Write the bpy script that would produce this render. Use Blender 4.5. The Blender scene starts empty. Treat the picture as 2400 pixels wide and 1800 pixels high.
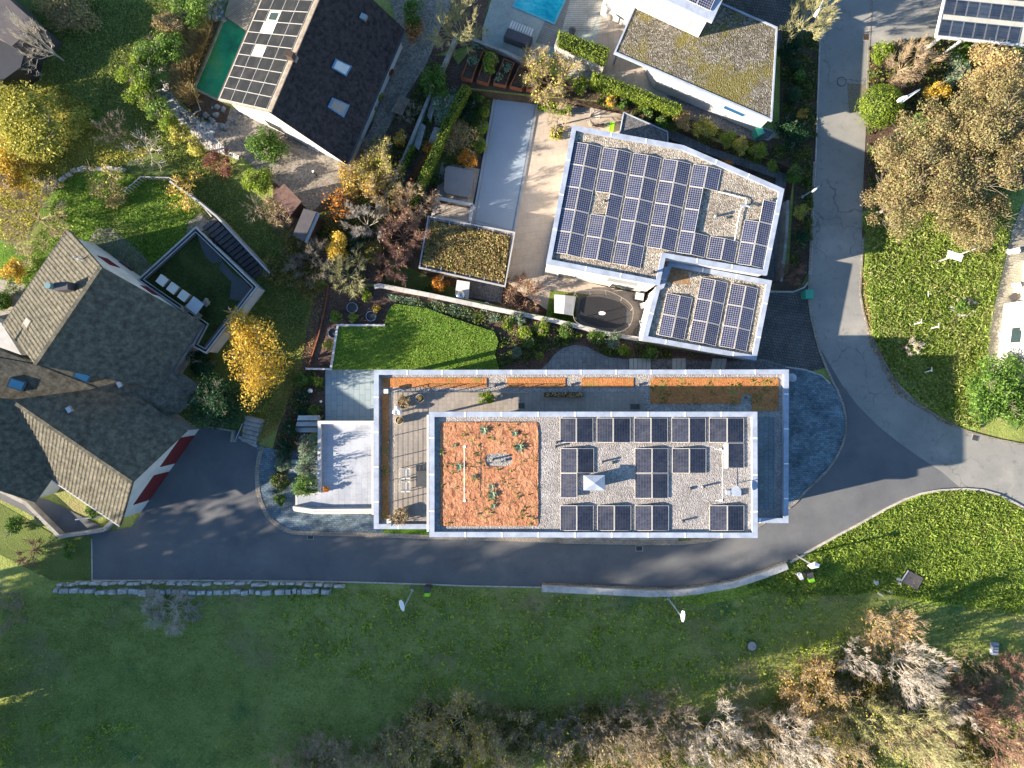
import bpy, bmesh, math, random
import numpy as np
from mathutils import Vector, Matrix, geometry
R = math.radians
random.seed(7); rng = np.random.default_rng(7)
sc = bpy.context.scene
C = sc.collection
# ------------------------------------------------------------ camera, sky, sun, exposure
CH = 56.6; F = 1664.0
cam = bpy.data.objects.new('camera', bpy.data.cameras.new('camera')); C.objects.link(cam)
cam.location = (0, 0, CH); cam.rotation_euler = (0, 0, 0)
cam.data.sensor_width = 36; cam.data.lens = 36*F/2400; cam.data.clip_end = 3000; cam.data.clip_start = 1
sc.camera = cam
w = bpy.data.worlds.new('World'); sc.world = w; w.use_nodes = True
sky = w.node_tree.nodes.new('ShaderNodeTexSky'); sky.sky_type = 'NISHITA'; sky.sun_disc = False
ELEV = 20.2; AZ = 13.2                      # shadows run along +x, AZ degrees towards +y
sky.sun_elevation = R(ELEV); sky.sun_rotation = R(-(90+AZ)); sky.air_density = 1.0; sky.dust_density = 0.6; sky.ozone_density = 2.0
bg = w.node_tree.nodes['Background']; bg.inputs[1].default_value = 0.08
hs = w.node_tree.nodes.new('ShaderNodeHueSaturation'); hs.inputs['Saturation'].default_value = 1.15
w.node_tree.links.new(sky.outputs[0], hs.inputs['Color']); w.node_tree.links.new(hs.outputs[0], bg.inputs[0])
sl = bpy.data.lights.new('sun', 'SUN'); sl.energy = 5.0; sl.angle = R(0.55); sl.color = (1.0, 0.84, 0.67)
sun = bpy.data.objects.new('sun', sl); C.objects.link(sun)
_d = Vector((math.cos(R(AZ))*math.cos(R(ELEV)), math.sin(R(AZ))*math.cos(R(ELEV)), -math.sin(R(ELEV))))
sun.rotation_euler = _d.to_track_quat('-Z', 'Y').to_euler(); sun.location = (-80, -20, 60)
sc.view_settings.view_transform = 'Standard'; sc.view_settings.look = 'None'
sc.view_settings.exposure = 1.85; sc.view_settings.gamma = 1
# ------------------------------------------------------------ coordinates: a pixel of the photo seen at height z
def P(px, py, z=0.0):
    k = (CH-z)/F
    return ((px-1200)*k, -(py-900)*k)
def PP(pts, z=0.0): return [P(a, b, z) for a, b in pts]
def M2(px, z=0.0): return px*(CH-z)/F       # pixels to metres at height z
# ------------------------------------------------------------ objects
WL = {}
def tag(o, label=None, cat=None, group=None, kind=None):
    if label: o['label'] = label
    if cat: o['category'] = cat
    if group: o['group'] = group
    if kind: o['kind'] = kind
    return o
def thing(name, label, cat, loc, group=None):
    o = bpy.data.objects.new(name, None); C.objects.link(o)
    o.location = loc if len(loc) == 3 else (loc[0], loc[1], 0); o.empty_display_size = .3
    WL[o.name] = Vector(o.location)
    return tag(o, label, cat, group)
def link_mesh(name, me, mats, parent, shift, smooth):
    o = bpy.data.objects.new(name, me); C.objects.link(o)
    for m in (mats if isinstance(mats, (list, tuple)) else [mats]): me.materials.append(m)
    if parent is not None:
        o.parent = parent; WL[o.name] = WL[parent.name]
    else:
        o.location = shift; WL[o.name] = Vector(shift)
    if smooth: me.polygons.foreach_set('use_smooth', [True]*len(me.polygons))
    return o
class MB:
    def __init__(s): s.v = []; s.f = []; s.mi = []; s.uv = {}; s.cm = 0
    def add(s, vs, fs, uvs=None):
        n = len(s.v); s.v += [tuple(v) for v in vs]
        for i, f in enumerate(fs):
            if uvs: s.uv[len(s.f)] = uvs[i]
            s.f.append([n+k for k in f]); s.mi.append(s.cm)
        return s
    def prism(s, pts, z0, z1, bottom=False, top=True, z1f=None):
        a = sum(pts[i][0]*pts[(i+1) % len(pts)][1]-pts[(i+1) % len(pts)][0]*pts[i][1] for i in range(len(pts)))
        if a < 0: pts = pts[::-1]
        n = len(pts); vs = [(p[0], p[1], z0) for p in pts]+[(p[0], p[1], (z1f(p) if z1f else z1)) for p in pts]
        fs = [[i, (i+1) % n, n+(i+1) % n, n+i] for i in range(n)]
        if top: fs.append(list(range(n, 2*n)))
        if bottom: fs.append(list(range(n-1, -1, -1)))
        return s.add(vs, fs)
    def sheet(s, pts, z):
        a = sum(pts[i][0]*pts[(i+1) % len(pts)][1]-pts[(i+1) % len(pts)][0]*pts[i][1] for i in range(len(pts)))
        if a < 0: pts = pts[::-1]
        return s.add([(p[0], p[1], z) for p in pts], [list(range(len(pts)))])
    def box(s, c, d, rz=0.0, top=None):
        x, y, z = d[0]/2, d[1]/2, d[2]/2; ca, sa = math.cos(rz), math.sin(rz)
        t = top or 1.0
        vs = []
        for k, q in ((-z, 1.0), (z, t)):
            for i, j in ((-x, -y), (x, -y), (x, y), (-x, y)):
                i *= q; j *= q
                vs.append((c[0]+i*ca-j*sa, c[1]+i*sa+j*ca, c[2]+k))
        return s.add(vs, [[0, 3, 2, 1], [4, 5, 6, 7], [0, 1, 5, 4], [1, 2, 6, 5], [2, 3, 7, 6], [3, 0, 4, 7]])
    def strip(s, pl, wd, z0, z1, side=0, closed=False):
        # a low wall or kerb along a polyline; side 0 centred, 1 to the left, -1 to the right
        n = len(pl); L = []; Rr = []
        for i in range(n):
            if closed: a, b = pl[i-1], pl[(i+1) % n]; p = pl[i]
            else: a, b = pl[max(i-1, 0)], pl[min(i+1, n-1)]; p = pl[i]
            d1 = Vector((p[0]-a[0], p[1]-a[1])); d2 = Vector((b[0]-p[0], b[1]-p[1]))
            if d1.length < 1e-6: d1 = d2
            if d2.length < 1e-6: d2 = d1
            d1.normalize(); d2.normalize(); d = (d1+d2)
            if d.length < 1e-6: d = d1
            d.normalize(); nn = Vector((-d.y, d.x)); k = 1/max(.35, nn.dot(Vector((-d1.y, d1.x))))
            l = wd*(.5 if side == 0 else (1 if side > 0 else 0))*k; r = wd*(.5 if side == 0 else (0 if side > 0 else 1))*k
            L.append((p[0]+nn.x*l, p[1]+nn.y*l)); Rr.append((p[0]-nn.x*r, p[1]-nn.y*r))
        vs = []
        for i in range(n): vs += [(L[i][0], L[i][1], z0), (L[i][0], L[i][1], z1), (Rr[i][0], Rr[i][1], z1), (Rr[i][0], Rr[i][1], z0)]
        fs = []
        for i in range(n if closed else n-1):
            j = (i+1) % n; a, b = 4*i, 4*j
            fs += [[a+1, a+2, b+2, b+1], [a, a+1, b+1, b], [a+2, a+3, b+3, b+2]]
        if not closed: fs += [[0, 3, 2, 1], [4*n-4, 4*n-3, 4*n-2, 4*n-1]]
        return s.add(vs, fs)
    def tube(s, pts, r, n=6, r2=None, cap=True):
        pts = [Vector(p) for p in pts]; m = len(pts); vs = []
        for i, p in enumerate(pts):
            d = (pts[min(i+1, m-1)]-pts[max(i-1, 0)]).normalized()
            u = d.orthogonal().normalized(); v = d.cross(u); rr = r if r2 is None else r+(r2-r)*i/(m-1)
            for k in range(n):
                a = 2*math.pi*k/n; vs.append(p+u*math.cos(a)*rr+v*math.sin(a)*rr)
        fs = [[i*n+k, i*n+(k+1) % n, (i+1)*n+(k+1) % n, (i+1)*n+k] for i in range(m-1) for k in range(n)]
        if cap: fs += [list(range(n-1, -1, -1)), list(range((m-1)*n, m*n))]
        return s.add(vs, fs)
    def lathe(s, c, prof, n=20, sx=1.0, sy=1.0, rz=0.0):
        ca, sa = math.cos(rz), math.sin(rz)
        vs = []
        for r, z in prof:
            for k in range(n):
                a = 2*math.pi*k/n; x, y = r*math.cos(a)*sx, r*math.sin(a)*sy
                vs.append((c[0]+x*ca-y*sa, c[1]+x*sa+y*ca, c[2]+z))
        m = len(prof); fs = [[i*n+k, i*n+(k+1) % n, (i+1)*n+(k+1) % n, (i+1)*n+k] for i in range(m-1) for k in range(n)]
        if prof[-1][0] > 1e-4: fs.append(list(range((m-1)*n, m*n)))
        return s.add(vs, fs)
    def ball(s, c, r, n=14, sz=1.0):
        pr = [(max(1e-3, r*math.sin(math.pi*i/8)), -r*sz*math.cos(math.pi*i/8)) for i in range(9)]
        return s.lathe(c, pr, n)
    def build(s, name, mats, parent=None, smooth=False, base=None):
        if parent is not None: sh = WL[parent.name]
        else: sh = Vector(base) if base else Vector((0, 0, 0))
        me = bpy.data.meshes.new(name)
        me.from_pydata([(v[0]-sh.x, v[1]-sh.y, v[2]-sh.z) for v in s.v], [], s.f)
        if any(s.mi): me.polygons.foreach_set('material_index', s.mi)
        if s.uv:
            ul = me.uv_layers.new(name='UVMap')
            for i, p in enumerate(me.polygons):
                if i in s.uv:
                    for k, li in enumerate(p.loop_indices): ul.data[li].uv = s.uv[i][k]
        me.update()
        return link_mesh(name, me, mats, parent, sh, smooth)
def quads(name, V, mats, parent=None, base=(0, 0, 0), uv=False):
    # V: (n,4,3) array of quads -> one mesh
    n = V.shape[0]; sh = WL[parent.name] if parent is not None else Vector(base)
    me = bpy.data.meshes.new(name)
    co = (V.reshape(-1, 3)-np.array(sh)).astype(np.float32)
    me.vertices.add(4*n); me.vertices.foreach_set('co', co.ravel())
    me.loops.add(4*n); me.loops.foreach_set('vertex_index', np.arange(4*n, dtype=np.int32))
    me.polygons.add(n); me.polygons.foreach_set('loop_start', np.arange(0, 4*n, 4, dtype=np.int32))
    me.update(calc_edges=True)
    return link_mesh(name, me, mats, parent, sh, False)
def inpoly(x, y, poly):
    x = np.asarray(x); y = np.asarray(y); c = np.zeros(x.shape, bool); n = len(poly)
    for i in range(n):
        x0, y0 = poly[i]; x1, y1 = poly[(i+1) % n]
        if y0 == y1: continue
        t = ((y0 > y) != (y1 > y)) & (x < (x1-x0)*(y-y0)/(y1-y0)+x0)
        c ^= t
    return c
def structure(name, pts, z, m, label=None):
    return tag(MB().sheet(pts, z).build(name, m), kind='structure')
def dup(root, shift, label=None):
    r = root.copy(); C.objects.link(r); r.location = Vector(root.location)+Vector(shift)
    if label: r['label'] = label
    for ch in list(root.children):
        c = ch.copy(); C.objects.link(c); c.parent = r
        for g in ch.children:
            d = g.copy(); C.objects.link(d); d.parent = c
    return r
ORD = ['first', 'second', 'third', 'fourth', 'fifth', 'sixth', 'seventh', 'eighth', 'ninth', 'tenth', 'eleventh', 'twelfth', 'thirteenth', 'fourteenth']
# ------------------------------------------------------------ materials
def newmat(name, rough=.85, spec=.2, metal=0.0):
    m = bpy.data.materials.new(name); m.use_nodes = True; nt = m.node_tree
    b = nt.nodes['Principled BSDF']; b.inputs['Roughness'].default_value = rough
    b.inputs['Specular IOR Level'].default_value = spec; b.inputs['Metallic'].default_value = metal
    return m, nt, b
def N(nt, t, **k):
    n = nt.nodes.new('ShaderNode'+t)
    for a, v in k.items():
        if a in ('operation', 'blend_type', 'data_type', 'feature', 'distance', 'wave_type', 'offset', 'offset_frequency', 'squash', 'vector_type', 'bands_direction', 'noise_dimensions', 'voronoi_dimensions'): setattr(n, a, v)
        else: n.inputs[a.replace('_', ' ')].default_value = v
    return n
def L(nt, a, b): nt.links.new(a, b)
def pos(nt, scale=(1, 1, 1), rot=0.0, loc=(0, 0, 0)):
    g = nt.nodes.new('ShaderNodeNewGeometry'); mp = nt.nodes.new('ShaderNodeMapping')
    mp.inputs['Scale'].default_value = scale; mp.inputs['Rotation'].default_value = (0, 0, rot); mp.inputs['Location'].default_value = loc
    L(nt, g.outputs['Position'], mp.inputs['Vector']); return mp.outputs['Vector']
def ramp(nt, fac, cols, lo=0.0, hi=1.0, const=False):
    r = nt.nodes.new('ShaderNodeValToRGB'); e = r.color_ramp.elements
    if const: r.color_ramp.interpolation = 'CONSTANT'
    n = len(cols)
    for i, c in enumerate(cols):
        p, cc = (lo+(hi-lo)*i/max(1, n-1), c) if len(c) == 3 else (c[0], c[1:])
        if i < 2: q = e[i]; q.position = p
        else: q = e.new(p)
        q.color = (cc[0], cc[1], cc[2], 1)
    L(nt, fac, r.inputs[0]); return r.outputs[0]
def mixc(nt, fac, a, b, blend='MIX'):
    m = nt.nodes.new('ShaderNodeMix'); m.data_type = 'RGBA'; m.blend_type = blend; m.clamp_factor = True
    for s, v in ((0, fac), (6, a), (7, b)):
        if isinstance(v, (int, float)): m.inputs[s].default_value = v
        elif isinstance(v, tuple): m.inputs[s].default_value = (*v, 1)
        else: L(nt, v, m.inputs[s])
    return m.outputs[2]
def math_(nt, op, a, b=0.0, c=None):
    m = nt.nodes.new('ShaderNodeMath'); m.operation = op
    for i, v in enumerate((a, b) if c is None else (a, b, c)):
        if isinstance(v, (int, float)): m.inputs[i].default_value = v
        else: L(nt, v, m.inputs[i])
    return m.outputs[0]
def noise(nt, vec, scale, detail=4, rough=.6, dist=0.0):
    n = nt.nodes.new('ShaderNodeTexNoise'); n.inputs['Scale'].default_value = scale; n.inputs['Detail'].default_value = detail
    n.inputs['Roughness'].default_value = rough; n.inputs['Distortion'].default_value = dist
    L(nt, vec, n.inputs['Vector']); return n.outputs['Fac']
def voro(nt, vec, scale, feature='F1'):
    n = nt.nodes.new('ShaderNodeTexVoronoi'); n.feature = feature; n.inputs['Scale'].default_value = scale; L(nt, vec, n.inputs['Vector']); return n
def bump(nt, b, h, strength=.5, dist=.03):
    n = nt.nodes.new('ShaderNodeBump'); n.invert = strength < 0; n.inputs['Strength'].default_value = abs(strength); n.inputs['Distance'].default_value = dist
    L(nt, h, n.inputs['Height']); L(nt, n.outputs[0], b.inputs['Normal'])
def mottle(name, cols, scale=.5, fine=12, wf=.5, rough=.9, bs=.4, bd=.03, spec=.15, lo=.36, hi=.64, patches=None, detail=5, warp=0.0):
    m, nt, b = newmat(name, rough, spec); v = pos(nt)
    a = noise(nt, v, scale, detail, .6, warp); f = noise(nt, v, fine, 3, .7)
    h = math_(nt, 'ADD', math_(nt, 'MULTIPLY', a, 1-wf), math_(nt, 'MULTIPLY', f, wf))
    c = ramp(nt, h, cols, lo, hi)
    for (pc, ps, t0, t1) in (patches or []):
        pn = noise(nt, pos(nt, loc=(ps*31.7, ps*7.3, 0)), ps, 4, .65); pf = ramp(nt, pn, [(0, 0, 0), (1, 1, 1)], t0, t1)
        c = mixc(nt, pf, c, pc)
    L(nt, c, b.inputs['Base Color'])
    if bs: bump(nt, b, math_(nt, 'ADD', f, math_(nt, 'MULTIPLY', a, .5)), bs, bd)
    return m
def gravel(name, cols, scale=14, rough=.9, bs=.8, bd=.03, tint=None, ts=.6, tw=(.5, .62)):
    m, nt, b = newmat(name, rough, .2); v = pos(nt); vo = voro(nt, v, scale)
    sp = nt.nodes.new('ShaderNodeSeparateColor'); L(nt, vo.outputs['Color'], sp.inputs[0])
    c = ramp(nt, sp.outputs[0], cols)
    big = noise(nt, v, .8, 4)
    c = mixc(nt, 1.0, c, ramp(nt, big, [(.78, .78, .78), (1.1, 1.1, 1.1)], .35, .65), 'MULTIPLY')
    if tint:
        c = mixc(nt, ramp(nt, noise(nt, v, ts, 4), [(0, 0, 0), (1, 1, 1)], *tw), c, mixc(nt, .6, c, tint))
    L(nt, c, b.inputs['Base Color']); bump(nt, b, vo.outputs['Distance'], -bs if False else bs, bd); return m
def paver(name, c1, c2, mortar, bw, bh, rot=0.0, ms=.02, off=.5, rough=.85, noise_amt=.35, stain=None, spec=.25, sq=1.0):
    m, nt, b = newmat(name, rough, spec); v = pos(nt, rot=rot)
    br = nt.nodes.new('ShaderNodeTexBrick'); br.offset = off; br.inputs['Scale'].default_value = 1
    br.inputs['Brick Width'].default_value = bw; br.inputs['Row Height'].default_value = bh; br.inputs['Mortar Size'].default_value = ms
    br.inputs['Mortar Smooth'].default_value = .3
    br.inputs['Color1'].default_value = (*c1, 1); br.inputs['Color2'].default_value = (*c2, 1); br.inputs['Mortar'].default_value = (*mortar, 1)
    L(nt, v, br.inputs['Vector'])
    n1 = noise(nt, v, .7, 5); n2 = noise(nt, v, 9, 3)
    s = ramp(nt, math_(nt, 'ADD', math_(nt, 'MULTIPLY', n1, .6), math_(nt, 'MULTIPLY', n2, .4)), [(1-noise_amt,)*3, (1+noise_amt*.4,)*3], .35, .65)
    c = mixc(nt, 1.0, br.outputs['Color'], s, 'MULTIPLY')
    if stain: c = mixc(nt, ramp(nt, noise(nt, v, .45, 5), [(0, 0, 0), (.8, .8, .8)], .5, .66), c, stain)
    L(nt, c, b.inputs['Base Color']); bump(nt, b, br.outputs['Fac'], -.35, .01)
    return m
def plain(name, col, rough=.6, spec=.3, metal=0.0, var=.12, scale=1.5, bs=0.0, dirt=None):
    m, nt, b = newmat(name, rough, spec, metal); v = pos(nt)
    n = noise(nt, v, scale, 5, .65)
    c = ramp(nt, n, [tuple(x*(1-var) for x in col), tuple(min(.95, x*(1+var*.5)) for x in col)], .35, .65)
    if dirt: c = mixc(nt, ramp(nt, noise(nt, pos(nt, loc=(5, 9, 2)), 3.5, 5), [(0, 0, 0), (.7, .7, .7)], .52, .68), c, dirt)
    L(nt, c, b.inputs['Base Color'])
    if bs: bump(nt, b, noise(nt, v, 30, 3), bs, .01)
    return m
def leafmat(name, cols, trans=.3, rough=.6):
    m = bpy.data.materials.new(name); m.use_nodes = True; nt = m.node_tree
    b = nt.nodes['Principled BSDF']; out = nt.nodes['Material Output']
    g = nt.nodes.new('ShaderNodeNewGeometry'); n = noise(nt, g.outputs['Position'], 1.1, 3)
    f = math_(nt, 'ADD', math_(nt, 'MULTIPLY', g.outputs['Random Per Island'], .72), math_(nt, 'MULTIPLY', math_(nt, 'SUBTRACT', n, .5), 1.1))
    f = math_(nt, 'ADD', f, .14)
    c = ramp(nt, f, cols)
    L(nt, c, b.inputs['Base Color']); b.inputs['Roughness'].default_value = rough; b.inputs['Specular IOR Level'].default_value = .25
    t = nt.nodes.new('ShaderNodeBsdfTranslucent'); L(nt, c, t.inputs[0]); ms = nt.nodes.new('ShaderNodeMixShader'); ms.inputs[0].default_value = trans
    L(nt, b.outputs[0], ms.inputs[1]); L(nt, t.outputs[0], ms.inputs[2]); L(nt, ms.outputs[0], out.inputs[0])
    return m
# ------------------------------------------------------------ material palette
G = {}
G['meadow'] = mottle('meadow_grass', [(.135, .155, .045), (.20, .245, .062), (.27, .32, .085), (.34, .35, .13)], .35, 7, .55, bs=.8, bd=.10, patches=[((.28, .25, .12), .16, .54, .68), ((.10, .18, .06), .23, .58, .70)])
G['soil'] = mottle('garden_soil', [(.035, .026, .018), (.075, .055, .038), (.13, .10, .07)], .8, 10, .6, bs=.8, bd=.06)
G['mulch'] = mottle('bark_mulch', [(.05, .03, .022), (.10, .065, .05), (.18, .13, .10)], .9, 9, .7, bs=.9, bd=.06)
G['asphalt_old'] = mottle('old_asphalt', [(.195, .2, .19), (.235, .238, .222), (.27, .27, .25)], .35, 22, .35, bs=.15, bd=.01, patches=[((.17, .168, .155), .9, .62, .72), ((.33, .32, .285), .25, .56, .75)])
G['asphalt_new'] = mottle('new_asphalt', [(.098, .105, .112), (.122, .129, .135), (.145, .15, .152)], .3, 24, .35, bs=.15, bd=.01, patches=[((.165, .168, .165), .2, .55, .75)])
def tile_mat(name, a, b_, moss):
    m, nt, bs = newmat(name, .9, .12); uv = nt.nodes.new('ShaderNodeUVMap'); sx = nt.nodes.new('ShaderNodeSeparateXYZ'); L(nt, uv.outputs[0], sx.inputs[0])
    fl = nt.nodes.new('ShaderNodeVectorMath'); fl.operation = 'FLOOR'; L(nt, uv.outputs[0], fl.inputs[0]); wn = nt.nodes.new('ShaderNodeTexWhiteNoise'); wn.noise_dimensions = '2D'; L(nt, fl.outputs[0], wn.inputs['Vector'])
    c = ramp(nt, wn.outputs['Value'], [a, tuple((x+y)/2 for x, y in zip(a, b_)), b_]); v = pos(nt)
    c = mixc(nt, ramp(nt, noise(nt, v, 1.6, 6, .7), [(0, 0, 0), (.8, .8, .8)], .46, .64), c, moss); c = mixc(nt, ramp(nt, noise(nt, v, 14, 3), [(0, 0, 0), (.6, .6, .6)], .55, .7), c, tuple(x*2.0 for x in moss))
    fv = math_(nt, 'FRACT', sx.outputs[1]); fu = math_(nt, 'FRACT', sx.outputs[0]); e = math_(nt, 'MAXIMUM', math_(nt, 'LESS_THAN', fv, .16), math_(nt, 'MULTIPLY', math_(nt, 'LESS_THAN', fu, .16), .7))
    L(nt, mixc(nt, math_(nt, 'MULTIPLY', e, .75), c, (.012, .012, .014)), bs.inputs['Base Color']); return m
G['tile_dark'] = tile_mat('dark_roof_tiles', (.032, .031, .036), (.085, .072, .074), (.05, .046, .05)); G['tile_grey'] = tile_mat('lichened_roof_tiles', (.045, .052, .054), (.11, .11, .095), (.07, .078, .064))
G['rock'] = plain('wet_grey_rock', (.20, .215, .22), .85, .2, var=.45, scale=3, bs=.4, dirt=(.1, .1, .1))
def add_cracks(m, sc_, amt, dark):
    nt = m.node_tree; b = nt.nodes['Principled BSDF']; src = b.inputs['Base Color'].links[0].from_socket; v = pos(nt)
    wn = nt.nodes.new('ShaderNodeTexNoise'); wn.inputs['Scale'].default_value = 1.2; wn.inputs['Detail'].default_value = 5; L(nt, v, wn.inputs['Vector'])
    mx = nt.nodes.new('ShaderNodeVectorMath'); mx.operation = 'MULTIPLY_ADD'; mx.inputs[1].default_value = (1.6, 1.6, 0); L(nt, wn.outputs['Color'], mx.inputs[0]); L(nt, v, mx.inputs[2])
    vo = voro(nt, mx.outputs[0], sc_, 'DISTANCE_TO_EDGE'); e = math_(nt, 'LESS_THAN', vo.outputs['Distance'], .011*sc_*2.6)
    msk = ramp(nt, noise(nt, pos(nt, loc=(17, 3, 0)), .16, 3), [(0, 0, 0), (1, 1, 1)], .48, .56)
    f = math_(nt, 'MULTIPLY', math_(nt, 'MULTIPLY', e, msk), amt); c = mixc(nt, f, src, dark)
    st = ramp(nt, noise(nt, pos(nt, loc=(4, 40, 0)), 1.7, 5, .7), [(0, 0, 0), (.45, .45, .45)], .56, .72); c = mixc(nt, st, c, tuple(x*1.6 for x in dark))
    fl = ramp(nt, voro(nt, v, 2.3).outputs['Distance'], [(1, 1, 1), (0, 0, 0)], .02, .03); c = mixc(nt, math_(nt, 'MULTIPLY', fl, .5), c, (.45, .40, .30))
    L(nt, c, b.inputs['Base Color'])
add_cracks(G['asphalt_old'], .35, .55, (.08, .08, .075)); add_cracks(G['asphalt_new'], .14, .25, (.07, .07, .068))
G['kerb'] = plain('pale_kerb_stone', (.42, .40, .36), .85, .2, var=.3, scale=3)
G['cobble'] = paver('kerb_cobbles', (.42, .36, .28), (.30, .27, .23), (.12, .11, .09), .14, .12, 0, .012, noise_amt=.5)
G['lawn'] = mottle('mown_lawn', [(.055, .10, .012), (.085, .165, .016), (.12, .235, .028), (.17, .29, .06)], .7, 13, .7, bs=.9, bd=.08, patches=[((.12, .22, .02), .35, .54, .72)])
G['lawn_wild'] = mottle('garden_grass', [(.03, .07, .008), (.06, .13, .014), (.11, .22, .022), (.17, .26, .05)], .5, 9, .6, bs=.9, bd=.10, patches=[((.17, .18, .06), .3, .54, .72)])
G['grass_gold'] = mottle('leaf_strewn_grass', [(.05, .08, .012), (.13, .15, .025), (.28, .24, .05), (.38, .32, .09)], .6, 8, .65, bs=.9, bd=.10)
G['grass_shade'] = mottle('rough_garden_grass', [(.07, .095, .025), (.11, .15, .038), (.15, .195, .06)], .4, 9, .6, bs=.8, bd=.08, patches=[((.07, .07, .035), .25, .56, .7)])
G['grass_bright'] = mottle('bright_bank_grass', [(.10, .15, .018), (.19, .28, .03), (.28, .39, .05), (.38, .44, .11)], .45, 6, .6, bs=1.0, bd=.14, patches=[((.26, .21, .09), .3, .56, .70), ((.04, .11, .02), .5, .58, .68)])
G['tall_grass'] = mottle('long_tufted_grass', [(.07, .11, .02), (.14, .21, .04), (.25, .33, .09), (.36, .42, .17)], .8, 5, .55, bs=1.0, bd=.16, patches=[((.20, .17, .07), .35, .56, .7)])
G['blue_paver'] = paver('grey_paving_blocks', (.20, .27, .31), (.11, .165, .20), (.06, .075, .09), .30, .16, R(3), .012, noise_amt=.6)
G['old_paver'] = paver('dark_driveway_blocks', (.10, .10, .10), (.14, .138, .13), (.04, .04, .035), .22, .22, R(8), .02, noise_amt=.4)
G['slab_blue'] = paver('large_terrace_slabs', (.29, .36, .38), (.25, .32, .35), (.12, .16, .18), .86, .45, R(90), .012, noise_amt=.12)
G['slab_white'] = paver('pale_terrace_slabs', (.38, .41, .45), (.32, .355, .41), (.25, .27, .30), .86, .45, R(90), .012, noise_amt=.2, stain=(.42, .46, .52))
G['slab_beige'] = paver('sandstone_terrace_slabs', (.38, .34, .29), (.31, .28, .24), (.24, .22, .19), .86, .45, R(90), .014, noise_amt=.2)
G['slab_roof'] = paver('roof_terrace_slabs', (.30, .27, .235), (.25, .23, .205), (.20, .185, .165), .60, .30, R(90), .012, noise_amt=.22)
G['slab_patio'] = paver('warm_patio_slabs', (.43, .37, .30), (.39, .34, .28), (.28, .25, .21), .9, .6, R(-8), .010, noise_amt=.18)
G['slate'] = paver('slate_paving', (.16, .19, .205), (.22, .245, .255), (.09, .10, .11), .5, .35, R(90), .012, noise_amt=.4, off=.35)
G['yard'] = gravel('cobbled_yard', [(.14, .13, .11), (.22, .20, .17), (.30, .275, .235)], 9, bs=.5, bd=.02)
G['pebble'] = gravel('pale_pebbles', [(.16, .16, .16), (.34, .335, .32), (.52, .51, .49), (.66, .65, .62)], 6, bs=1.0, bd=.06)
G['roof_gravel'] = gravel('roof_gravel', [(.21, .20, .19), (.28, .265, .25), (.33, .315, .30), (.41, .395, .375)], 12, bs=.7, bd=.05)
G['roof_gravel_warm'] = gravel('warm_roof_gravel', [(.14, .12, .09), (.28, .25, .20), (.38, .345, .285), (.48, .44, .37)], 10, bs=1.0, bd=.045)
G['roof_gravel_moss'] = gravel('mossy_roof_gravel', [(.06, .055, .035), (.12, .11, .08), (.18, .165, .135), (.30, .285, .25)], 10, bs=1.0, bd=.05, tint=(.15, .13, .008), ts=.33, tw=(.48, .58))
G['path_gravel'] = gravel('dark_path_gravel', [(.07, .075, .08), (.13, .135, .14), (.20, .205, .21)], 13, bs=.8, bd=.03)
G['sedum'] = mottle('brick_chip_substrate', [(.24, .10, .055), (.37, .165, .085), (.45, .215, .115), (.52, .30, .19)], .9, 8, .7, bs=1.0, bd=.08, patches=[((.34, .27, .10), 1.3, .60, .70), ((.20, .085, .05), 2.2, .56, .68)])
G['sedum_dark'] = mottle('orange_roof_substrate', [(.26, .11, .04), (.40, .17, .06), (.52, .24, .10)], .9, 9, .7, bs=.9, bd=.05, patches=[((.20, .20, .05), 1.1, .58, .68)])
G['moss'] = mottle('dark_moss', [(.012, .02, .005), (.03, .045, .010), (.055, .065, .018)], .5, 8, .45, bs=.7, bd=.05)
G['moss_ground'] = mottle('damp_roof_felt', [(.05, .055, .06), (.075, .08, .085)], .7, 15, .4, bs=.3)
G['coping'] = plain('folded_metal_coping', (.32, .375, .465), .5, .3, .0, var=.22, scale=1.3)
G['coping_dark'] = plain('dull_grey_coping', (.36, .37, .37), .6, .4, var=.15, scale=2)
G['white'] = plain('white_render', (.56, .55, .54), .9, .1, var=.12, scale=.9, bs=.1)
G['cream'] = plain('cream_render', (.55, .51, .45), .9, .1, var=.06, scale=.6, bs=.1)
G['dirty_white'] = plain('weathered_white_wall', (.48, .47, .44), .9, .1, var=.25, scale=1.1, dirt=(.26, .25, .23))
G['concrete'] = plain('grey_concrete', (.33, .32, .29), .9, .15, var=.3, scale=1.2, bs=.2, dirt=(.2, .19, .17))
G['stone'] = plain('rough_limestone', (.46, .46, .44), .9, .15, var=.45, scale=2.2, bs=.5, dirt=(.16, .17, .15))
G['wood'] = plain('weathered_wood', (.24, .22, .18), .8, .2, var=.3, scale=2.5)
G['wood_dark'] = plain('dark_timber', (.07, .05, .04), .8, .2, var=.3, scale=3)
G['corten'] = plain('rusty_steel', (.30, .11, .05), .85, .2, var=.3, scale=2)
G['black'] = plain('black_plastic', (.02, .02, .022), .5, .4, var=.1)
G['dark'] = plain('dark_grey_metal', (.06, .065, .07), .5, .4, var=.15)
G['steel'] = plain('galvanised_steel', (.45, .47, .48), .35, .5, .6, var=.1)
G['whiteplastic'] = plain('white_plastic', (.82, .82, .82), .4, .4, var=.03)
G['chrome'] = plain('brushed_steel', (.5, .52, .53), .2, .5, .9, var=.05)
G['cover_blue'] = plain('pool_cover_slats', (.26, .33, .40), .5, .3, var=.08, scale=.3)
G['cover_grey'] = plain('grey_vinyl_cover', (.25, .235, .225), .7, .25, var=.08)
G['glass'] = plain('dark_glass', (.03, .05, .06), .05, .8, var=.1)
G['glass_blue'] = plain('sky_tinted_glass', (.02, .10, .22), .12, .8, var=.1)  # blue of the reflected sky is put into the base colour
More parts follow.
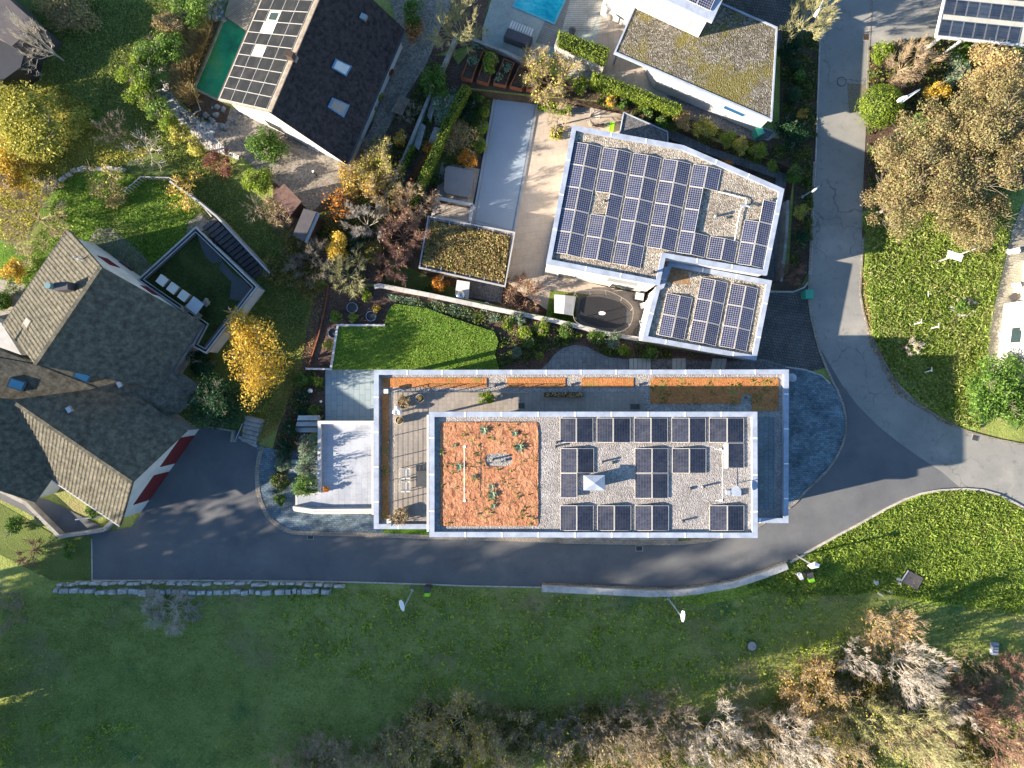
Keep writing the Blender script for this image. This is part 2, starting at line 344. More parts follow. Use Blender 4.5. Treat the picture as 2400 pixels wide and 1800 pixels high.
G['skylight'] = plain('pale_skylight_blind', (.42, .45, .47), .2, .6, var=.08)
G['red'] = plain('dark_red_shutter_paint', (.11, .007, .02), .6, .3, var=.1)
G['brick_red'] = plain('red_garage_door', (.13, .02, .024), .7, .2, var=.12)
G['lime'] = plain('lime_green_plastic', (.30, .75, .02), .5, .4, var=.05)
G['teal'] = plain('green_utility_box', (.05, .32, .22), .6, .3, var=.12)
G['terracotta'] = plain('terracotta', (.30, .17, .10), .85, .2, var=.2)
G['offwhite'] = plain('pale_lacquer', (.66, .65, .60), .5, .3, var=.06)
G['tile_dark'] = plain('dark_roof_tile', (.036, .033, .036), .85, .15, var=.55, scale=2.6, dirt=(.065, .052, .052))
G['tile_grey'] = plain('lichened_roof_tile', (.12, .115, .09), .9, .1, var=.5, scale=2.4, dirt=(.06, .065, .058))
G['tile_rib'] = plain('reddish_brown_roofing', (.20, .125, .10), .85, .2, var=.25, scale=3)
G['felt'] = plain('slate_felt_roofing', (.09, .085, .09), .8, .2, var=.15, scale=2)
G['bark'] = plain('grey_brown_bark', (.24, .21, .165), .9, .1, var=.35, scale=3)
G['bark_pale'] = plain('pale_dead_wood', (.46, .42, .36), .9, .1, var=.3, scale=3)
G['bark_green'] = plain('lichen_green_twigs', (.34, .33, .17), .9, .1, var=.3, scale=2)
G['bark_tan'] = plain('tan_twigs', (.40, .32, .21), .9, .1, var=.35, scale=2)
G['bark_red'] = plain('reddish_twigs', (.28, .17, .13), .9, .1, var=.3, scale=2)
LM = {}
LM['green'] = leafmat('mid_green_leaves', [(0.027, 0.068, 0.011), (0.068, 0.149, 0.020), (0.135, 0.257, 0.041), (0.230, 0.351, 0.081)])
LM['dkgreen'] = leafmat('dark_green_leaves', [(0.011, 0.041, 0.016), (0.027, 0.081, 0.034), (0.054, 0.135, 0.054)])
LM['lime'] = leafmat('lime_green_leaves', [(.07, .12, .01), (.15, .24, .02), (.26, .36, .04), (.40, .46, .08)])
LM['hedge'] = leafmat('clipped_hedge_leaves', [(0.041, 0.074, 0.008), (0.108, 0.176, 0.016), (0.203, 0.284, 0.027), (0.297, 0.365, 0.054)])
LM['rust'] = leafmat('rusty_olive_leaves', [(.17, .11, .04), (.33, .21, .06), (.46, .31, .10), (.36, .33, .09)])
LM['bright'] = leafmat('bright_green_leaves', [(.05, .11, .02), (.12, .22, .035), (.21, .34, .06), (.32, .44, .12)])
LM['yellow'] = leafmat('yellow_autumn_leaves', [(.26, .17, .02), (.50, .34, .04), (.66, .47, .07), (.75, .60, .16)])
LM['gold'] = leafmat('golden_green_leaves', [(.15, .18, .035), (.33, .34, .055), (.54, .50, .10), (.70, .63, .19)])
LM['orange'] = leafmat('orange_autumn_leaves', [(.26, .09, .02), (.50, .19, .025), (.64, .30, .04), (.68, .42, .10)])
LM['brown'] = leafmat('brown_beech_leaves', [(.14, .10, .05), (.25, .185, .09), (.35, .27, .145), (.26, .29, .095), (.40, .33, .20)])
LM['tan'] = leafmat('tan_dry_leaves', [(0.216, 0.149, 0.068), (0.365, 0.270, 0.121), (0.540, 0.419, 0.203), (0.459, 0.472, 0.162)])
LM['red'] = leafmat('russet_leaves', [(0.189, 0.068, 0.041), (0.378, 0.135, 0.081), (0.513, 0.257, 0.149)])
LM['silver'] = leafmat('silvery_green_leaves', [(0.081, 0.135, 0.095), (0.189, 0.270, 0.176), (0.324, 0.432, 0.284)])
LM['mix'] = leafmat('mixed_bed_leaves', [(0.068, 0.054, 0.034), (0.041, 0.081, 0.016), (0.095, 0.162, 0.027), (0.189, 0.243, 0.054), (0.351, 0.176, 0.081)])
LM['thicket'] = leafmat('thicket_leaves', [(0.047, 0.061, 0.016), (0.108, 0.115, 0.030), (0.230, 0.196, 0.054), (0.378, 0.297, 0.081)])
LM['grass'] = leafmat('grass_blades', [(.08, .13, .018), (.16, .24, .03), (.24, .35, .055), (.36, .43, .13)], .2)
LM['grassdark'] = leafmat('meadow_blades', [(.13, .155, .04), (.21, .26, .058), (.28, .345, .08), (.40, .41, .14)], .2)
LM['dry'] = leafmat('dry_grass_tips', [(.20, .22, .06), (.30, .32, .10), (.42, .42, .18)], .2)
LM['sedum'] = leafmat('brown_sedum', [(0.081, 0.061, 0.020), (0.203, 0.162, 0.047), (0.324, 0.257, 0.095), (0.351, 0.365, 0.121)], .1)
LM['grassyel'] = leafmat('yellow_green_weeds', [(.20, .28, .03), (.34, .46, .05), (.50, .56, .11)], .2)
LM['litter'] = leafmat('fallen_leaves', [(0.176, 0.108, 0.047), (0.338, 0.230, 0.095), (0.540, 0.405, 0.176)], .1)
def solar_mat(name, cell, line, nx, ny, lw=.10, rough=.12, diag=False, var=.25, spec=.6):
    m, nt, b = newmat(name, rough, spec); uv = nt.nodes.new('ShaderNodeUVMap'); sx = nt.nodes.new('ShaderNodeSeparateXYZ'); L(nt, uv.outputs[0], sx.inputs[0])
    def edge(o, n):
        f = math_(nt, 'FRACT', math_(nt, 'MULTIPLY', o, n)); d = math_(nt, 'ABSOLUTE', math_(nt, 'SUBTRACT', f, .5))
        return math_(nt, 'GREATER_THAN', d, .5-lw/2)
    e = math_(nt, 'MAXIMUM', edge(sx.outputs[0], nx), edge(sx.outputs[1], ny))
    vo = nt.nodes.new('ShaderNodeTexWhiteNoise'); vo.noise_dimensions = '2D'
    sn = nt.nodes.new('ShaderNodeVectorMath'); sn.operation = 'MULTIPLY'; L(nt, uv.outputs[0], sn.inputs[0]); sn.inputs[1].default_value = (nx, ny, 1)
    fl = nt.nodes.new('ShaderNodeVectorMath'); fl.operation = 'FLOOR'; L(nt, sn.outputs[0], fl.inputs[0]); L(nt, fl.outputs[0], vo.inputs['Vector'])
    c = mixc(nt, 1.0, cell, ramp(nt, vo.outputs['Value'], [(1-var,)*3, (1+var,)*3]), 'MULTIPLY')
    oi = nt.nodes.new('ShaderNodeObjectInfo'); c = mixc(nt, 1.0, c, ramp(nt, oi.outputs['Random'], [(.7, .72, .75), (1.35, 1.3, 1.25)]), 'MULTIPLY')
    dust = math_(nt, 'MULTIPLY', ramp(nt, noise(nt, pos(nt), 1.3, 4), [(0, 0, 0), (1, 1, 1)], .45, .75), .10); c = mixc(nt, dust, c, (.35, .33, .30))
    L(nt, mixc(nt, e, c, line), b.inputs['Base Color']); L(nt, math_(nt, 'ADD', math_(nt, 'ADD', math_(nt, 'MULTIPLY', e, .3), rough), math_(nt, 'MULTIPLY', oi.outputs['Random'], .12)), b.inputs['Roughness'])
    return m
G['cells'] = solar_mat('white_grid_solar_cells', (.016, .026, .062), (.30, .30, .36), 6, 10, .11)
G['cells_black'] = solar_mat('black_solar_cells', (.026, .031, .050), (.055, .06, .075), 6, 18, .10, var=.35)
G['cells_fine'] = solar_mat('fine_striped_solar_cells', (.007, .009, .013), (.032, .035, .042), 11, 11, .22, rough=.35, spec=.12)
G['cells_dark'] = solar_mat('dark_carport_glass', (.03, .045, .07), (.05, .06, .08), 1, 6, .08)
# ============================================================ THE GROUND
ZP = -1.2                                   # the sunken terrace of the angled house
PIT = [(1092,208),(1262,228),(1330,230),(1400,238),(1500,258),(1602,296),(1680,332),(1770,362),(1862,396),(1842,560),(1832,655),(1790,690),(1772,840),(1660,820),(1524,800),(1300,745),(1100,702),(885,668),(908,540),(960,420),(1010,330),(1055,240)]
pit = PP(PIT, 0)
big = [(-75, -62), (75, -62), (75, 62), (-75, 62)]
def ground_h(x, y):
    # gentle unevenness of the meadow below the lane only
    k = min(1, max(0, (-16.5-y)/6)); return -.03+k*.35*math.sin(x*.23+1)*math.sin(y*.31)*.6
pv = [Vector(p) for p in big]+[Vector(p) for p in pit]
pe = [(i, (i+1) % 4) for i in range(4)]+[(4+i, 4+(i+1) % len(pit)) for i in range(len(pit))]
for gx in range(-72, 73, 3):
    for gy in range(-60, -15, 3): pv.append(Vector((gx+.3*math.sin(gy), gy)))
ov, oe, of, *_ = geometry.delaunay_2d_cdt(pv, pe, [], 0, 1e-4)
gb = MB(); fs = []
for f in of:
    cx = sum(ov[i].x for i in f)/len(f); cy = sum(ov[i].y for i in f)/len(f)
    if not bool(inpoly([cx], [cy], pit)[0]): fs.append(list(f) if len(f) else f)
gb.add([(v.x, v.y, ground_h(v.x, v.y)) for v in ov], fs)
S = 1500
gb.add([(-S, -S, -.03), (S, -S, -.03), (S, S, -.03), (-S, S, -.03), (-75, -62, -.03), (75, -62, -.03), (75, 62, -.03), (-75, 62, -.03)], [[0, 1, 5, 4], [1, 2, 6, 5], [2, 3, 7, 6], [3, 0, 4, 7]])
tag(gb.build('ground', G['meadow']), kind='structure')
def insetp(pts, ds):
    n = len(pts); out = []
    for i in range(n):
        p = Vector(pts[i]); d1 = (p-Vector(pts[i-1])).normalized(); d2 = (Vector(pts[(i+1) % n])-p).normalized()
        n1 = Vector((d1.y, -d1.x)); n2 = Vector((d2.y, -d2.x)); b = n1+n2; b = b/max(.3, b.dot(n1)); out.append((p.x+b.x*ds[i], p.y+b.y*ds[i]))
    return out
pin = insetp(pit, [.12]*21+[.12]*1)
bk = MB(); npit = len(pit)
bk.add([(*p, -.03) for p in pit]+[(*p, ZP-.02) for p in pin], [[i, (i+1) % npit, npit+(i+1) % npit, npit+i][::-1] for i in range(npit)]+[list(range(npit, 2*npit))[::-1]])
tag(bk.build('terrace_ground', G['soil']), kind='structure')
rw = thing('retaining_wall', 'pale concrete retaining wall beside the sunken steps of the angled house', 'wall', (*P(1840,560), ZP))
MB().strip(PP([(1846,470),(1842,560),(1830,660)], 0), .22, ZP-.1, .12).build('wall_face', G['concrete'], rw)
wl = PP([(877,672),(890,669),(1000,690),(1150,722),(1300,752),(1420,781),(1511,797)], .35)
cw = thing('garden_wall', 'long cream garden wall between the trampoline yard and the lower lawn', 'wall', (*wl[0], 0))
MB().strip(wl, .34, -.1, .35).build('wall', G['dirty_white'], cw)

# ---- surfaces (px polygons)
def surf(name, px, m, z=.0, kind='structure'): return structure(name, PP(px, z), z, G[m])
# wild grass and beds
surf('hillside_grass', [(-1800,-1500),(1200,-1500),(900,-200),(560,-200),(545,0),(470,60),(380,150),(370,230),(480,330),(560,400),(600,480),(700,560),(740,700),(730,860),(700,930),(650,1010),(560,1010),(480,900),(300,600),(100,560),(-1800,560)], 'grass_shade', .0)
surf('leaf_strewn_grass', [(-900,230),(-300,190),(60,180),(200,235),(300,300),(330,330),(350,365),(260,372),(150,430),(95,490),(60,560),(-500,560),(-900,420)], 'grass_gold', .010)
surf('garden_lawn', [(70,560),(95,480),(150,420),(210,398),(300,405),(330,420),(400,425),(440,470),(475,520),(470,540),(330,700),(100,720),(0,700),(-200,700),(-200,560)], 'lawn_wild', .020)
surf('garden_bed', [(1010,230),(1100,120),(1180,130),(1330,190),(1420,215),(1600,262),(1760,318),(1826,325),(1830,60),(1915,50),(1921,90),(1919,144),(1915,258),(1911,380),(1906,450),(1904,531),(1900,626),(1880,668),(1860,682),(1790,678),(1848,640),(1863,398),(1770,360),(1602,294),(1400,236),(1260,224),(1095,205),(1050,235)], 'soil', .008)
surf('pale_path', [(1418,-40),(1500,-40),(1480,60),(1440,125),(1395,120),(1405,60)], 'slab_beige', .0335)
surf('pale_path', [(1395,120),(1440,120),(1560,180),(1640,240),(1600,256),(1440,188),(1404,168)], 'slab_beige', .033)
surf('planting_bed', [(930,-60),(1160,-60),(1130,70),(1130,100),(1010,130),(960,200),(900,300),(930,200)], 'mulch', .0105)
surf('planting_bed', [(640,430),(760,400),(850,310),(950,200),(1010,130),(1060,130),(1100,190),(1055,245),(1010,330),(960,420),(908,540),(885,664),(770,668),(700,600),(640,540)], 'mulch', .012)
surf('planting_bed', [(770,668),(885,672),(1100,712),(1300,757),(1500,805),(1660,830),(1772,845),(1770,866),(700,866),(735,700)], 'mulch', .014)
surf('planting_bed', [(700,866),(762,866),(762,985),(742,1000),(690,1060),(650,1190),(620,1180),(620,1120),(650,1010)], 'mulch', .016)
surf('grass_strip', [(735,668),(768,668),(728,860),(700,930),(650,1010),(600,1045),(560,1010),(640,930),(690,850)], 'grass_gold', .011)
surf('bank_grass', [(2900,1240),(2400,1190),(2380,1177),(2340,1157),(2300,1146),(2260,1143),(2200,1146),(2160,1153),(2080,1187),(2020,1221),(1960,1253),(1850,1314),(1780,1350),(1640,1385),(1560,1400),(1640,1420),(1800,1390),(2000,1380),(2200,1420),(2900,1450),(2900,1190)], 'grass_bright', .012)
surf('tall_grass', [(2022,640),(2030,560),(2012,500),(2060,480),(2200,440),(2420,430),(2420,470),(2370,540),(2350,640),(2320,760),(2310,900),(2290,1010),(2237,1000),(2153,949),(2087,876),(2039,784)], 'tall_grass', .012)
surf('garden_bed', [(2030,100),(2130,70),(2200,80),(2420,100),(2800,100),(2800,430),(2060,500),(2020,560),(2024,440)], 'mulch', .009)
surf('garden_bed', [(-900,1230),(-200,1240),(0,1180),(120,1250),(200,1250),(216,1262),(216,1358),(120,1360),(0,1300),(-300,1350),(-900,1370)], 'grass_shade', .010)
# asphalt
EASTL = [(1925,-300),(1921,81),(1919,144),(1915,258),(1911,380),(1906,450),(1904,531),(1900,626),(1898,664),(1899,710),(1903,743),(1914,789),(1923,822),(1938,860),(1956,900),(1963,911),(1978,949),(1984,981),(1984,1014),(1976,1044),(1960,1076),(1938,1106),(1914,1130),(1890,1152),(1865,1179),(1849,1192)]
CURBN = [(1849,1192),(1793,1227),(1777,1236),(1692,1263),(1660,1270),(1598,1277),(1508,1277),(1340,1274),(1200,1268),(1006,1263),(900,1259),(780,1256),(690,1253),(665,1245),(640,1228),(622,1210),(608,1180),(600,1150),(598,1110),(603,1070),(612,1045)]
SOUTH = [(216,1360),(600,1360),(830,1364),(1000,1369),(1100,1373),(1268,1376),(1400,1380),(1560,1381),(1640,1374),(1720,1361),(1790,1339),(1844,1320),(1900,1286),(1960,1253),(2020,1221),(2080,1187),(2120,1167),(2160,1153),(2200,1146),(2260,1143),(2300,1146),(2340,1157),(2380,1177),(2440,1212)]
EASTR = [(2043,-300),(2043,0),(2037,90),(2033,190),(2030,280),(2028,340),(2022,440),(2020,560),(2016,640),(2013,686),(2020,727),(2030,765),(2039,784),(2055,819),(2071,849),(2087,876),(2101,900),(2125,924),(2153,949),(2207,984),(2237,1000),(2268,1013),(2302,1023),(2342,1033),(2400,1044),(2700,1080)]
road = EASTL+CURBN[1:]+[(590,1030),(560,1012),(545,1008),(450,1000),(440,1012),(310,1235),(215,1250),(216,1262)]+SOUTH+[(2700,1300)]+EASTR[::-1]
surf('road', road, 'asphalt_new', .022)
OLD = [(1925,-300)]+EASTL[1:13]+[(1926,822),(1950,862),(1972,900),(2010,950),(2060,1000),(2110,1040),(2160,1075),(2205,1104),(2250,1143),(2300,1146),(2340,1157),(2380,1177),(2440,1212),(2700,1300)]+EASTR[::-1]
structure('road', PP(OLD, .03), .030, G['asphalt_old'])
structure('road_patch', PP([(1985,195),(2030,198),(2027,266),(1990,262)], .036), .036, plain('brick_patch_in_road', (.20, .18, .13), .9, .1, var=.3, scale=6))
structure('driveway', PP([(2043,-300),(2500,-300),(2500,40),(2200,85),(2150,90),(2060,105),(2035,110),(2043,0)], .026), .026, G['asphalt_old'])
structure('driveway', PP([(1660,-200),(1925,-200),(1925,50),(1870,110),(1830,110),(1700,20)], .026), .026, G['old_paver'])
structure('driveway', PP([(1778,860),(1770,830),(1790,690),(1800,684),(1860,684),(1884,668),(1898,664),(1899,710),(1903,743),(1914,789),(1923,822),(1936,862),(1900,870),(1850,862)], .026), .026, G['old_paver'])
structure('pavement', PP([(1840,862),(1895,868),(1925,880),(1945,900),(1958,905),(1978,949),(1984,981),(1984,1014),(1976,1044),(1960,1076),(1938,1106),(1914,1130),(1890,1152),(1865,1179),(1840,1195),(1700,1195),(1700,870)], .07), .07, G['blue_paver'])
structure('pavement', PP([(603,1046),(665,1056),(740,1056),(762,1190),(1000,1190),(1000,1262),(900,1258),(780,1255),(690,1252),(665,1244),(640,1227),(622,1209),(608,1180),(601,1150),(599,1110)], .07), .07, G['blue_paver'])
structure('pavement', PP([(1000,1240),(1420,1240),(1590,1262),(1590,1275),(1508,1275),(1340,1272),(1200,1266),(1000,1261)], .06), .06, G['concrete'])
structure('grass_verge', PP([(897,1235),(1010,1235),(1010,1256),(897,1252)], .085), .085, G['lawn_wild'])
# kerbs
def kerb(px, wd, m, z1=.12, side=0, z0=-.02, label='pale kerb edging the lane'):
    return tag(MB().strip(PP(px, 0), wd, z0, z1, side).build('kerb', G[m]), kind='structure')
kerb(CURBN[::-1][:-1], .34, 'cobble', .10, 1)
kerb([(603,1046),(590,1160),(598,1110)][0:1]+[(590,1040),(560,1024)], .2, 'kerb', .10)
kerb(EASTL[4:], .18, 'cobble', .11, -1)
kerb(EASTL[:9], .10, 'kerb', .10)
kerb(SOUTH[:6], .10, 'kerb', .08)
kerb([(1850,1316)]+SOUTH[12:], .16, 'kerb', .14, -1)
kerb(EASTR[7:-1], .14, 'cobble', .07, 1)
kerb([(2043,-200),(2043,0),(2037,90),(2033,190),(2030,290)], .16, 'cobble', .055)
kerb([(217,1358),(216,1262)], .08, 'kerb', .08)
kerb([(1800,684),(1860,684),(1884,674),(1899,655)], .12, 'kerb', .09)
kerb([(1840,860),(1885,866),(1925,880),(1945,899)], .10, 'kerb', .09)
# cobbled gutter beside the white bank wall
ww = thing('bank_wall', 'broad white concrete wall curving along the south edge of the lane', 'wall', (*P(1560, 1392), 0))
wp = [(1270,1380),(1400,1386),(1520,1392),(1580,1391),(1640,1385),(1720,1371),(1790,1349),(1846,1327)]
MB().strip(PP(wp, .45), .50, -.4, .45).build('wall', G['dirty_white'], ww)
MB().strip(PP([(a, b-12) for a, b in wp], .12), .14, -.1, .13).build('gutter_cobbles', G['cobble'], ww)
# terraces and paths of the main building
structure('terrace', PP([(762,865),(880,865),(1010,865),(1010,990),(762,990)], .08), .08, G['slab_blue'])
structure('path', PP([(1262,870),(1285,850),(1300,830),(1320,815),(1345,808),(1375,812),(1400,826),(1430,838),(1475,842),(1560,842),(1640,845),(1700,848),(1790,842),(1850,860),(1850,870)], .04), .04, G['slate'])
structure('gravel_path', PP([(1472,842),(1560,841),(1640,845),(1700,848),(1760,842),(1790,846),(1850,860),(1850,870),(1472,870)], .048), .048, G['path_gravel'])
for x0, x1, n in ((1475,1526,5), (1576,1608,3), (1666,1700,3)):
    for i in range(n):
        a = x0+(x1-x0)*i/n; b = x0+(x1-x0)*(i+1)/n-1.2; o = 5 if x0 == 1666 else 0
        q = MB().prism(PP([(a+o,840),(b+o,840+o*.2),(b,865),(a,865)], .1), .0, .10).build('step_slab', plain('pale_step', (.34,.37,.36), .8) if 'pale_step' not in bpy.data.materials else bpy.data.materials['pale_step'])
        tag(q, 'pale slab in the gravel strip, %s from the left in the %s set' % (ORD[i], {1475:'widest', 1576:'middle', 1666:'rightmost'}[x0]), 'paving slab', 'pale slabs set in the gravel path')
# lawn of the main building with its white edging
LAWN = [(793,762),(901,762),(905,745),(910,727),(925,712),(1000,722),(1060,745),(1120,765),(1160,778),(1168,800),(1160,830),(1170,866),(775,866)]
tag(MB().prism(PP(LAWN, .35), -.1, .35).build('lawn', G['lawn']), kind='structure')
le = thing('lawn_edging', 'white concrete edging along two sides of the bright lawn', 'edging', (*P(780, 800), 0))
MB().strip(PP([(902,762),(791,762),(775,864)], .5), .16, -.1, .5).build('edging', G['white'], le)
tag(MB().strip(PP([(716,864),(776,865)], .5), .14, -.1, .5).build('low_wall', G['white']), 'short white wall stub left of the lawn corner', 'wall')
ts = thing('sleeper_edging', 'rusty steel edging strip between the mulch bed and the grass track', 'edging', (*P(745, 780), 0))
MB().strip(PP([(769,668),(762,720),(745,790),(724,855)], .2), .07, -.1, .22).build('edging', G['corten'], ts)
# sunken terrace surfaces of the angled house
def psurf(name, px, m, z=ZP): return structure(name, PP(px, z), z, G[m])
psurf('terrace', [(1160,205),(1260,225),(1345,245),(1470,270),(1460,320),(1350,310),(1290,640),(1420,672),(1505,690),(1525,790),(1350,770),(1210,680),(1170,640),(1100,560)], 'slab_patio', ZP+.02)
psurf('path', [(1345,234),(1430,248),(1502,264),(1600,300),(1678,338),(1768,368),(1858,400),(1850,470),(1824,440),(1825,420),(1695,374),(1600,338),(1560,322),(1470,275),(1345,262)], 'slate', ZP+.03)
psurf('path', [(1820,410),(1855,410),(1832,650),(1780,690)], 'slate', ZP+.034)
psurf('grass_strip', [(885,672),(900,600),(1000,645),(1080,680),(1080,720),(1000,705)], 'grass_shade', ZP+.01)
psurf('gravel_bed', [(1095,650),(1180,665),(1175,710),(1070,692)], 'path_gravel', ZP+.02)
psurf('grass_strip', [(1290,680),(1380,690),(1400,760),(1460,780),(1350,770),(1280,740)], 'lawn_wild', ZP+.03)
psurf('garden_bed', [(1010,330),(1060,240),(1150,215),(1160,222),(1100,440),(960,430)], 'grass_shade', ZP+.01)
psurf('spa_terrace', [(1035,380),(1125,396),(1108,480),(1020,460)], 'slab_beige', ZP+.03)
# yard, pond and pebble path of the tiled house
YARD = [(545,262),(610,250),(850,400),(900,300),(1000,150),(1060,40),(1080,-100),(900,-100),(960,0),(940,90),(860,330),(880,360),(850,420),(770,440),(720,500),(690,470),(650,440),(620,400),(560,350),(510,330),(500,290)]
structure('yard', PP([(520,262),(620,235),(700,260),(820,380),(870,300),(920,150),(930,60),(900,-60),(1090,-60),(1035,60),(1000,150),(945,235),(905,310),(860,390),(800,440),(760,470),(728,500),(700,480),(660,440),(620,410),(570,370),(530,350),(500,320)], .03), .030, G['yard'])
structure('pebble_path', PP([(470,-30),(545,-30),(520,40),(480,40),(455,80),(420,110),(400,160),(395,205),(425,250),(470,285),(540,290),(560,320),(560,375),(520,360),(470,345),(420,290),(380,235),(355,170),(372,120),(400,70),(440,20)], .02), .020, G['pebble'])
structure('reed_bed', PP([(455,60),(515,50),(450,200),(455,215),(540,250),(530,290),(470,280),(420,235),(395,190),(400,130)], .035), .035, G['soil'])
tag(MB().prism(PP([(545,-40),(640,-40),(590,80),(527,38)], .3), 0, .3).build('timber_deck', paver('deck_boards', (.27,.25,.19), (.22,.20,.16), (.08,.08,.07), 6, .14, R(-32), .012)), 'weathered timber deck at the head of the green pond', 'deck')
# pond: a real basin with green water
m, nt, b = newmat('green_pond_water', .08, .5); v = pos(nt)
nn = noise(nt, v, .35, 4); L(nt, ramp(nt, nn, [(.004, .08, .035), (.008, .19, .075), (.06, .22, .06)], .3, .7), b.inputs['Base Color']); bump(nt, b, noise(nt, v, 3, 3), .08, .02)
tag(MB().sheet(PP([(527,40),(600,70),(610,90),(520,240),(456,206)], .04), .045).build('pond_water', m), kind='structure')
tag(MB().strip(PP([(527,38),(455,207),(514,236)], .10), .16, 0, .11).build('timber_border', G['wood']), 'thin timber rim along the edge of the green pond', 'pond rim')
# stepping path and turquoise pool at the top
structure('pool_terrace', PP([(1170,-60),(1420,-60),(1440,0),(1400,140),(1440,165),(1520,200),(1490,240),(1400,190),(1310,135),(1240,145),(1130,105),(1130,70)], .03), .030, paver('pale_green_terrace', (.36,.40,.36), (.31,.35,.32), (.2,.23,.22), 1.6, 1.6, R(-28), .01, noise_amt=.25))
structure('wooden_deck', PP([(1324,-60),(1370,-60),(1300,110),(1255,100)], .04), .040, paver('grey_deck_boards', (.27,.265,.24), (.22,.22,.20), (.1,.1,.09), 5, .14, R(20), .014))
structure('grey_deck', PP([(1352,-60),(1450,-60),(1385,75),(1318,68)], .034), .044, paver('wide_deck_boards', (.40,.40,.35), (.36,.36,.31), (.2,.2,.18), 6, .16, R(0), .014))
structure('lower_path', PP([(1400,140),(1440,165),(1560,200),(1620,250),(1830,310),(1800,330),(1700,300),(1560,240),(1410,190),(1330,180),(1300,160)], .026), .034, paver('pale_path', (.34,.35,.31), (.3,.31,.28), (.2,.2,.19), 1.2, .8, R(-28), .01))
structure('gravel_strip', PP([(1560,222),(1640,240),(1785,300),(1812,310),(1800,325),(1770,330),(1700,310),(1620,280)], .038), .038, G['path_gravel'])
m, nt, b = newmat('turquoise_pool_water', .06, .5); v = pos(nt)
L(nt, ramp(nt, noise(nt, v, .5, 3), [(.0, .30, .42), (.02, .45, .54), (.12, .60, .64)], .35, .65), b.inputs['Base Color']); bump(nt, b, voro(nt, v, 3.2).outputs['Distance'], .9, .10)
tag(MB().sheet(PP([(1213,-40),(1340,-40),(1320,5),(1299,53),(1205,13)], .06), .060).build('pool_water', m), kind='structure')
tag(MB().strip(PP([(1230,-40),(1203,14),(1299,55),(1322,5),(1342,-40)], .08), .14, 0, .09).build('pool_rim', plain('turquoise_pool_tiles', (.12, .42, .50), .4)), 'turquoise tiled rim of the swimming pool', 'pool rim')
# pebbly terrace beside the far right house
structure('house_terrace', PP([(2400,470),(2372,540),(2350,640),(2320,760),(2310,870),(2340,900),(2600,900),(2600,470)], .03), .030, paver('yellowish_terrace_blocks', (.40,.37,.28), (.34,.32,.25), (.2,.19,.15), .32, .2, R(10), .012))
structure('garden_patio', PP([(198,580),(228,535),(262,535),(330,590),(370,640),(330,700),(250,640)], .03), .036, paver('grey_patio_blocks', (.22,.21,.20), (.17,.165,.16), (.08,.08,.08), .4, .4, R(35), .015))
structure('garden_patio', PP([(440,520),(480,495),(500,520),(470,545),(435,560)], .03), .038, paver('pale_patio', (.33,.31,.28), (.28,.27,.25), (.15,.15,.14), .5, .5, R(35), .015))
structure('garden_path', PP([(-40,690),(0,655),(60,665),(50,700),(20,740),(-60,800)], .03), .030, paver('cream_garden_path', (.36,.34,.28), (.3,.28,.24), (.16,.15,.13), .5, .4, R(20), .015))
structure('garden_yard', PP([(-40,1140),(110,1170),(250,1240),(240,1255),(150,1260),(60,1200),(-40,1150)], .03), .030, G['asphalt_new'])
# ============================================================ BUILDINGS
def rectpx(x0, y0, x1, y1, z): return PP([(x0, y0), (x1, y0), (x1, y1), (x0, y1)], z)
def inset(pts, d):
    a = sum(pts[i][0]*pts[(i+1) % len(pts)][1]-pts[(i+1) % len(pts)][0]*pts[i][1] for i in range(len(pts)))
    if a < 0: pts = pts[::-1]
    n = len(pts); out = []
    for i in range(n):
        p = Vector(pts[i]); d1 = (p-Vector(pts[i-1])).normalized(); d2 = (Vector(pts[(i+1) % n])-p).normalized()
        n1 = Vector((-d1.y, d1.x)); n2 = Vector((-d2.y, d2.x)); b = n1+n2; b = b/b.dot(n1) if abs(b.dot(n1)) > 1e-6 else n1
        out.append((p.x+b.x*d, p.y+b.y*d))
    return out
def ring(mb, outer, wd, z0, z1):
    a = sum(outer[i][0]*outer[(i+1) % len(outer)][1]-outer[(i+1) % len(outer)][0]*outer[i][1] for i in range(len(outer)))
    if a < 0: outer = outer[::-1]
    inn = inset(outer, wd); n = len(outer); vs = []
    for i in range(n): vs += [(*outer[i], z0), (*outer[i], z1), (*inn[i], z1), (*inn[i], z0)]
    fs = []
    for i in range(n):
        a, b = 4*i, 4*((i+1) % n); fs += [[a+1, b+1, b+2, a+2], [a, b, b+1, a+1], [a+2, b+2, b+3, a+3], [a+3, b+3, b, a]]
    return mb.add(vs, fs)
def seams(parent, pts, wd, z, step=2.55, skip=.6):
    n = len(pts); inn = inset(pts, wd/2)
    a = sum(pts[i][0]*pts[(i+1) % n][1]-pts[(i+1) % n][0]*pts[i][1] for i in range(n))
    for i in range(n):
        p, q = Vector(inn[i]), Vector(inn[(i+1) % n]); l = (q-p).length; k = int((l-skip)//step)
        if k < 1: continue
        d = (q-p)/l; off = (l-k*step)/2+step*.5 if k > 1 else l/2
        for j in range(k):
            c = p+d*(off+j*step)
            if (c-p).length > l-.4: continue
            MB().box((c.x, c.y, z), (.09, wd-.02, .03), math.atan2(d.y, d.x)).build('coping_joint', G['whiteplastic'], parent)

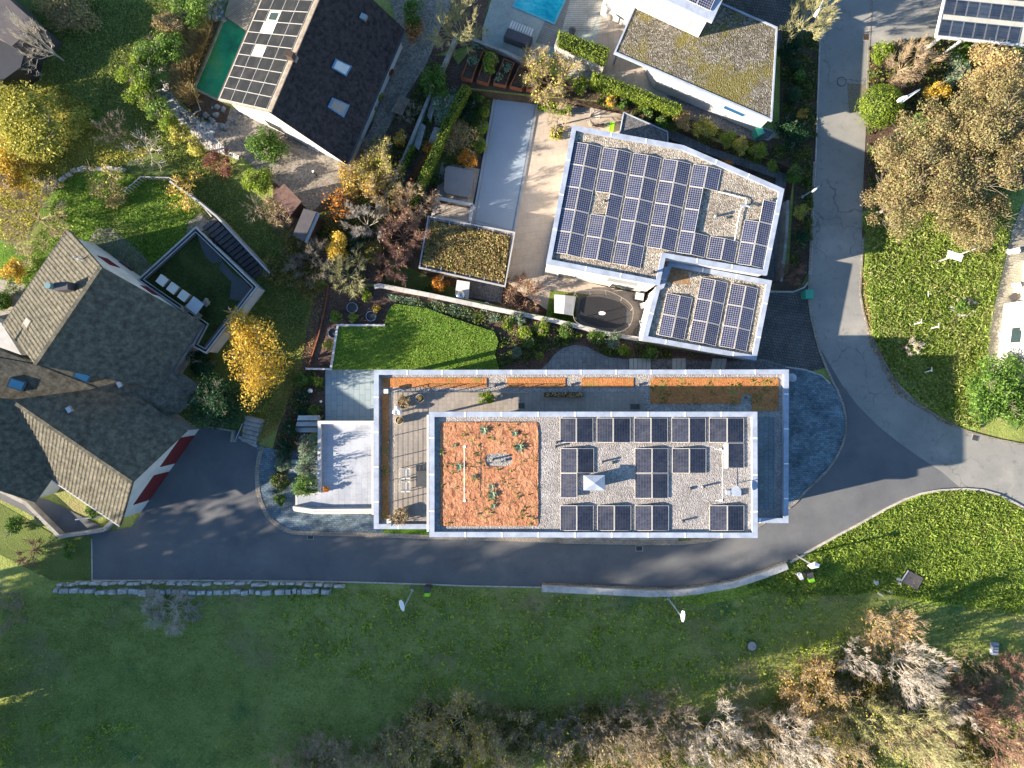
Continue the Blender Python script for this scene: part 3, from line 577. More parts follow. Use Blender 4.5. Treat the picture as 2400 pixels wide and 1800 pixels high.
# ---- solar modules. A pair is two modules leaning on each other; each module is a thing (frame + cells)
def module(label, quad, grp, cells='cells', frame='offwhite', th=.04, fw=.020, uvr=0, side=None):
    # quad: 4 world corners (x,y,z), ordered: top-left, top-right, bottom-right, bottom-left in the photo
    q = [Vector(p) for p in quad]; c = sum(q, Vector())/4; nrm = (q[1]-q[0]).cross(q[3]-q[0]).normalized()
    if nrm.z < 0: nrm = -nrm
    t = thing('solar_panel', label, 'solar panel', c, grp)
    inn = []
    for i in range(4):
        d1 = (q[(i+1) % 4]-q[i]).normalized(); d2 = (q[i-1]-q[i]).normalized(); inn.append(q[i]+(d1+d2)*fw)
    fb = MB(); up = nrm*.006
    vs = [p+up for p in q]+[p+up for p in inn]+[p-nrm*th for p in q]+[p for p in inn]
    fs = [[i, (i+1) % 4, 4+(i+1) % 4, 4+i] for i in range(4)]+[[8+i, 8+(i+1) % 4, (i+1) % 4, i] for i in range(4)]+[[4+i, 4+(i+1) % 4, 12+(i+1) % 4, 12+i] for i in range(4)]+[[11, 10, 9, 8]]
    fb.add(vs, fs); fb.build('frame', G[frame], t)
    if side:                                # triangular stand side visible at the outer edge
        pass
    uvs = [(0, 1), (1, 1), (1, 0), (0, 0)]
    MB().add(inn, [[3, 2, 1, 0]], [[uvs[3], uvs[2], uvs[1], uvs[0]]]).build('cells', G[cells], t)
    return t
# ---------------------------------------------------------------- main building: long white block with a set-back top floor
ZU, ZL = 7.2, 4.6
mbld = thing('white_terraced_building', 'long white flat roofed building with gravel roof and red planted beds beside the lane', 'building', (*P(1360, 1060), 0))
low = PP([(876,867),(1849,866),(1848,1226),(1400,1226),(1400,1240),(876,1240)], ZL)
lw = MB(); lw.prism(inset(PP([(972,867),(1849,866),(1848,1226),(1400,1226),(1400,1240),(972,1240)], ZL), .30), -.3, ZL-.42, top=False)
lw.box((*P(890,882,ZL), 2.0), (.3, .3, 4.2)); lw.box((*P(890,1228,ZL), 2.0), (.3, .3, 4.2))
lw.build('lower_wall', G['white'], mbld)
fb = MB(); ring(fb, low, .36, ZL-.40, ZL); fb.build('lower_coping', G['coping'], mbld); seams(mbld, low, .36, ZL)
MB().prism(inset(low, .37), ZL-.42, ZL-.36, bottom=True).build('lower_roof_gravel', G['roof_gravel'], mbld)
z = ZL-.30
def bed(px, mname, z0, z1, name, rnd=0): return MB().prism(PP(px, z1), z0, z1).build(name, G[mname], mbld)
bed([(896,886),(1141,886),(1141,908),(896,908)], 'sedum_dark', z-.05, z, 'planted_bed')
bed([(1188,886),(1325,886),(1325,908),(1188,908)], 'sedum_dark', z-.05, z, 'planted_bed')
bed([(1363,886),(1485,886),(1485,908),(1363,908)], 'sedum_dark', z-.05, z, 'planted_bed')
bed([(1524,892),(1530,886),(1822,886),(1825,892),(1825,958),(1818,963),(1762,963),(1762,928),(1757,924),(1744,924),(1738,930),(1736,946),(1524,946)], 'sedum_dark', z-.05, z, 'planted_bed')
bed([(895,924),(911,924),(911,1216),(895,1216)], 'sedum_dark', z-.05, z, 'planted_bed')
MB().prism(PP([(925,918),(1510,918),(1510,985),(1010,985),(1010,1228),(925,1228)], z), z-.05, z+.01).build('terrace_floor', G['slab_roof'], mbld)
MB().prism(PP([(1760,978),(1814,978),(1814,1194),(1760,1194)], z), z-.05, z+.01).build('terrace_floor', G['slate'], mbld)
# top floor
up = PP([(1006,965),(1775,965),(1776,1261),(1006,1259)], ZU)
uw = MB().prism(inset(PP([(1158,965),(1775,965),(1776,1261),(1158,1259)], ZU), .28), z, ZU-.42, top=False)
uw.build('upper_wall', G['white'], mbld)
ub = MB(); ring(ub, up, .36, ZU-.40, ZU); ub.build('upper_coping', G['coping'], mbld); seams(mbld, up, .36, ZU)
MB().prism(inset(up, .37), ZU-.44, ZU-.30, bottom=True).build('upper_roof_gravel', G['roof_gravel'], mbld)
for a, b_ in ((1016,975), (1016,1248), (1016,1110)): MB().box((*P(a, b_, ZU), (z+ZU)/2-.2), (.14, .14, ZU-z-.45)).build('canopy_post', G['coping'], mbld)
MB().box((*P(1002.5,1109,6.9), 6.85), (.13, M2(274,6.9), .22)).build('awning_box', G['cream'], mbld)
MB().box((*P(873.5,1098,4.3), 4.25), (.13, M2(216,4.3), .22)).build('awning_box', G['cream'], mbld)
zr = ZU-.30
rb = [(1034,989),(1258,989),(1263,995),(1263,1228),(1258,1233),(1034,1233),(1031,1228),(1031,994)]
ell = [(1168.5+31*math.copysign(abs(math.cos(t))**.6, math.cos(t)), 1078+15.5*math.copysign(abs(math.sin(t))**.8, math.sin(t))) for t in [i*math.pi/12 for i in range(24)]]
# substrate bed with relief
def relief(name, px, m, z, amp, step, parent, hole=None, seed=1):
    poly = PP(px, z); xs = [p[0] for p in poly]; ys = [p[1] for p in poly]; r = random.Random(seed)
    pts = [Vector(p) for p in poly]; n = len(pts); ed = [(i, (i+1) % n) for i in range(n)]
    hp = PP(hole, z) if hole else None
    if hp:
        k = len(pts); pts += [Vector(p) for p in hp]; ed += [(k+i, k+(i+1) % len(hp)) for i in range(len(hp))]
    nb = len(pts); gx = np.arange(min(xs), max(xs), step); gy = np.arange(min(ys), max(ys), step)
    for x in gx:
        for y in gy:
            a, b = x+r.uniform(-.4, .4)*step, y+r.uniform(-.4, .4)*step
            if inpoly([a], [b], poly)[0] and not (hp and inpoly([a], [b], hp)[0]): pts.append(Vector((a, b)))
    ov, oe, of, ove, *_ = geometry.delaunay_2d_cdt(pts, ed, [], 0, 1e-4)
    vs = []
    for i, v in enumerate(ov):
        vs.append((v.x, v.y, z-.03 if any(j < nb for j in ove[i]) else z+r.uniform(-amp*.3, amp)))
    fs = []
    for f in of:
        cx = sum(ov[i].x for i in f)/len(f); cy = sum(ov[i].y for i in f)/len(f)
        if inpoly([cx], [cy], poly)[0] and not (hp and inpoly([cx], [cy], hp)[0]): fs.append(list(f))
    return MB().add(vs, fs).build(name, m, parent)
relief('planted_bed', rb, G['sedum'], zr+.06, .035, .20, mbld, ell)
# lower terrace slab with its white parapets
tb = thing('garage_terrace', 'pale slab roof terrace with white parapets at the left end of the long building', 'terrace', (*P(800, 1090), 0))
zt = 1.3
MB().prism(PP([(746,990),(890,990),(890,1196),(735,1196),(692,1190),(692,1160),(746,1154)], zt), .0, zt).build('base', G['white'], tb)
MB().prism(PP([(753,996),(888,996),(888,1189),(735,1189),(697,1185),(697,1163),(753,1158)], zt+.01), zt-.1, zt+.012).build('slab_floor', G['slab_white'], tb)
MB().strip(PP([(748,1156),(748,990),(880,990)], zt+.35), .24, zt-.1, zt+.35).build('parapet', G['white'], tb)
MB().strip(PP([(686,1189),(735,1196),(880,1195)], zt+.5), .16, 0.0, zt+.5).build('parapet', G['white'], tb)
pq = PP([(686,1192),(735,1199),(874,1198)], zt+.5)
mbq = MB(); lo = [(p[0], p[1]-.26) for p in pq]
mbq.add([(*pq[0], zt+.5), (*pq[1], zt+.5), (*pq[2], zt+.5), (*lo[0], zt+.15), (*lo[1], zt+.15), (*lo[2], zt+.15), (*lo[0], 0), (*lo[1], 0), (*lo[2], 0)], [[3, 4, 1, 0], [4, 5, 2, 1], [6, 7, 4, 3], [7, 8, 5, 4]])
mbq.build('sloped_coping', G['cream'], tb)
stm = plain('pale_blue_steps', (.36,.40,.41), .8)
for i in range(3):
    MB().prism(PP([(700-i*3,974+i*14),(744,974+i*14),(744,985+i*14),(697-i*3,985+i*14)], 1.0-i*.3), 0, 1.1-i*.3).build('step', stm, tb)
for i in range(3):
    MB().prism(PP([(684-i*3,1078+i*11),(706,1078+i*11),(706,1087+i*11),(682-i*3,1087+i*11)], .5-i*.15), 0, .55-i*.15).build('step', stm, tb)

# flat roof modules on the top floor (px measured at the roof)
RZ = ZU-.30
grpm = 'black solar panels on the long white building'
TIL = .24
rows = [('back row', 979.5, 1037.0, [(1312.5,1351,1390,'first'),(1398.7,1437.5,1477.5,'second'),(1486,1526,1565,'third'),(1574,1615.5,1654,'fourth'),(1662,1704.5,1743.5,'fifth')]),
        ('front row', 1185, 1244, [(1313,1352,1391,'first'),(1400,1440,1479,'second'),(1488,1528.5,1567.5,'third'),(1663,1705,1744,'last')])]
def mpair(x0, xm, x1, y0, y1, lab, left=True, right=True):
    zl, zh = RZ+.10, RZ+.10+TIL
    if left: module('left-leaning black panel of the '+lab, [(*P(x0, y0, zl), zl), (*P(xm-.6, y0, zh), zh), (*P(xm-.6, y1, zh), zh), (*P(x0, y1, zl), zl)], grpm, 'cells_black')
    if right: module('right-leaning black panel of the '+lab, [(*P(xm+.6, y0, zh), zh), (*P(x1, y0, zl), zl), (*P(x1, y1, zl), zl), (*P(xm+.6, y1, zh), zh)], grpm, 'cells_black')
for nm, y0, y1, prs in rows:
    for x0, xm, x1, o in prs: mpair(x0, xm, x1, y0, y1, '%s pair in the %s on the long white building' % (o, nm))
mpair(1314, 1353, 1392, 1051, 1108.5, 'pair just above the square hood')
mpair(1314, 1353, 1392, 1109.5, 1167, 'unit left of the square hood', True, False)
mpair(1488, 1528.5, 1566, 1051, 1108.5, 'pair at the tip of the hood shadow')
mpair(1488, 1528.5, 1566, 1110, 1168, 'pair below the tip of the hood shadow')
mpair(1575.5, 1616, 1655, 1051, 1109, 'lone middle pair right of the hood shadow')
mpair(1662, 1706, 1744, 1039, 1097, 'unit at the right roof end below the back row', False, True)
wb = MB(); wb.add([(*P(1697,1040,RZ+.1), RZ+.1), (*P(1705,1040,RZ+.34), RZ+.34), (*P(1705,1097,RZ+.34), RZ+.34), (*P(1697,1097,RZ+.1), RZ+.1)], [[3, 2, 1, 0]])
wb.build('panel_wind_plate', G['whiteplastic'], mbld)
# hood, pipes, antenna, lightning rods
hz = RZ
hd = thing('roof_hood', 'square white hood with a pyramid lid on the gravel roof', 'roof hood', (*P(1393,1132,hz+1), hz))
MB().box((*P(1393,1132,hz+1), hz+.5), (1.05, .75, 1.0)).build('shaft', G['coping'], hd)
q = P(1393,1132,hz+1.1); MB().add([(q[0]-.74, q[1]-.52, hz+1.0), (q[0]+.74, q[1]-.52, hz+1.0), (q[0]+.74, q[1]+.52, hz+1.0), (q[0]-.74, q[1]+.52, hz+1.0), (q[0], q[1], hz+1.22)], [[0, 1, 4], [1, 2, 4], [2, 3, 4], [3, 0, 4], [3, 2, 1, 0]]).build('lid', G['coping'], hd)
def pipe(px, py, z, r, h, m, label, cat='vent pipe', cap=True, grp=None):
    t = thing('vent_pipe', label, cat, (*P(px, py, z), z), grp); c = P(px, py, z+h)
    MB().lathe((c[0], c[1], z), [(r, 0), (r, h)], 12).build('pipe', G[m], t)
    if cap: MB().lathe((c[0], c[1], z+h), [(r*1.35, 0), (r*1.35, .04), (r*.5, .10)], 12).build('cap', G['dark' if m != 'black' else 'black'], t)
    return t
VG = 'vent pipes on the flat roofs'
for a, b_, z0, h, mm, lb in ((1303,1047,RZ,.30,'black','black vent pipe just left of the panel pair above the hood, lower of two'),(1305,1037,RZ,.22,'black','black vent pipe at the left edge of the back panel row, upper of two'),
    (1412,1084,RZ,.42,'coping','grey pipe with a long shadow above the square hood'),(1436,1084,RZ,.08,'dark','small dark vent stub above the square hood'),
    (1618,1145,RZ,.10,'dark','low round dark vent right of the middle panel pairs'),(1649,1142,RZ,.40,'coping','thin pipe with a long shadow near the antenna mast'),
    (1602,1222,RZ,.32,'black','black vent pipe in the gap of the front panel row'),(1155,1078,RZ,.48,'coping','grey pipe in the oval gravel patch of the red bed'),
    (1186,1078,RZ,.10,'dark','dark vent stub in the oval gravel patch of the red bed'),
    (1161,903,z,.10,'dark','dark roof drain between the first two orange beds'),(1339,902,z,.10,'dark','dark roof drain between the second and third orange beds'),(1498,902,z,.10,'dark','dark roof drain before the widest orange bed'),(1748,932,z,.10,'dark','dark roof drain in the notch of the widest orange bed')):
    pipe(a, b_, z0, .07 if h > .2 else .09, h, mm, lb, grp=VG)
an = thing('antenna_mast', 'antenna mast with small dish at the right end of the gravel roof', 'antenna', (*P(1727,1150,RZ), RZ))
c = P(1727,1140,RZ+1.0)
MB().tube([(c[0], c[1], RZ), (c[0], c[1], RZ+1.5)], .03).build('mast', G['steel'], an)
MB().tube([(c[0]-.15, c[1]+.1, RZ+1.3), (c[0]+.3, c[1]-.1, RZ+1.3)], .02, 5).tube([(c[0]-.1, c[1]+.3, RZ+1.1), (c[0]+.1, c[1]-.3, RZ+1.1)], .02, 5).build('antenna_arms', G['steel'], an)
MB().lathe((c[0], c[1]-.35, RZ+.7), [(.02, 0), (.2, .03), (.34, .12)], 16).build('dish', G['coping'], an)
MB().box((c[0]+.3, c[1]-.6, RZ+.12), (.5, .4, .22)).box((c[0]-.3, c[1]-.55, RZ+.10), (.35, .3, .18)).build('ballast', G['coping'], an)
def rod(px, py0, py1, z, side, label):
    t = thing('safety_rail', label, 'safety rail', (*P(px, py0, z), z), 'thin white safety rails on the gravel roof')
    zz = z+.45; a, b_ = P(px, py0, zz), P(px, py1, zz)
    MB().tube([(a[0]+.35*side, a[1], z+.05), (a[0], a[1], zz), (b_[0], b_[1], zz), (b_[0]+.35*side, b_[1], z+.05)], .016, 5).build('rail', G['whiteplastic'], t)
    MB().box((a[0], a[1], z+.04), (.16, .16, .05)).build('foot_plate', G['whiteplastic'], t); MB().box((b_[0], b_[1], z+.04), (.16, .16, .05)).build('foot_plate', G['whiteplastic'], t)
rod(1088, 1048, 1176, RZ+.05, 1, 'thin white safety rail crossing the red planted bed')
rod(1693, 1054, 1175, RZ, -1, 'thin white safety rail left of the antenna mast')
# terrace furniture on the lower roof
ZT = z+.01
rl = thing('terrace_railing', 'thin wire railing along the left and upper edges of the roof terrace', 'railing', (*P(923,918,ZT), ZT))
rp = PP([(920,1229),(920,919),(1240,919)], ZT+.5)

def seg(a, b, n):
    return [(a[0]+(b[0]-a[0])*i/n, a[1]+(b[1]-a[1])*i/n) for i in range(n+1)]
for p in seg(rp[0], rp[1], 6)+seg(rp[1], rp[2], 7)[1:]: MB().box((p[0], p[1], ZT+.5), (.05, .05, 1.0)).build('post', G['dark'], rl)
for k in range(7): MB().tube([(p[0], p[1], ZT+.12+.14*k) for p in rp], .012 if k < 6 else .025, 4).build('wire' if k < 6 else 'handrail', G['dark'], rl)
for a, b_, lb in ((905,917,'upper'), (912,1221,'lower')):
    t = thing('terrace_light', 'small white cube light at the %s left corner of the roof terrace' % lb, 'light', (*P(a, b_, ZT), ZT), 'white cube lights on the roof terrace')
    MB().box((*P(a, b_, ZT+.4), ZT+.2), (.12, .12, .4)).build('post', G['white'], t); MB().box((*P(a, b_, ZT+.5), ZT+.5), (.30, .30, .24)).build('lamp_box', G['whiteplastic'], t)
def chair(px, py, w_, d_, label, rz=0):
    c = P(px, py, ZT+.4); t = thing('garden_chair', label, 'chair', (c[0], c[1], ZT), 'white slatted chairs on the roof terrace')
    sb = MB(); n = 9
    for i in range(n): sb.box((c[0]+.05, c[1]-w_/2+w_*(i+.5)/n, ZT+.40), (d_*.85, w_/n*.55, .03))
    sb.build('seat', G['offwhite'], t)
    bb = MB()
    for i in range(n): bb.add([(c[0]-d_*.45, c[1]-w_/2+w_*(i+.22)/n, ZT+.40), (c[0]-d_*.60, c[1]-w_/2+w_*(i+.22)/n, ZT+.85), (c[0]-d_*.60, c[1]-w_/2+w_*(i+.78)/n, ZT+.85), (c[0]-d_*.45, c[1]-w_/2+w_*(i+.78)/n, ZT+.40)], [[0, 3, 2, 1], [0, 1, 2, 3]])
    bb.build('backrest', G['offwhite'], t)
    MB().box((c[0], c[1]-w_/2-.03, ZT+.58), (d_, .06, .04)).build('armrest', G['offwhite'], t)
    MB().box((c[0], c[1]+w_/2+.03, ZT+.58), (d_, .06, .04)).build('armrest', G['offwhite'], t)
    for i, j in ((-1, -1), (-1, 1), (1, -1), (1, 1)): MB().box((c[0]+i*d_*.46, c[1]+j*(w_/2+.03), ZT+.28), (.05, .05, .56)).build('leg', G['offwhite'], t)
chair(950, 1109.5, .66, .78, 'upper white slatted chair facing the building on the roof terrace')
chair(950, 1140, .66, .78, 'lower white slatted chair facing the building on the roof terrace')
c = P(984,1122,ZT+.4); t = thing('garden_table', 'dark low table between the white slatted chairs and the top floor', 'table', (c[0], c[1], ZT))
MB().box((c[0]+.1, c[1], ZT+.40), (.75, 1.15, .04)).build('tabletop', G['dark'], t)
for i, j in ((-1, -1), (-1, 1), (1, -1), (1, 1)): MB().box((c[0]+.1+i*.34, c[1]+j*.52, ZT+.19), (.05, .05, .38)).build('leg', G['dark'], t)
def pot(px, py, r, h, label, m='cream', plant=None, grp='round planters on the roof terrace', z=ZT):
    c = P(px, py, z+h); t = thing('planter', label, 'planter', (c[0], c[1], z), grp)
    MB().lathe((c[0], c[1], z), [(r*.8, 0), (r, h), (r*.9, h), (r*.87, h-.06)], 20).build('pot', G[m], t, True)
    MB().lathe((c[0], c[1], z), [(r*.88, h-.05), (.01, h-.03)], 16).build('soil', G['soil'], t)
    return t, c
POTS = [pot(984,934,.31,.55,'round cream planter right of the large dry planter, by the railing'), pot(936,985,.31,.5,'round cream planter below the three white globes'),
        pot(945,943,.46,.45,'large planter of dry brown plants above the three white globes','wood'), pot(941,1205,.50,.5,'large round planter at the lower left corner of the roof terrace','wood')]
for i, (a, b_, lb) in enumerate(((930.5,956.5,'top one of the three white globes'),(926,966,'left one of the three white globes'),(936.5,966,'right one of the three white globes'))):
    c = P(a, b_, ZT+.7); t = thing('globe_lamp', lb+' on the roof terrace', 'lamp', (c[0], c[1], ZT), 'white globe lamps on the roof terrace')
    MB().tube([(c[0], c[1], ZT), (c[0], c[1], ZT+.6)], .03).build('stem', G['steel'], t); MB().ball((c[0], c[1], ZT+.72), .20, 18).build('globe', G['whiteplastic'], t, True)
c = P(1321.5,925.5,ZT+.4); t = thing('planter_box', 'long dark planter box against the upper terrace edge', 'planter', (c[0], c[1], ZT))
ring(MB(), [(c[0]-1.42, c[1]-.17), (c[0]+1.42, c[1]-.17), (c[0]+1.42, c[1]+.17), (c[0]-1.42, c[1]+.17)], .03, ZT, ZT+.4).build('box', G['wood_dark'], t)
MB().box((c[0], c[1], ZT+.3), (2.8, .30, .06)).build('soil', G['soil'], t)
for px, py, lb in ((1222,951,'small dark folding chair at the shadow edge of the roof terrace'), (1487,953,'dark lounge chair in the shade of the roof terrace')):
    c = P(px, py, ZT+.3); t = thing('folding_chair', lb, 'chair', (c[0], c[1], ZT)); s_ = 1 if px < 1300 else 1.5
    MB().box((c[0], c[1], ZT+.35), (.42*s_, .40, .03)).build('seat', G['dark'], t); MB().box((c[0]+.22*s_, c[1], ZT+.55), (.03, .40, .40)).build('backrest', G['dark'], t)
    for i, j in ((-1, -1), (-1, 1), (1, -1), (1, 1)): MB().tube([(c[0]+i*.2*s_, c[1]+j*.18, ZT), (c[0]+i*.16*s_, c[1]+j*.18, ZT+.34)], .015, 5).build('leg', G['steel'], t)
# round thing at the corner of the long building
c = P(1858,885,2.2); t = thing('parasol', 'round pale closed-canopy parasol seen at the upper right corner of the long building', 'parasol', (c[0], c[1], 0))
MB().tube([(c[0], c[1], 0), (c[0], c[1], 2.2)], .03).build('pole', G['steel'], t); MB().lathe((c[0], c[1], 2.1), [(.33, 0), (.30, .06), (.02, .16)], 20).build('canopy', G['coping'], t, True)
# ---------------------------------------------------------------- rays, walls and tiled roofs
def ray_plane(px, py, p0, n):
    o = Vector((0, 0, CH)); d = Vector(((px-1200)/F, -(py-900)/F, -1)); p0 = Vector(p0); n = Vector(n)
    return o+d*((p0-o).dot(n)/d.dot(n))
def on_wall(px, py, A, B, off=.02):
    d = Vector((B[0]-A[0], B[1]-A[1], 0)).normalized(); n = Vector((-d.y, d.x, 0)); p = ray_plane(px, py, (A[0], A[1], 0), n)
    if n.dot(Vector((-p.x, -p.y, 0))) < 0: n = -n
    return p+n*off
def wall_rect(px, A, B, off=.03, th=.04):
    # panel on a wall from photo corners, squared up: uses mean verticals
    pts = [on_wall(a, b, A, B, off) for a, b in px]
    return pts
def slab_quad(mb, pts, th):
    c = sum(pts, Vector())/len(pts); n = (pts[1]-pts[0]).cross(pts[2]-pts[0]).normalized()
    if n.dot(Vector((0, 0, CH))-c) < 0: pts = pts[::-1]; n = -n
    k = len(pts); mb.add([p for p in pts]+[p-n*th for p in pts], [list(range(k))]+[[i, k+i, k+(i+1) % k, (i+1) % k] for i in range(k)])
    return mb
def wallbox(A, B, s0, s1, z0, z1, off, th, mb):
    # box on wall AB between distances s0..s1 from A and heights z0..z1
    a = Vector((A[0], A[1], 0)); d = Vector((B[0]-A[0], B[1]-A[1], 0)).normalized(); n = Vector((-d.y, d.x, 0))
    m = a+d*((s0+s1)/2)
    if n.dot(Vector((-m.x, -m.y, 0))) < 0: n = -n
    c = m+n*(off+th/2)
    mb.box((c.x, c.y, (z0+z1)/2), (s1-s0, th, z1-z0), math.atan2(d.y, d.x)); return mb
def wall_window(parent, px, A, B, name='window', frame='offwhite', pane='glass'):
    q = [on_wall(a, b, A, B, 0) for a, b in px]; a = Vector((A[0], A[1], 0)); d = Vector((B[0]-A[0], B[1]-A[1], 0)).normalized()
    s = [(p-a).dot(d) for p in q]; zz = [p.z for p in q]; s0, s1, z0, z1 = min(s), max(s), min(zz), max(zz)
    w = wallbox(A, B, s0-.06, s1+.06, z0-.06, z1+.06, 0, .04, MB()).build(name, G[frame], parent)
    wallbox(A, B, s0, s1, z0, z1, .03, .03, MB()).build('pane', G[pane], w)
    return (s0, s1, z0, z1)
def tiled_plane(name, poly, eave_dir, m, parent, tw=.30, tl=.34, amp=.028, step=.035, jit=.006, seed=0):
    # poly: coplanar world points; eave_dir: horizontal direction of the courses. Builds pantiles as real relief
    poly = [Vector(p) for p in poly]; n = (poly[1]-poly[0]).cross(poly[2]-poly[0]).normalized()
    if n.z < 0: n = -n
    u = Vector(eave_dir); u = (u-n*u.dot(n)).normalized(); v = n.cross(u)
    if v.z < 0: v = -v; 
    o = poly[0]; U = [(p-o).dot(u) for p in poly]; V = [(p-o).dot(v) for p in poly]
    r = np.random.default_rng(seed); u0, u1, v0, v1 = min(U), max(U), min(V), max(V)
    nc = int((u1-u0)/tw)+1; nr = int((v1-v0)/tl)+1; K = 4
    us = u0+np.arange(nc*K+1)*(tw/K); 
    verts = []; faces = []
    cw = np.array([0, 1.0, .75, .1]); prof = np.append(np.tile(cw, nc), 0)*amp
    for i in range(nr):
        va, vb = v0+i*tl, v0+(i+1)*tl+.01
        j = r.uniform(-jit, jit, len(us))
        for vv, h in ((va, step+.0), (vb, .0)):
            for k in range(len(us)): verts.append((us[k], vv, h+prof[k]+j[k]))
        for k in range(len(us)): verts.append((us[k], va, -.02))
        b = i*3*len(us); m_ = len(us)
        for k in range(m_-1):
            faces.append((b+k, b+k+1, b+m_+k+1, b+m_+k)); faces.append((b+2*m_+k, b+2*m_+k+1, b+k+1, b+k))
    bm = bmesh.new(); vs = [bm.verts.new((o+u*a+v*b_+n*c)) for a, b_, c in verts]; ul = bm.loops.layers.uv.new('UVMap'); ml = len(us)
    for f in faces:
        ff = bm.faces.new([vs[k] for k in f]); row = f[0]//(3*ml)
        for lp, k in zip(ff.loops, f): lp[ul].uv = ((us[k % ml]-u0)/tw, row+(.0 if (k % (3*ml))//ml != 1 else .98))
    c2 = sum(poly, Vector())/len(poly)
    for i in range(len(poly)):
        a, b_ = poly[i], poly[(i+1) % len(poly)]; pn = (b_-a).cross(n).normalized()
        if pn.dot(c2-a) > 0: pn = -pn
        bmesh.ops.bisect_plane(bm, geom=bm.verts[:]+bm.edges[:]+bm.faces[:], plane_co=a, plane_no=pn, clear_outer=True)
    base = MB(); k = len(poly); q = poly if (poly[1]-poly[0]).cross(poly[2]-poly[0]).dot(n) > 0 else poly[::-1]
    bv = [bm.verts.new(p-n*.03) for p in q]; bw = [bm.verts.new(p-n*.18) for p in q]
    bm.faces.new(bv); bm.faces.new(bw[::-1])
    for i in range(k): bm.faces.new([bv[i], bw[i], bw[(i+1) % k], bv[(i+1) % k]])
    sh = WL[parent.name]
    for x in bm.verts: x.co -= sh
    me = bpy.data.meshes.new(name); bm.to_mesh(me); bm.free()
    return link_mesh(name, me, m, parent, sh, False)
def bar(mb, a, b, w_, h): # rectangular bar between two points
    a, b = Vector(a), Vector(b); d = (b-a).normalized(); s = d.cross(Vector((0, 0, 1)))
    s = s.normalized() if s.length > 1e-4 else Vector((1, 0, 0)); t = s.cross(d)
    vs = [p+s*i*w_/2+t*j*h/2 for p in (a, b) for i, j in ((-1, -1), (1, -1), (1, 1), (-1, 1))]
    return mb.add(vs, [[3, 2, 1, 0], [4, 5, 6, 7], [0, 1, 5, 4], [1, 2, 6, 5], [2, 3, 7, 6], [3, 0, 4, 7]])
def flat_house(name, label, top, z, zb, wallins=.12, gravelm='roof_gravel_warm', cop='coping', cw=.34, dep=.24, wallm='white', jt=True, cat='building'):
    c = sum((Vector(p) for p in top), Vector((0, 0)))/len(top); t = thing(name, label, cat, (c.x, c.y, zb))
    MB().prism(inset(top, wallins), zb-.1, z-.3, top=False).build('wall', G[wallm], t)
    ring(MB(), top, cw, z-.36, z).build('coping', G[cop], t)
    if jt: seams(t, top, cw, z, 2.6)
    MB().prism(inset(top, cw+.01), z-dep-.12, z-dep, bottom=True).build('roof_gravel', G[gravelm], t)
    return t
# ---------------------------------------------------------------- angled house with its panels
ZC = 4.4; ZG = 2.85
ctop = PP([(1341.6,293),(1602.5,340.3),(1838.5,442.6),(1797.8,644.5),(1560,604),(1546,668),(1280,617)], ZC)
ch = flat_house('angled_white_house', 'angled flat roofed white house covered with blue grid solar panels', ctop, ZC, ZP)
wA, wB = inset(ctop, .12)[:2], None
iw = inset(ctop, .12)
def edge_near(pts, p):   # wall segment nearest a point
    best = None
    for i in range(len(pts)):
        a, b = Vector(pts[i]), Vector(pts[(i+1) % len(pts)]); d = b-a; t_ = max(0, min(1, (Vector(p)-a).dot(d)/d.dot(d))); r = (a+d*t_-Vector(p)).length
        if best is None or r < best[0]: best = (r, tuple(a), tuple(b))
    return best[1], best[2]
sA, sB = edge_near(iw, P(1410, 650, 2))
wall_window(ch, [(1427,649),(1505,666),(1500,671),(1424,655)], sA, sB, 'strip_window', 'offwhite', 'skylight')
wall_window(ch, [(1435,664),(1480,674),(1478,680),(1432,671)], sA, sB, 'window')
wall_window(ch, [(1310,640),(1345,648),(1343,653),(1308,646)], sA, sB, 'window')
gtop = PP([(1567,612),(1809.6,657.6),(1772.4,845),(1505,797),(1537,672),(1547,667)], ZG)
gh = flat_house('flat_roofed_garage', 'low white garage with gravel roof joined to the angled house', gtop, ZG, ZP, gravelm='roof_gravel_warm', cw=.36)
MB().prism(PP([(1572,622),(1560,660),(1620,668),(1612,640),(1640,628)], ZG-.2), ZG-.3, ZG-.232).build('moss_patch', mottle('rusty_sedum', [(.16,.09,.04),(.27,.17,.09),(.34,.26,.17)], 1.2, 9, .6), gh)
bx = thing('roof_unit', 'small pale box fixed beside the notch of the angled house roof', 'roof unit', (*P(1562,640,ZC-1), ZG))
MB().box((*P(1559,640,ZG+.6), ZG+.35), (.35, .95, .7), R(-12)).build('casing', G['coping'], bx)
PC = ZC-.24; grc = 'blue grid solar panels on the angled house'; grg = 'blue grid solar panels on the garage'
def gridpanels(o, dv, offs, rows, z, where, grp, nm):
    zl, zh = z+.08, z+.26
    for side in (0, 1):
        x0, x1 = ((0, 0), offs[0]) if side == 0 else (offs[0], offs[1])
        for r_ in rows[side]:
            a = (o[0]+dv[0]*r_, o[1]+dv[1]*r_); g = 1.2
            def q(off, k, zz, s): return (*P(a[0]+off[0]+dv[0]*k+s, a[1]+off[1]+dv[1]*k, zz), zz)
            z0, z1 = (zl, zh) if side == 0 else (zh, zl); e = 1-g/52
            module('%s tilted panel, %s row, of the %s panel pair column %s' % (('left', 'right')[side], ORD[r_], nm, where),
                   [q(x0, 0, z0, .6), q(x1, 0, z1, -.9), q(x1, e, z1, -.9), q(x0, e, z0, .6)], grp, 'cells')
RW = [((0,1,2,3,4),(0,1,2,3,4)), ((0,1,3,4),(0,1,2,3,4)), ((0,1,2,3,4),(0,1,2,3,4)), ((0,1,2,3),(0,1,2,3)), ((0,1,2,3),(0,3)), ((3,),(3,)), ((2,3),(1,2,3))]
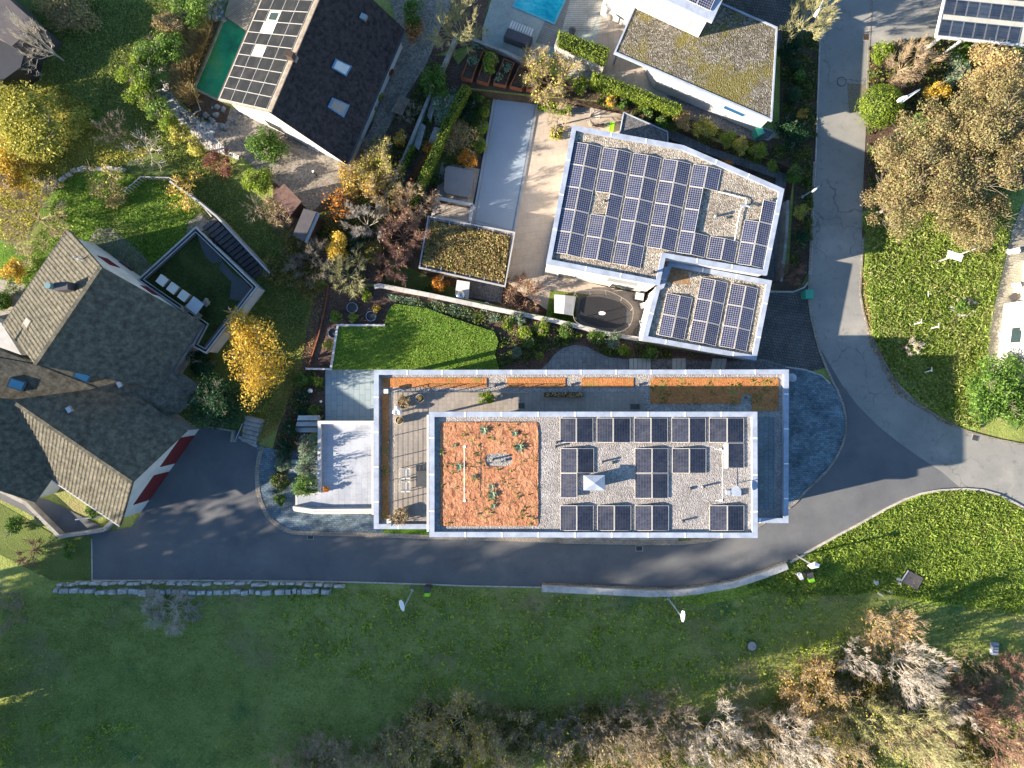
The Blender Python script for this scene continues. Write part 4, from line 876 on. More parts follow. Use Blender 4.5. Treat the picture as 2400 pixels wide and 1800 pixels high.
for i, rw_ in enumerate(RW):
    gridpanels((1344.2+70.15*i, 332.4+13.1*i), (-10, 52), ((34.1, 4.6), (66.6, 12.2)), rw_, PC, 'on the angled house', grc, ORD[i])
gridpanels((1562.6,686.7), (-10.3,49.7), ((31.9,5.8),(61.6,11.9)), ((0,1),(0,1)), ZG-.24, 'on the garage', grg, 'left')
gridpanels((1643,650.5), (-9.9,49.7), ((34.3,5.7),(64.3,12.7)), ((0,1,2),(0,1,2)), ZG-.24, 'on the garage', grg, 'middle')
gridpanels((1713.6,664), (-9.4,49.5), ((35.1,5.7),(64.2,12.7)), ((0,1,2),(0,1,2)), ZG-.24, 'on the garage', grg, 'right')
for a, b_, h, lb, m_ in ((1417,470,.3,'pale vent pipe in the gap between the panels of the angled house','coping'),(1680,504,.45,'pale vent pipe on bare gravel of the angled house roof','coping'),(1703,510,.1,'low dark vent beside the pale pipe on the angled house roof','dark'),(1532,637,.5,'black vent pipe near the roof notch of the angled house','black'),(1811,467,.2,'small pale vent in the right corner of the angled house roof','coping')):
    pipe(a, b_, PC, .09, h, m_, lb, grp=VG)
dc = thing('roof_duct', 'white insulated pipe running over the gravel beside the panels of the angled house', 'duct', (*P(1750,480,PC), PC))
dz = PC+.18
MB().tube([(*P(a, b_, dz), dz) for a, b_ in ((1683,449),(1735,462),(1747,465),(1750,472),(1748,480),(1738,487),(1733,500),(1722,563))], .045, 6).build('pipe', G['whiteplastic'], dc)
MB().tube([(*P(a, b_, dz+.15), dz+.15) for a, b_ in ((1735,482),(1748,481),(1758,485))], .08, 8).build('elbow', G['coping'], dc)
# ---- small gravel canopy, pavilion, pool, spa
cn = flat_house('gravel_canopy', 'small dark gravel canopy roof above the entrance of the angled house', PP([(1461.7,261.7),(1566,307.8),(1567,345),(1450,323)], 1.0), 1.0, ZP, cw=.06, dep=.1, gravelm='path_gravel', jt=False, wallm='cream', cat='canopy')
pv_ = PP([(1002.9,505),(1207.9,543.8),(1184.5,672.4),(980.9,628.2)], .8)
pa = thing('garden_pavilion', 'flat roofed garden pavilion topped with brown and green sedum at the end of the pool', 'pavilion', (*P(1095,590,-.5), ZP))
MB().prism(inset(pv_, .35), ZP, .5, top=False).build('wall', G['cream'], pa); ring(MB(), pv_, .10, .5, .82).build('roof_edge', G['coping_dark'], pa)
MB().prism(inset(pv_, .11), .5, .62, bottom=True).build('roof_gravel', G['roof_gravel'], pa)
for i in range(6):
    for t0, t1 in ((0, 1), (3, 2)):
        a = Vector(pv_[t0]).lerp(Vector(pv_[t1]), (i+.5)/6); b_ = Vector(pv_[(3, 2)[0] if t0 == 0 else 0]).lerp(Vector(pv_[2 if t0 == 0 else 1]), (i+.5)/6)
        d = (b_-a).normalized(); bar(MB(), (a.x, a.y, .74), (a.x+d.x*.5, a.y+d.y*.5, .74), .05, .05).build('edge_bracket', G['coping'], pa)
sed = PP([(1013,517),(1196,553),(1182,664),(988,621)], .7)
q1 = thing('pergola', 'pale square pergola frame between the pavilion and the covered hot tub', 'pergola', (*P(1065,490,-.3), ZP))
zz = .35; pc = [(*p, zz) for p in PP([(1024,464),(1108,481),(1100,524),(1014,508)], zz)]
for i in range(4): bar(MB(), pc[i], pc[(i+1) % 4], .24, .2).build('beam', G['cream'], q1)
for i in (0, 1): MB().box((pc[i][0], pc[i][1], (zz+ZP)/2), (.16, .16, zz-ZP-.1)).build('post', G['cream'], q1)
structure('shaded_floor', PP([(1024,475),(1108,490),(1100,530),(1014,515)], ZP+.04), ZP+.045, G['slab_beige'])
pl = thing('covered_pool', 'long pool closed with a grey blue slatted cover', 'pool', (*P(1183,380,ZP), ZP))
po = PP([(1159,214),(1263,240),(1206,548),(1105,521)], ZP+.1)
ring(MB(), po, .18, ZP-.1, ZP+.10).build('pool_edge', G['steel'], pl); MB().prism(inset(po, .24), ZP-.1, ZP+.05).build('cover', G['cover_blue'], pl)
sp = thing('hot_tub', 'square hot tub under a grey folded vinyl cover beside the long pool', 'hot tub', (*P(1073,426,ZP), ZP))
so = [(1050,388),(1104,398),(1111,405),(1103,456),(1096,462),(1046,453),(1040,446),(1043,394)]
MB().prism(inset(PP(so, ZP+.8), .08), ZP, ZP+.75).build('shell', G['wood'], sp); MB().prism(PP(so, ZP+.9), ZP+.76, ZP+.88).build('cover', G['cover_grey'], sp)
# ---------------------------------------------------------------- tiled house with the solar plane
LE0, RE0, RG0 = Vector((-22.2,21.44,3.0)), Vector((-12.58,16.74,2.5)), Vector((-16.74,18.77,7.65))
u = Vector((.392,.92,0)).normalized(); Ln = 11.2
th = thing('tiled_house', 'house with a dark tiled roof on one side and a solar roof on the other', 'house', (-16, 24, 0))
def gable_walls(t, LE, RE, RG, u, Ln, ins=.4, m='white', zb=0.0, name='wall'):
    w_ = (RE-LE); w_.z = 0; w_.normalize(); mb = MB()
    def pt(P_, s, d): return (P_.x+u.x*d+w_.x*s, P_.y+u.y*d+w_.y*s)
    vs = []
    for d in (ins, Ln-ins):
        a = pt(LE, ins, d); b = pt(RE, -ins, d); r = pt(RG, 0, d)
        vs += [(*a, zb), (*a, LE.z+.1), (*r, RG.z-.25), (*b, RE.z+.1), (*b, zb)]
    fs = [[0, 1, 2, 3, 4], [9, 8, 7, 6, 5], [0, 5, 6, 1], [4, 3, 8, 9], [1, 6, 7, 2], [2, 7, 8, 3]]
    mb.add(vs, fs); return mb.build(name, G[m], t), (vs[0][:2], vs[4][:2])
_, (gA, gB) = gable_walls(th, LE0, RE0, RG0, u, Ln)
Rr = [RG0, RE0, RE0+u*Ln, RG0+u*Ln]; Rl = [LE0, RG0, RG0+u*Ln, LE0+u*Ln]
rr = tiled_plane('tiled_roof', Rr, u, G['tile_dark'], th, .28, .33, .003, .004, .0, seed=3)
rlp = MB(); nl = (Rl[1]-Rl[0]).cross(Rl[2]-Rl[0]).normalized(); nl = nl if nl.z > 0 else -nl
rlp.add([p for p in Rl]+[p-nl*.2 for p in Rl], [[0, 1, 2, 3], [7, 6, 5, 4], [0, 4, 5, 1], [1, 5, 6, 2], [2, 6, 7, 3], [3, 7, 4, 0]]).build('solar_roof_base', G['wood'], th)
bar(MB(), RG0+Vector((.08, 0, .06)), RG0+u*Ln+Vector((.08, 0, .06)), .22, .12).build('ridge_capping', plain('pale_ridge_mortar', (.40,.33,.25), .9, var=.3, scale=4), th)
for A_, B_, nm in ((LE0-Vector((.05,.02,.05)), LE0+u*Ln-Vector((.05,.02,.05)), 'gutter'), (RE0+Vector((.06,-.03,-.04)), RE0+u*Ln+Vector((.06,-.03,-.04)), 'gutter')):
    bar(MB(), A_, B_, .12, .10).build(nm, G['dark' if nm and A_ is not LE0 else 'dark'], th)
grt = 'solar panels set into the roof of the tiled house'
sl_ = (RG0-LE0); sv = sl_; NR, NCc = 12, 4; a0, a1 = .035, .955
for r_ in range(NR):
    for c_ in range(NCc):
        if (c_, r_) in ((1, 4), (1, 6), (1, 7)): continue
        s0 = a0+(a1-a0)*c_/NCc; s1 = a0+(a1-a0)*(c_+1)/NCc-.006; d0 = .12+(Ln-.24)*r_/NR; d1 = .12+(Ln-.24)*(r_+1)/NR-.02
        pts = [LE0+sv*s+u*d+nl*.05 for s, d in ((s0, d1), (s1, d1), (s1, d0), (s0, d0))]
        module('roof panel of the tiled house, %s up from the gable, %s from the eave' % (ORD[r_], ORD[c_]), pts, grt, 'cells_fine', 'coping_dark', th=.05, fw=.018)
def roofwin(t, LE, sv, u, nl, s0, s1, d0, d1, pane, name='skylight', fr='coping', up=.06, cap=None):
    c = [LE+sv*s+u*d for s, d in ((s0, d0), (s1, d0), (s1, d1), (s0, d1))]; mb = MB()
    mb.add([p+nl*up for p in c]+[p-nl*.02 for p in c], [[0, 1, 2, 3], [3, 2, 1, 0][::-1] and [0, 4, 5, 1], [1, 5, 6, 2], [2, 6, 7, 3], [3, 7, 4, 0]])
    w_ = mb.build(name, G[fr], t); cc = sum(c, Vector())/4
    i = [cc+(p-cc)*.76 for p in c]; mb2 = MB(); slab_quad(mb2, [p+nl*(up+.015) for p in i], .02); mb2.build('pane', G[pane], w_); return w_
for c_, r_, pn in ((1, 4, 'skylight'), (1, 7, 'glass')):
    s0 = a0+(a1-a0)*c_/NCc+.02; s1 = a0+(a1-a0)*(c_+1)/NCc-.01; d0 = .12+(Ln-.24)*r_/NR+.06; d1 = .12+(Ln-.24)*(r_+1)/NR-.1
    roofwin(th, LE0, sv, u, nl, s0, s1, d0, d1, pn, fr='offwhite', up=.03)
mbp = MB(); s0 = a0+(a1-a0)/NCc; s1 = s0+(a1-a0)/NCc; slab_quad(mbp, [LE0+sv*s+u*d+nl*.05 for s, d in ((s0, .12+(Ln-.24)*7/NR-.03), (s1, .12+(Ln-.24)*7/NR-.03), (s1, .12+(Ln-.24)*6/NR), (s0, .12+(Ln-.24)*6/NR))], .04); mbp.build('cover_plate', G['offwhite'], th)
nr_ = (Rr[1]-Rr[0]).cross(Rr[2]-Rr[0]).normalized(); nr_ = nr_ if nr_.z > 0 else -nr_
def on_plane(px, p0, n): return [ray_plane(a, b, p0, n) for a, b in px]
def skyl(t, px, p0, n, pane, fr='glass_blue', nm='skylight', up=.12):
    q = on_plane(px, Vector(p0)+Vector(n)*up, n); w_ = slab_quad(MB(), q, up+.05).build(nm, G[fr], t); c = sum(q, Vector())/4
    slab_quad(MB(), [c+(p-c)*.78+Vector(n)*.015 for p in q], .02).build('pane', G[pane], w_)
skyl(th, [(787,137),(825,155),(812,179),(777,159)], RG0, nr_, 'skylight'); skyl(th, [(779,228),(820,246),(806,276),(768,251)], RG0, nr_, 'cover_grey')
q = ray_plane(680,128,RG0+Vector((0,0,.6)),(0,0,1)); t = MB().box((q.x, q.y, 7.9), (.5, .4, 1.1), R(-25)).build('chimney', G['wood_dark'], th)
for px in ((690,138),(853,42)):
    q = ray_plane(*px, RG0+nr_*.1, nr_); MB().box((q.x, q.y, q.z+.1), (.45, .38, .3), R(-25)).build('roof_vent', G['steel'], th)
wall_window(th, [(636,290),(655,296),(652,300),(633,294)], gA, gB, 'window')
# ---------------------------------------------------------------- white house with the mossy roof (top)
ZM = 3.1
mtop = PP([(1484,20),(1439,123),(1810,283),(1823,63),(1690,5),(1660,-80),(1520,-80)], ZM)
mh = thing('mossy_roof_house', 'white house with a mossy gravel roof over its long lower wing', 'house', (*P(1640,130,1), 0))
MB().prism(PP([(1550,166),(1805,277),(1819,68),(1690,10),(1600,-60),(1500,60)], ZM), -.05, ZM-.25, top=False).build('lower_wall', G['white'], mh)
ring(MB(), mtop, .12, ZM-.30, ZM).build('roof_edge', G['coping'], mh)
MB().prism(inset(mtop, .125), ZM-.3, ZM-.08, bottom=True).build('mossy_roof', G['roof_gravel_moss'], mh)
MB().box((*P(1445,130,1.4), 1.4), (.14, .14, 2.8)).build('post', G['coping'], mh)
MA, MBb = Vector((7.0,29.42)), Vector((14.04,26.15)); wd_ = (MBb-MA).normalized(); nd = Vector((-wd_.y, wd_.x))
bp = [MA, MBb, MBb+nd*9, MA+nd*9]; MB().prism([tuple(p) for p in bp], -.05, 6.0).build('upper_wall', G['white'], mh)
ct = [tuple(p) for p in (MA-wd_*.3-nd*.3, MBb+wd_*.35-nd*.3, MBb+wd_*.35+nd*9.3, MA-wd_*.3+nd*9.3)]
MB().prism(ct, 5.9, 6.2, bottom=True).build('upper_roof', G['coping'], mh)
wall_window(mh, [(1584,31),(1618,45),(1607,71),(1574,57)], MA, MBb, 'window', 'white', 'skylight')
LA, LB = P(1550,166,ZM), P(1805,277,ZM)
wall_window(mh, [(1700,247),(1745,267),(1741,271),(1696,252)], LA, LB, 'window', 'coping', 'glass_blue')
for i in range(6):
    for j in range(2):
        a = MBb-wd_*(.15+1.06*i)+nd*(.25+1.75*j); b_ = a-wd_*1.02
        module('panel %s from the right corner, %s row, on the mossy roof house' % (ORD[i], ('front', 'back')[j]), [(*(b_+nd*1.7), 6.5), (*(a+nd*1.7), 6.5), (*a, 6.32), (*b_, 6.32)], 'solar panels on the mossy roof house')
pw = thing('planter_wall', 'raised white planter wall with a fine balustrade under the square hedge', 'wall', (*P(1360,135), 0))
pwl = PP([(1300,104),(1310,76),(1430,118),(1415,156)], 1.9)
MB().prism(pwl, 0, 1.9).build('wall', G['dirty_white'], pw)
A3, B3 = P(1303,104,2.1), P(1414,154,2.1)
for i in range(40): MB().box((A3[0]+(B3[0]-A3[0])*i/39, A3[1]+(B3[1]-A3[1])*i/39, 2.2), (.03, .03, .6)).build('baluster', G['dark'], pw)
MB().tube([(*A3, 2.5), (*B3, 2.5)], .03, 5).build('handrail', G['dark'], pw)
# ---------------------------------------------------------------- carport, upper right
ZQ = 2.6
cp = thing('carport', 'white framed carport with a dark glass solar roof', 'carport', (*P(2300,50), 0))
def cq(i, j, zz=ZQ, px=None):   # i columns along the lower edge, j along the slope in px
    o = (2197.5+27*i, 83+2.75*i); return (*P(o[0]+.226*j, o[1]-j, zz), zz)
MB().prism([cq(-.1,-2)[:2], cq(9,-2)[:2], cq(9,150)[:2], cq(-.1,150)[:2]], ZQ-.12, ZQ-.02, bottom=True).build('roof_panel', plain('pale_translucent_roofing', (.46,.46,.40), .5, .4, var=.12), cp)
ring(MB(), [cq(-.15,-4)[:2], cq(9.1,-4)[:2], cq(9.1,152)[:2], cq(-.15,152)[:2]], .10, ZQ-.2, ZQ+.03).build('roof_frame', G['whiteplastic'], cp)
for i, (ti, bj) in enumerate(((.35, 0), (2.25, 0))):
    a = cq(ti, bj-2, ZQ-.15); MB().box((a[0], a[1], (ZQ-.2)/2), (.16, .16, ZQ-.2)).build('post', G['whiteplastic'], cp)
for j, (j0, j1) in enumerate(((1, 38), (50, 86), (98, 134))):
    for i in range(7): module('dark glass carport panel, %s from the left, %s row from the bottom' % (ORD[i], ORD[j]), [cq(i+.02, j1, ZQ+.03), cq(i+.97, j1, ZQ+.03), cq(i+.97, j0, ZQ+.03), cq(i+.02, j0, ZQ+.03)], 'dark glass panels on the carport', 'cells_dark', 'steel', .03, .015)
# ---------------------------------------------------------------- white house at the right edge
rh = thing('white_house', 'white rendered house cut off by the right edge of the photo', 'house', (*P(2420,760), 0))
rA, rB = P(2353,712), P(2333,872); rp2 = [rA, rB, (rB[0]+9, rB[1]-.5), (rA[0]+9, rA[1])]
MB().prism(rp2, -.05, 5.6).build('wall', G['white'], rh)
MB().prism([(rA[0]+1.3, rA[1]), (rA[0]+9, rA[1]), (rA[0]+9, rA[1]+3.4), (rA[0]+1.5, rA[1]+3.4)], -.05, 3.2).build('side_wall', G['white'], rh)
wall_window(rh, [(2374,769),(2394,769),(2393,802),(2372,802)], rA, rB, 'window', 'offwhite')
MB().prism([(rA[0]-.3, rA[1]+.2), (rB[0]-.3, rB[1]-.2), (rB[0]+9, rB[1]-.7), (rA[0]+9, rA[1]+.2)], 5.6, 5.9, bottom=True).build('roof', G['tile_rib'], rh)
s0 = wallbox(rA, rB, 1.9, 2.3, 2.3, 3.4, .02, .05, MB()).build('shutter', G['offwhite'], rh)
# ---------------------------------------------------------------- building in the upper left corner
ul = thing('dark_roofed_house', 'corner of a house with a dark flat roof at the upper left', 'house', (*P(0,60), 0))
MB().prism(PP([(-300,-120),(10,-20),(24,0),(86,56),(28,108),(-6,86),(-300,-40)], 3.2), 0, 3.2).build('upper_block', G['felt'], ul)
MB().prism(PP([(-300,60),(-6,84),(30,108),(56,128),(48,158),(0,192),(-300,192)], 2.2), 0, 2.2).build('lower_block', plain('dark_slate_roofing', (.03,.035,.045), .6), ul)
# ---------------------------------------------------------------- left house: three tiled volumes
A_T, A_R, A_G = Vector((-33.2,11.58,3.5)), Vector((-23.35,4.54,3.0)), Vector((-28.24,8.05,7.75)); uA = Vector((-.56,-.828,0)).normalized()
lh = thing('tiled_villa', 'large white villa with grey tiled roofs and dark red shutters', 'house', (-30, 0, 0))
_, (aA, aB) = gable_walls(lh, A_T, A_R, A_G, uA, 6.3, .35)
tiled_plane('sunny_roof', [A_T, A_G, A_G+uA*8.1, A_T+uA*8.7], uA, G['tile_grey'], lh, .30, .36, .035, seed=11)
Ae = Vector((-26.35,.42,3.0)); tiled_plane('shaded_roof', [A_G, A_R, A_R+uA*6.0, A_G+uA*8.1], uA, G['tile_grey'], lh, .30, .36, .002, .003, .0, seed=12)
bar(MB(), A_G+Vector((0, 0, .06)), A_G+uA*8.1+Vector((0, 0, .06)), .26, .12).build('ridge_capping', G['tile_grey'], lh)
bar(MB(), A_T-Vector((.06, 0, .05)), A_T+uA*8.7-Vector((.06, 0, .05)), .12, .10).build('gutter', G['dark'], lh)
bar(MB(), A_R+Vector((.05, 0, -.05)), A_R+uA*5.4+Vector((.05, 0, -.05)), .12, .10).build('gutter', G['dark'], lh)
# middle wing B
b0 = Vector((-33.7,1.39,5.0)); vA = Vector((.828,-.56,0)).normalized(); nB = (uA.cross(vA-Vector((0, 0, .29)))).normalized(); nB = nB if nB.z > 0 else -nB
Bp = on_plane([(-80,790),(0,815),(51,832),(87,855),(385,889),(455,925),(424,967),(285,910),(100,960),(-80,960)], b0, nB)
Bc = [Bp[1], Bp[3], Bp[4], Bp[5], Bp[6], Bp[8], Bp[9], Bp[0]]
def cvx(idx): return [Bp[i] for i in idx]
tiled_plane('middle_roof', on_plane([(-80,790),(87,855),(455,925),(424,967),(240,1010),(-80,960)], b0, nB), uA, G['tile_grey'], lh, .30, .36, .002, .003, .0, seed=13)
tiled_plane('middle_roof', on_plane([(87,855),(330,812),(472,905),(455,925)], b0-Vector((0,0,.05)), nB), uA, G['tile_grey'], lh, .30, .36, .002, .003, .0, seed=18)
MB().prism(PP([(-60,735),(3,757),(50,832),(0,814),(-60,792)], 2.4), 0, 2.4).build('gable_wall', G['coping_dark'], lh)  # flat block for a shaded white wall; the shade is in its grey
skyl(lh, [(24,884),(63,896),(53,918),(14,906)], b0, nB, 'glass_blue', 'glass', up=.14)
skyl(lh, [(178,866),(216,882),(206,898),(169,882)], b0, nB, 'glass_blue', 'glass', up=.14)
# lower wing C
C_R, C_L, C_G = Vector((-24.42,-3.48,3.2)), Vector((-29.46,-10.65,3.2)), Vector((-26.87,-6.96,6.33)); uC = Vector((-8.6,5.84,0)).normalized()
tiled_plane('sunny_wing_roof', [C_G, C_L, C_L+uC*6.2, C_G+uC*10.4], uC, G['tile_grey'], lh, .30, .36, .04, seed=14)
tiled_plane('shaded_wing_roof', [C_R, C_G, C_G+uC*10.4, C_R+uC*6.0], uC, G['tile_grey'], lh, .30, .36, .002, .003, .0, seed=15)
bar(MB(), C_G+Vector((0, 0, .06)), C_G+uC*10.3+Vector((0, 0, .06)), .24, .12).build('ridge_capping', G['tile_grey'], lh)
bar(MB(), C_L-Vector((.05, .05, .05)), C_L+uC*6.1-Vector((.05, .05, .05)), .12, .1).build('gutter', G['steel'], lh)
_, (cA, cB) = gable_walls(lh, C_L, C_R, C_G, uC, 6.6, .35, name='wing_wall')
for px, lb in (([(431,1023),(447.5,1023),(393,1090),(367.5,1095)], 0), ([(352.6,1114),(373,1113),(329.5,1179),(305,1183)], 1)):
    q = [on_wall(a, b, cA, cB, 0) for a, b in px]; a = Vector((*cA, 0)); d = Vector((cB[0]-cA[0], cB[1]-cA[1], 0)).normalized(); s = sorted((p-a).dot(d) for p in q)
    wallbox(cA, cB, (s[0]+s[1])/2, (s[2]+s[3])/2, .1, 2.5, 0, .05, MB()).build('garage_door', G['brick_red'], lh)
for px in ([(228,601),(247,604.6),(278.6,626),(262,623.5)], [(282,620),(302.6,622),(320,635),(307.6,632)], [(334.8,671.6),(346.9,673),(377.7,694.4),(353.6,689)]):
    q = [on_wall(a, b, aA, aB, 0) for a, b in px]; a = Vector((*aA, 0)); d = Vector((aB[0]-aA[0], aB[1]-aA[1], 0)).normalized(); s = sorted((p-a).dot(d) for p in q); zq = sorted(p.z for p in q)
    z0, z1 = (zq[0]+zq[1])/2, (zq[2]+zq[3])/2; 
    if z1-z0 < .9: z0, z1 = (z0+z1)/2-.5, (z0+z1)/2+.5
    w0, w1 = (s[0]+s[1])/2, (s[2]+s[3])/2
    if w1-w0 < .7: w0, w1 = w0-.3, w1+.3
    sh = wallbox(aA, aB, w0, w1, z0, z1, 0, .05, MB()).build('shutter', G['red'], lh)
# left wing D plane and a white gable
D1, D2 = C_G+uC*10.4, C_L+uC*6.2; nD = (D2-D1).cross(Vector(P(-120,930,6.33)+(6.33,))-D1).normalized(); nD = nD if nD.z > 0 else -nD
vD = Vector((.828, -.56, -.73)); nD = uA.cross(vD).normalized(); nD = nD if nD.z > 0 else -nD; dD = uA
tiled_plane('left_wing_roof', on_plane([(26,937),(124,1122),(83,1178),(0,1151),(-120,1110),(-120,925)], D1, nD), dD, G['tile_grey'], lh, .30, .36, .002, .003, .0, seed=16)
MB().prism(PP([(40,1000),(118,1118),(80,1168),(0,1140),(-100,1105),(-100,960)], 2.6), 0, 2.4, top=False).build('left_wing_wall', G['white'], lh)
MB().prism(PP([(-80,800),(60,850),(380,900),(430,930),(405,960),(280,950),(-80,960)], 2.2), 0, 2.3).build('middle_wall', G['white'], lh)
q = ray_plane(138,672,(0,0,7.6),(0,0,1)); cm = MB().box((q.x+.35, q.y, 7.3), (.9, .55, 1.3), R(5)).build('chimney', G['felt'], lh)
MB().tube([(q.x-.35, q.y, 7.2), (q.x-.35, q.y, 8.3)], .22, 12).build('flue', plain('verdigris_flue', (.12,.22,.24), .5, .4), cm)
nAs = (A_G-A_T).cross(uA).normalized(); nAs = nAs if nAs.z > 0 else -nAs
skyl(lh, [(52,757),(62,741),(74,752),(63,772)], A_T, nAs, 'cover_grey', 'tile_grey', up=.08)
q = ray_plane(190,607,A_T+nAs*.15,nAs); MB().tube([q-Vector((0,0,.2)), q+Vector((-.1,0,.25)), q+Vector((-.3,.05,.4))], .07, 7).build('roof_pipe', G['whiteplastic'], lh)
for px in ((283,901),(213,848),(165,960)):
    nn_, p0 = (nB, b0) if px[0] != 165 else ((C_R-C_G).cross(uC).normalized(), C_G)
    nn_ = nn_ if nn_.z > 0 else -nn_; q = ray_plane(*px, Vector(p0)+nn_*.12, nn_); MB().box((q.x, q.y, q.z+.08), (.32, .42, .28), R(30)).build('roof_vent', G['steel'], lh)
# annex with the mossy terrace
ZA = 2.2
at = PP([(321,656),(458,531),(604,672),(483,829),(449,811),(475,762)], ZA)
ax = thing('villa_annex', 'flat roofed annex of the villa with a dark moss covered terrace', 'building', (*P(470,680), 0))
MB().prism(inset(at, .12), -.05, ZA-.3, top=False).build('wall', G['white'], ax)
ring(MB(), at, .10, ZA-.3, ZA+.02).build('parapet', G['coping_dark'], ax); ring(MB(), inset(at, .26), .05, ZA-.3, ZA-.02).build('inner_rail', G['coping_dark'], ax)
MB().prism(inset(at, .09), ZA-.4, ZA-.25, bottom=True).build('roof_floor', G['moss'], ax)
for px in ([(462,552),(505,570),(520,612),(498,618),(480,600),(470,575)], [(520,612),(545,640),(575,660),(590,680),(560,705),(538,700),(542,660),(512,630)]):
    MB().prism(PP(px, ZA-.2), ZA-.3, ZA-.24).build('bare_felt_patch', G['moss_ground'], ax)
MB().strip(PP([(338,652),(458,543)], ZA-.1), .34, ZA-.3, ZA-.1).build('planting_trough', G['felt'], ax); MB().strip(PP([(590,679),(480,818)], ZA-.1), .34, ZA-.3, ZA-.1).build('planting_trough', G['felt'], ax)
for i, (a, b_) in enumerate(((378.5,657),(403.5,675),(429,693))):
    cc = P(a, b_, ZA+.3); t = thing('cushion_box', 'cream square cushion seat, %s of three in a row on the mossy terrace' % ('uppermost', 'middle', 'lowest')[i], 'seat', (cc[0], cc[1], ZA-.25), 'cream seats on the mossy terrace')
    MB().box((cc[0], cc[1], ZA-.05), (.66, .66, .4), R(-37)).build('base', G['wood'], t); MB().box((cc[0], cc[1], ZA+.2), (.70, .70, .12), R(-37)).build('cushion', G['offwhite'], t)
cc = P(458,716,ZA+.4); t = thing('garden_table', 'glass topped table standing with chairs on the mossy terrace', 'table', (cc[0], cc[1], ZA-.25))
MB().box((cc[0], cc[1], ZA+.48), (1.0, 1.0, .05), R(-37)).build('tabletop', G['skylight'], t)
for i, j in ((-1, -1), (-1, 1), (1, -1), (1, 1)): MB().box((cc[0]+i*.40, cc[1]+j*.05+i*j*.0, ZA+.1) if 0 else (cc[0]+(i*.42)*.8-(j*.42)*-.6, cc[1]+(i*.42)*-.6+(j*.42)*.8, ZA+.1), (.06, .06, .7)).build('leg', G['wood_dark'], t)
for k, (dx, dy, lb) in enumerate(((.72,.25,'right'), (.1,-.78,'lower'), (-.72,-.2,'left'))):
    t2 = thing('garden_chair', 'dark chair at the %s side of the glass table on the mossy terrace' % lb, 'chair', (cc[0]+dx, cc[1]+dy, ZA-.25), 'chairs round the glass table')
    MB().box((cc[0]+dx, cc[1]+dy, ZA+.2), (.5, .5, .05), R(-37)).build('seat', G['wood'], t2); MB().box((cc[0]+dx*1.3, cc[1]+dy*1.3, ZA+.42), (.48, .05, .45), math.atan2(dy, dx)+R(90)).build('backrest', G['wood'], t2)
# steps beside the annex
sp_ = thing('outdoor_steps', 'dark outdoor stair descending beside the mossy annex', 'stairs', (*P(550,580), 0))
a0_, a1_ = Vector(P(476,535,1)), Vector(P(505,512,1)); e0_, e1_ = Vector(P(600,655,0)), Vector(P(628,635,0))
for i in range(14):
    t0, t1 = i/14, (i+1)/14-.012; pts = [a0_.lerp(e0_, t0), a1_.lerp(e1_, t0), a1_.lerp(e1_, t1), a0_.lerp(e0_, t1)]
    MB().prism([tuple(p) for p in pts], 0, 1.25-i*.085).build('step', G['felt'], sp_)
tag(MB().strip(PP([(398,425),(462,470),(508,508),(632,640)], 1.4), .14, 0, 1.45).build('stair_wall', G['coping_dark']), 'thin pale wall running down beside the dark outdoor stair', 'wall')
# sheds
def shed(name, label, px, z, m, rib=False, rd=0):
    top = PP(px, z); c = sum((Vector(p) for p in top), Vector((0, 0)))/4; t = thing(name, label, 'shed', (c.x, c.y, 0))
    MB().prism(inset(top, .15), 0, z-.1, top=False).build('wall', G['wood_dark'], t)
    a, b, c_, d = [Vector((*p, z)) for p in (top if sum(top[i][0]*top[(i+1) % 4][1]-top[(i+1) % 4][0]*top[i][1] for i in range(4)) < 0 else top[::-1])]
    mb = MB(); n = 22 if rib else 1
    for i in range(n):
        p, q = a.lerp(d, i/n), b.lerp(c_, i/n); p2, q2 = a.lerp(d, (i+.8)/n if rib else 1), b.lerp(c_, (i+.8)/n if rib else 1); h = Vector((0, 0, .06 if rib else .05))
        mb.prism([tuple(x[:2]) for x in (p, q, q2, p2)], z-.08, z+h.z)
    mb.prism([tuple(x[:2]) for x in (a, b, c_, d)], z-.12, z-.02); mb.build('roof', G[m], t); return t
shed('ribbed_shed', 'small shed with a reddish brown ribbed roof behind a bare bush', [(666,431),(707,473),(680,506),(639,457)], 2.0, 'tile_rib', True)
shed('garden_shed', 'garden shed with a plain dark felt roof below the ribbed one', [(712,489),(742,497),(712,566),(686,551)], 2.3, 'felt')
t = shed('lean_to', 'narrow lower roof strip along the right side of the dark felt shed', [(742,497),(750,500),(720,570),(712,566)], 2.15, 'coping_dark')
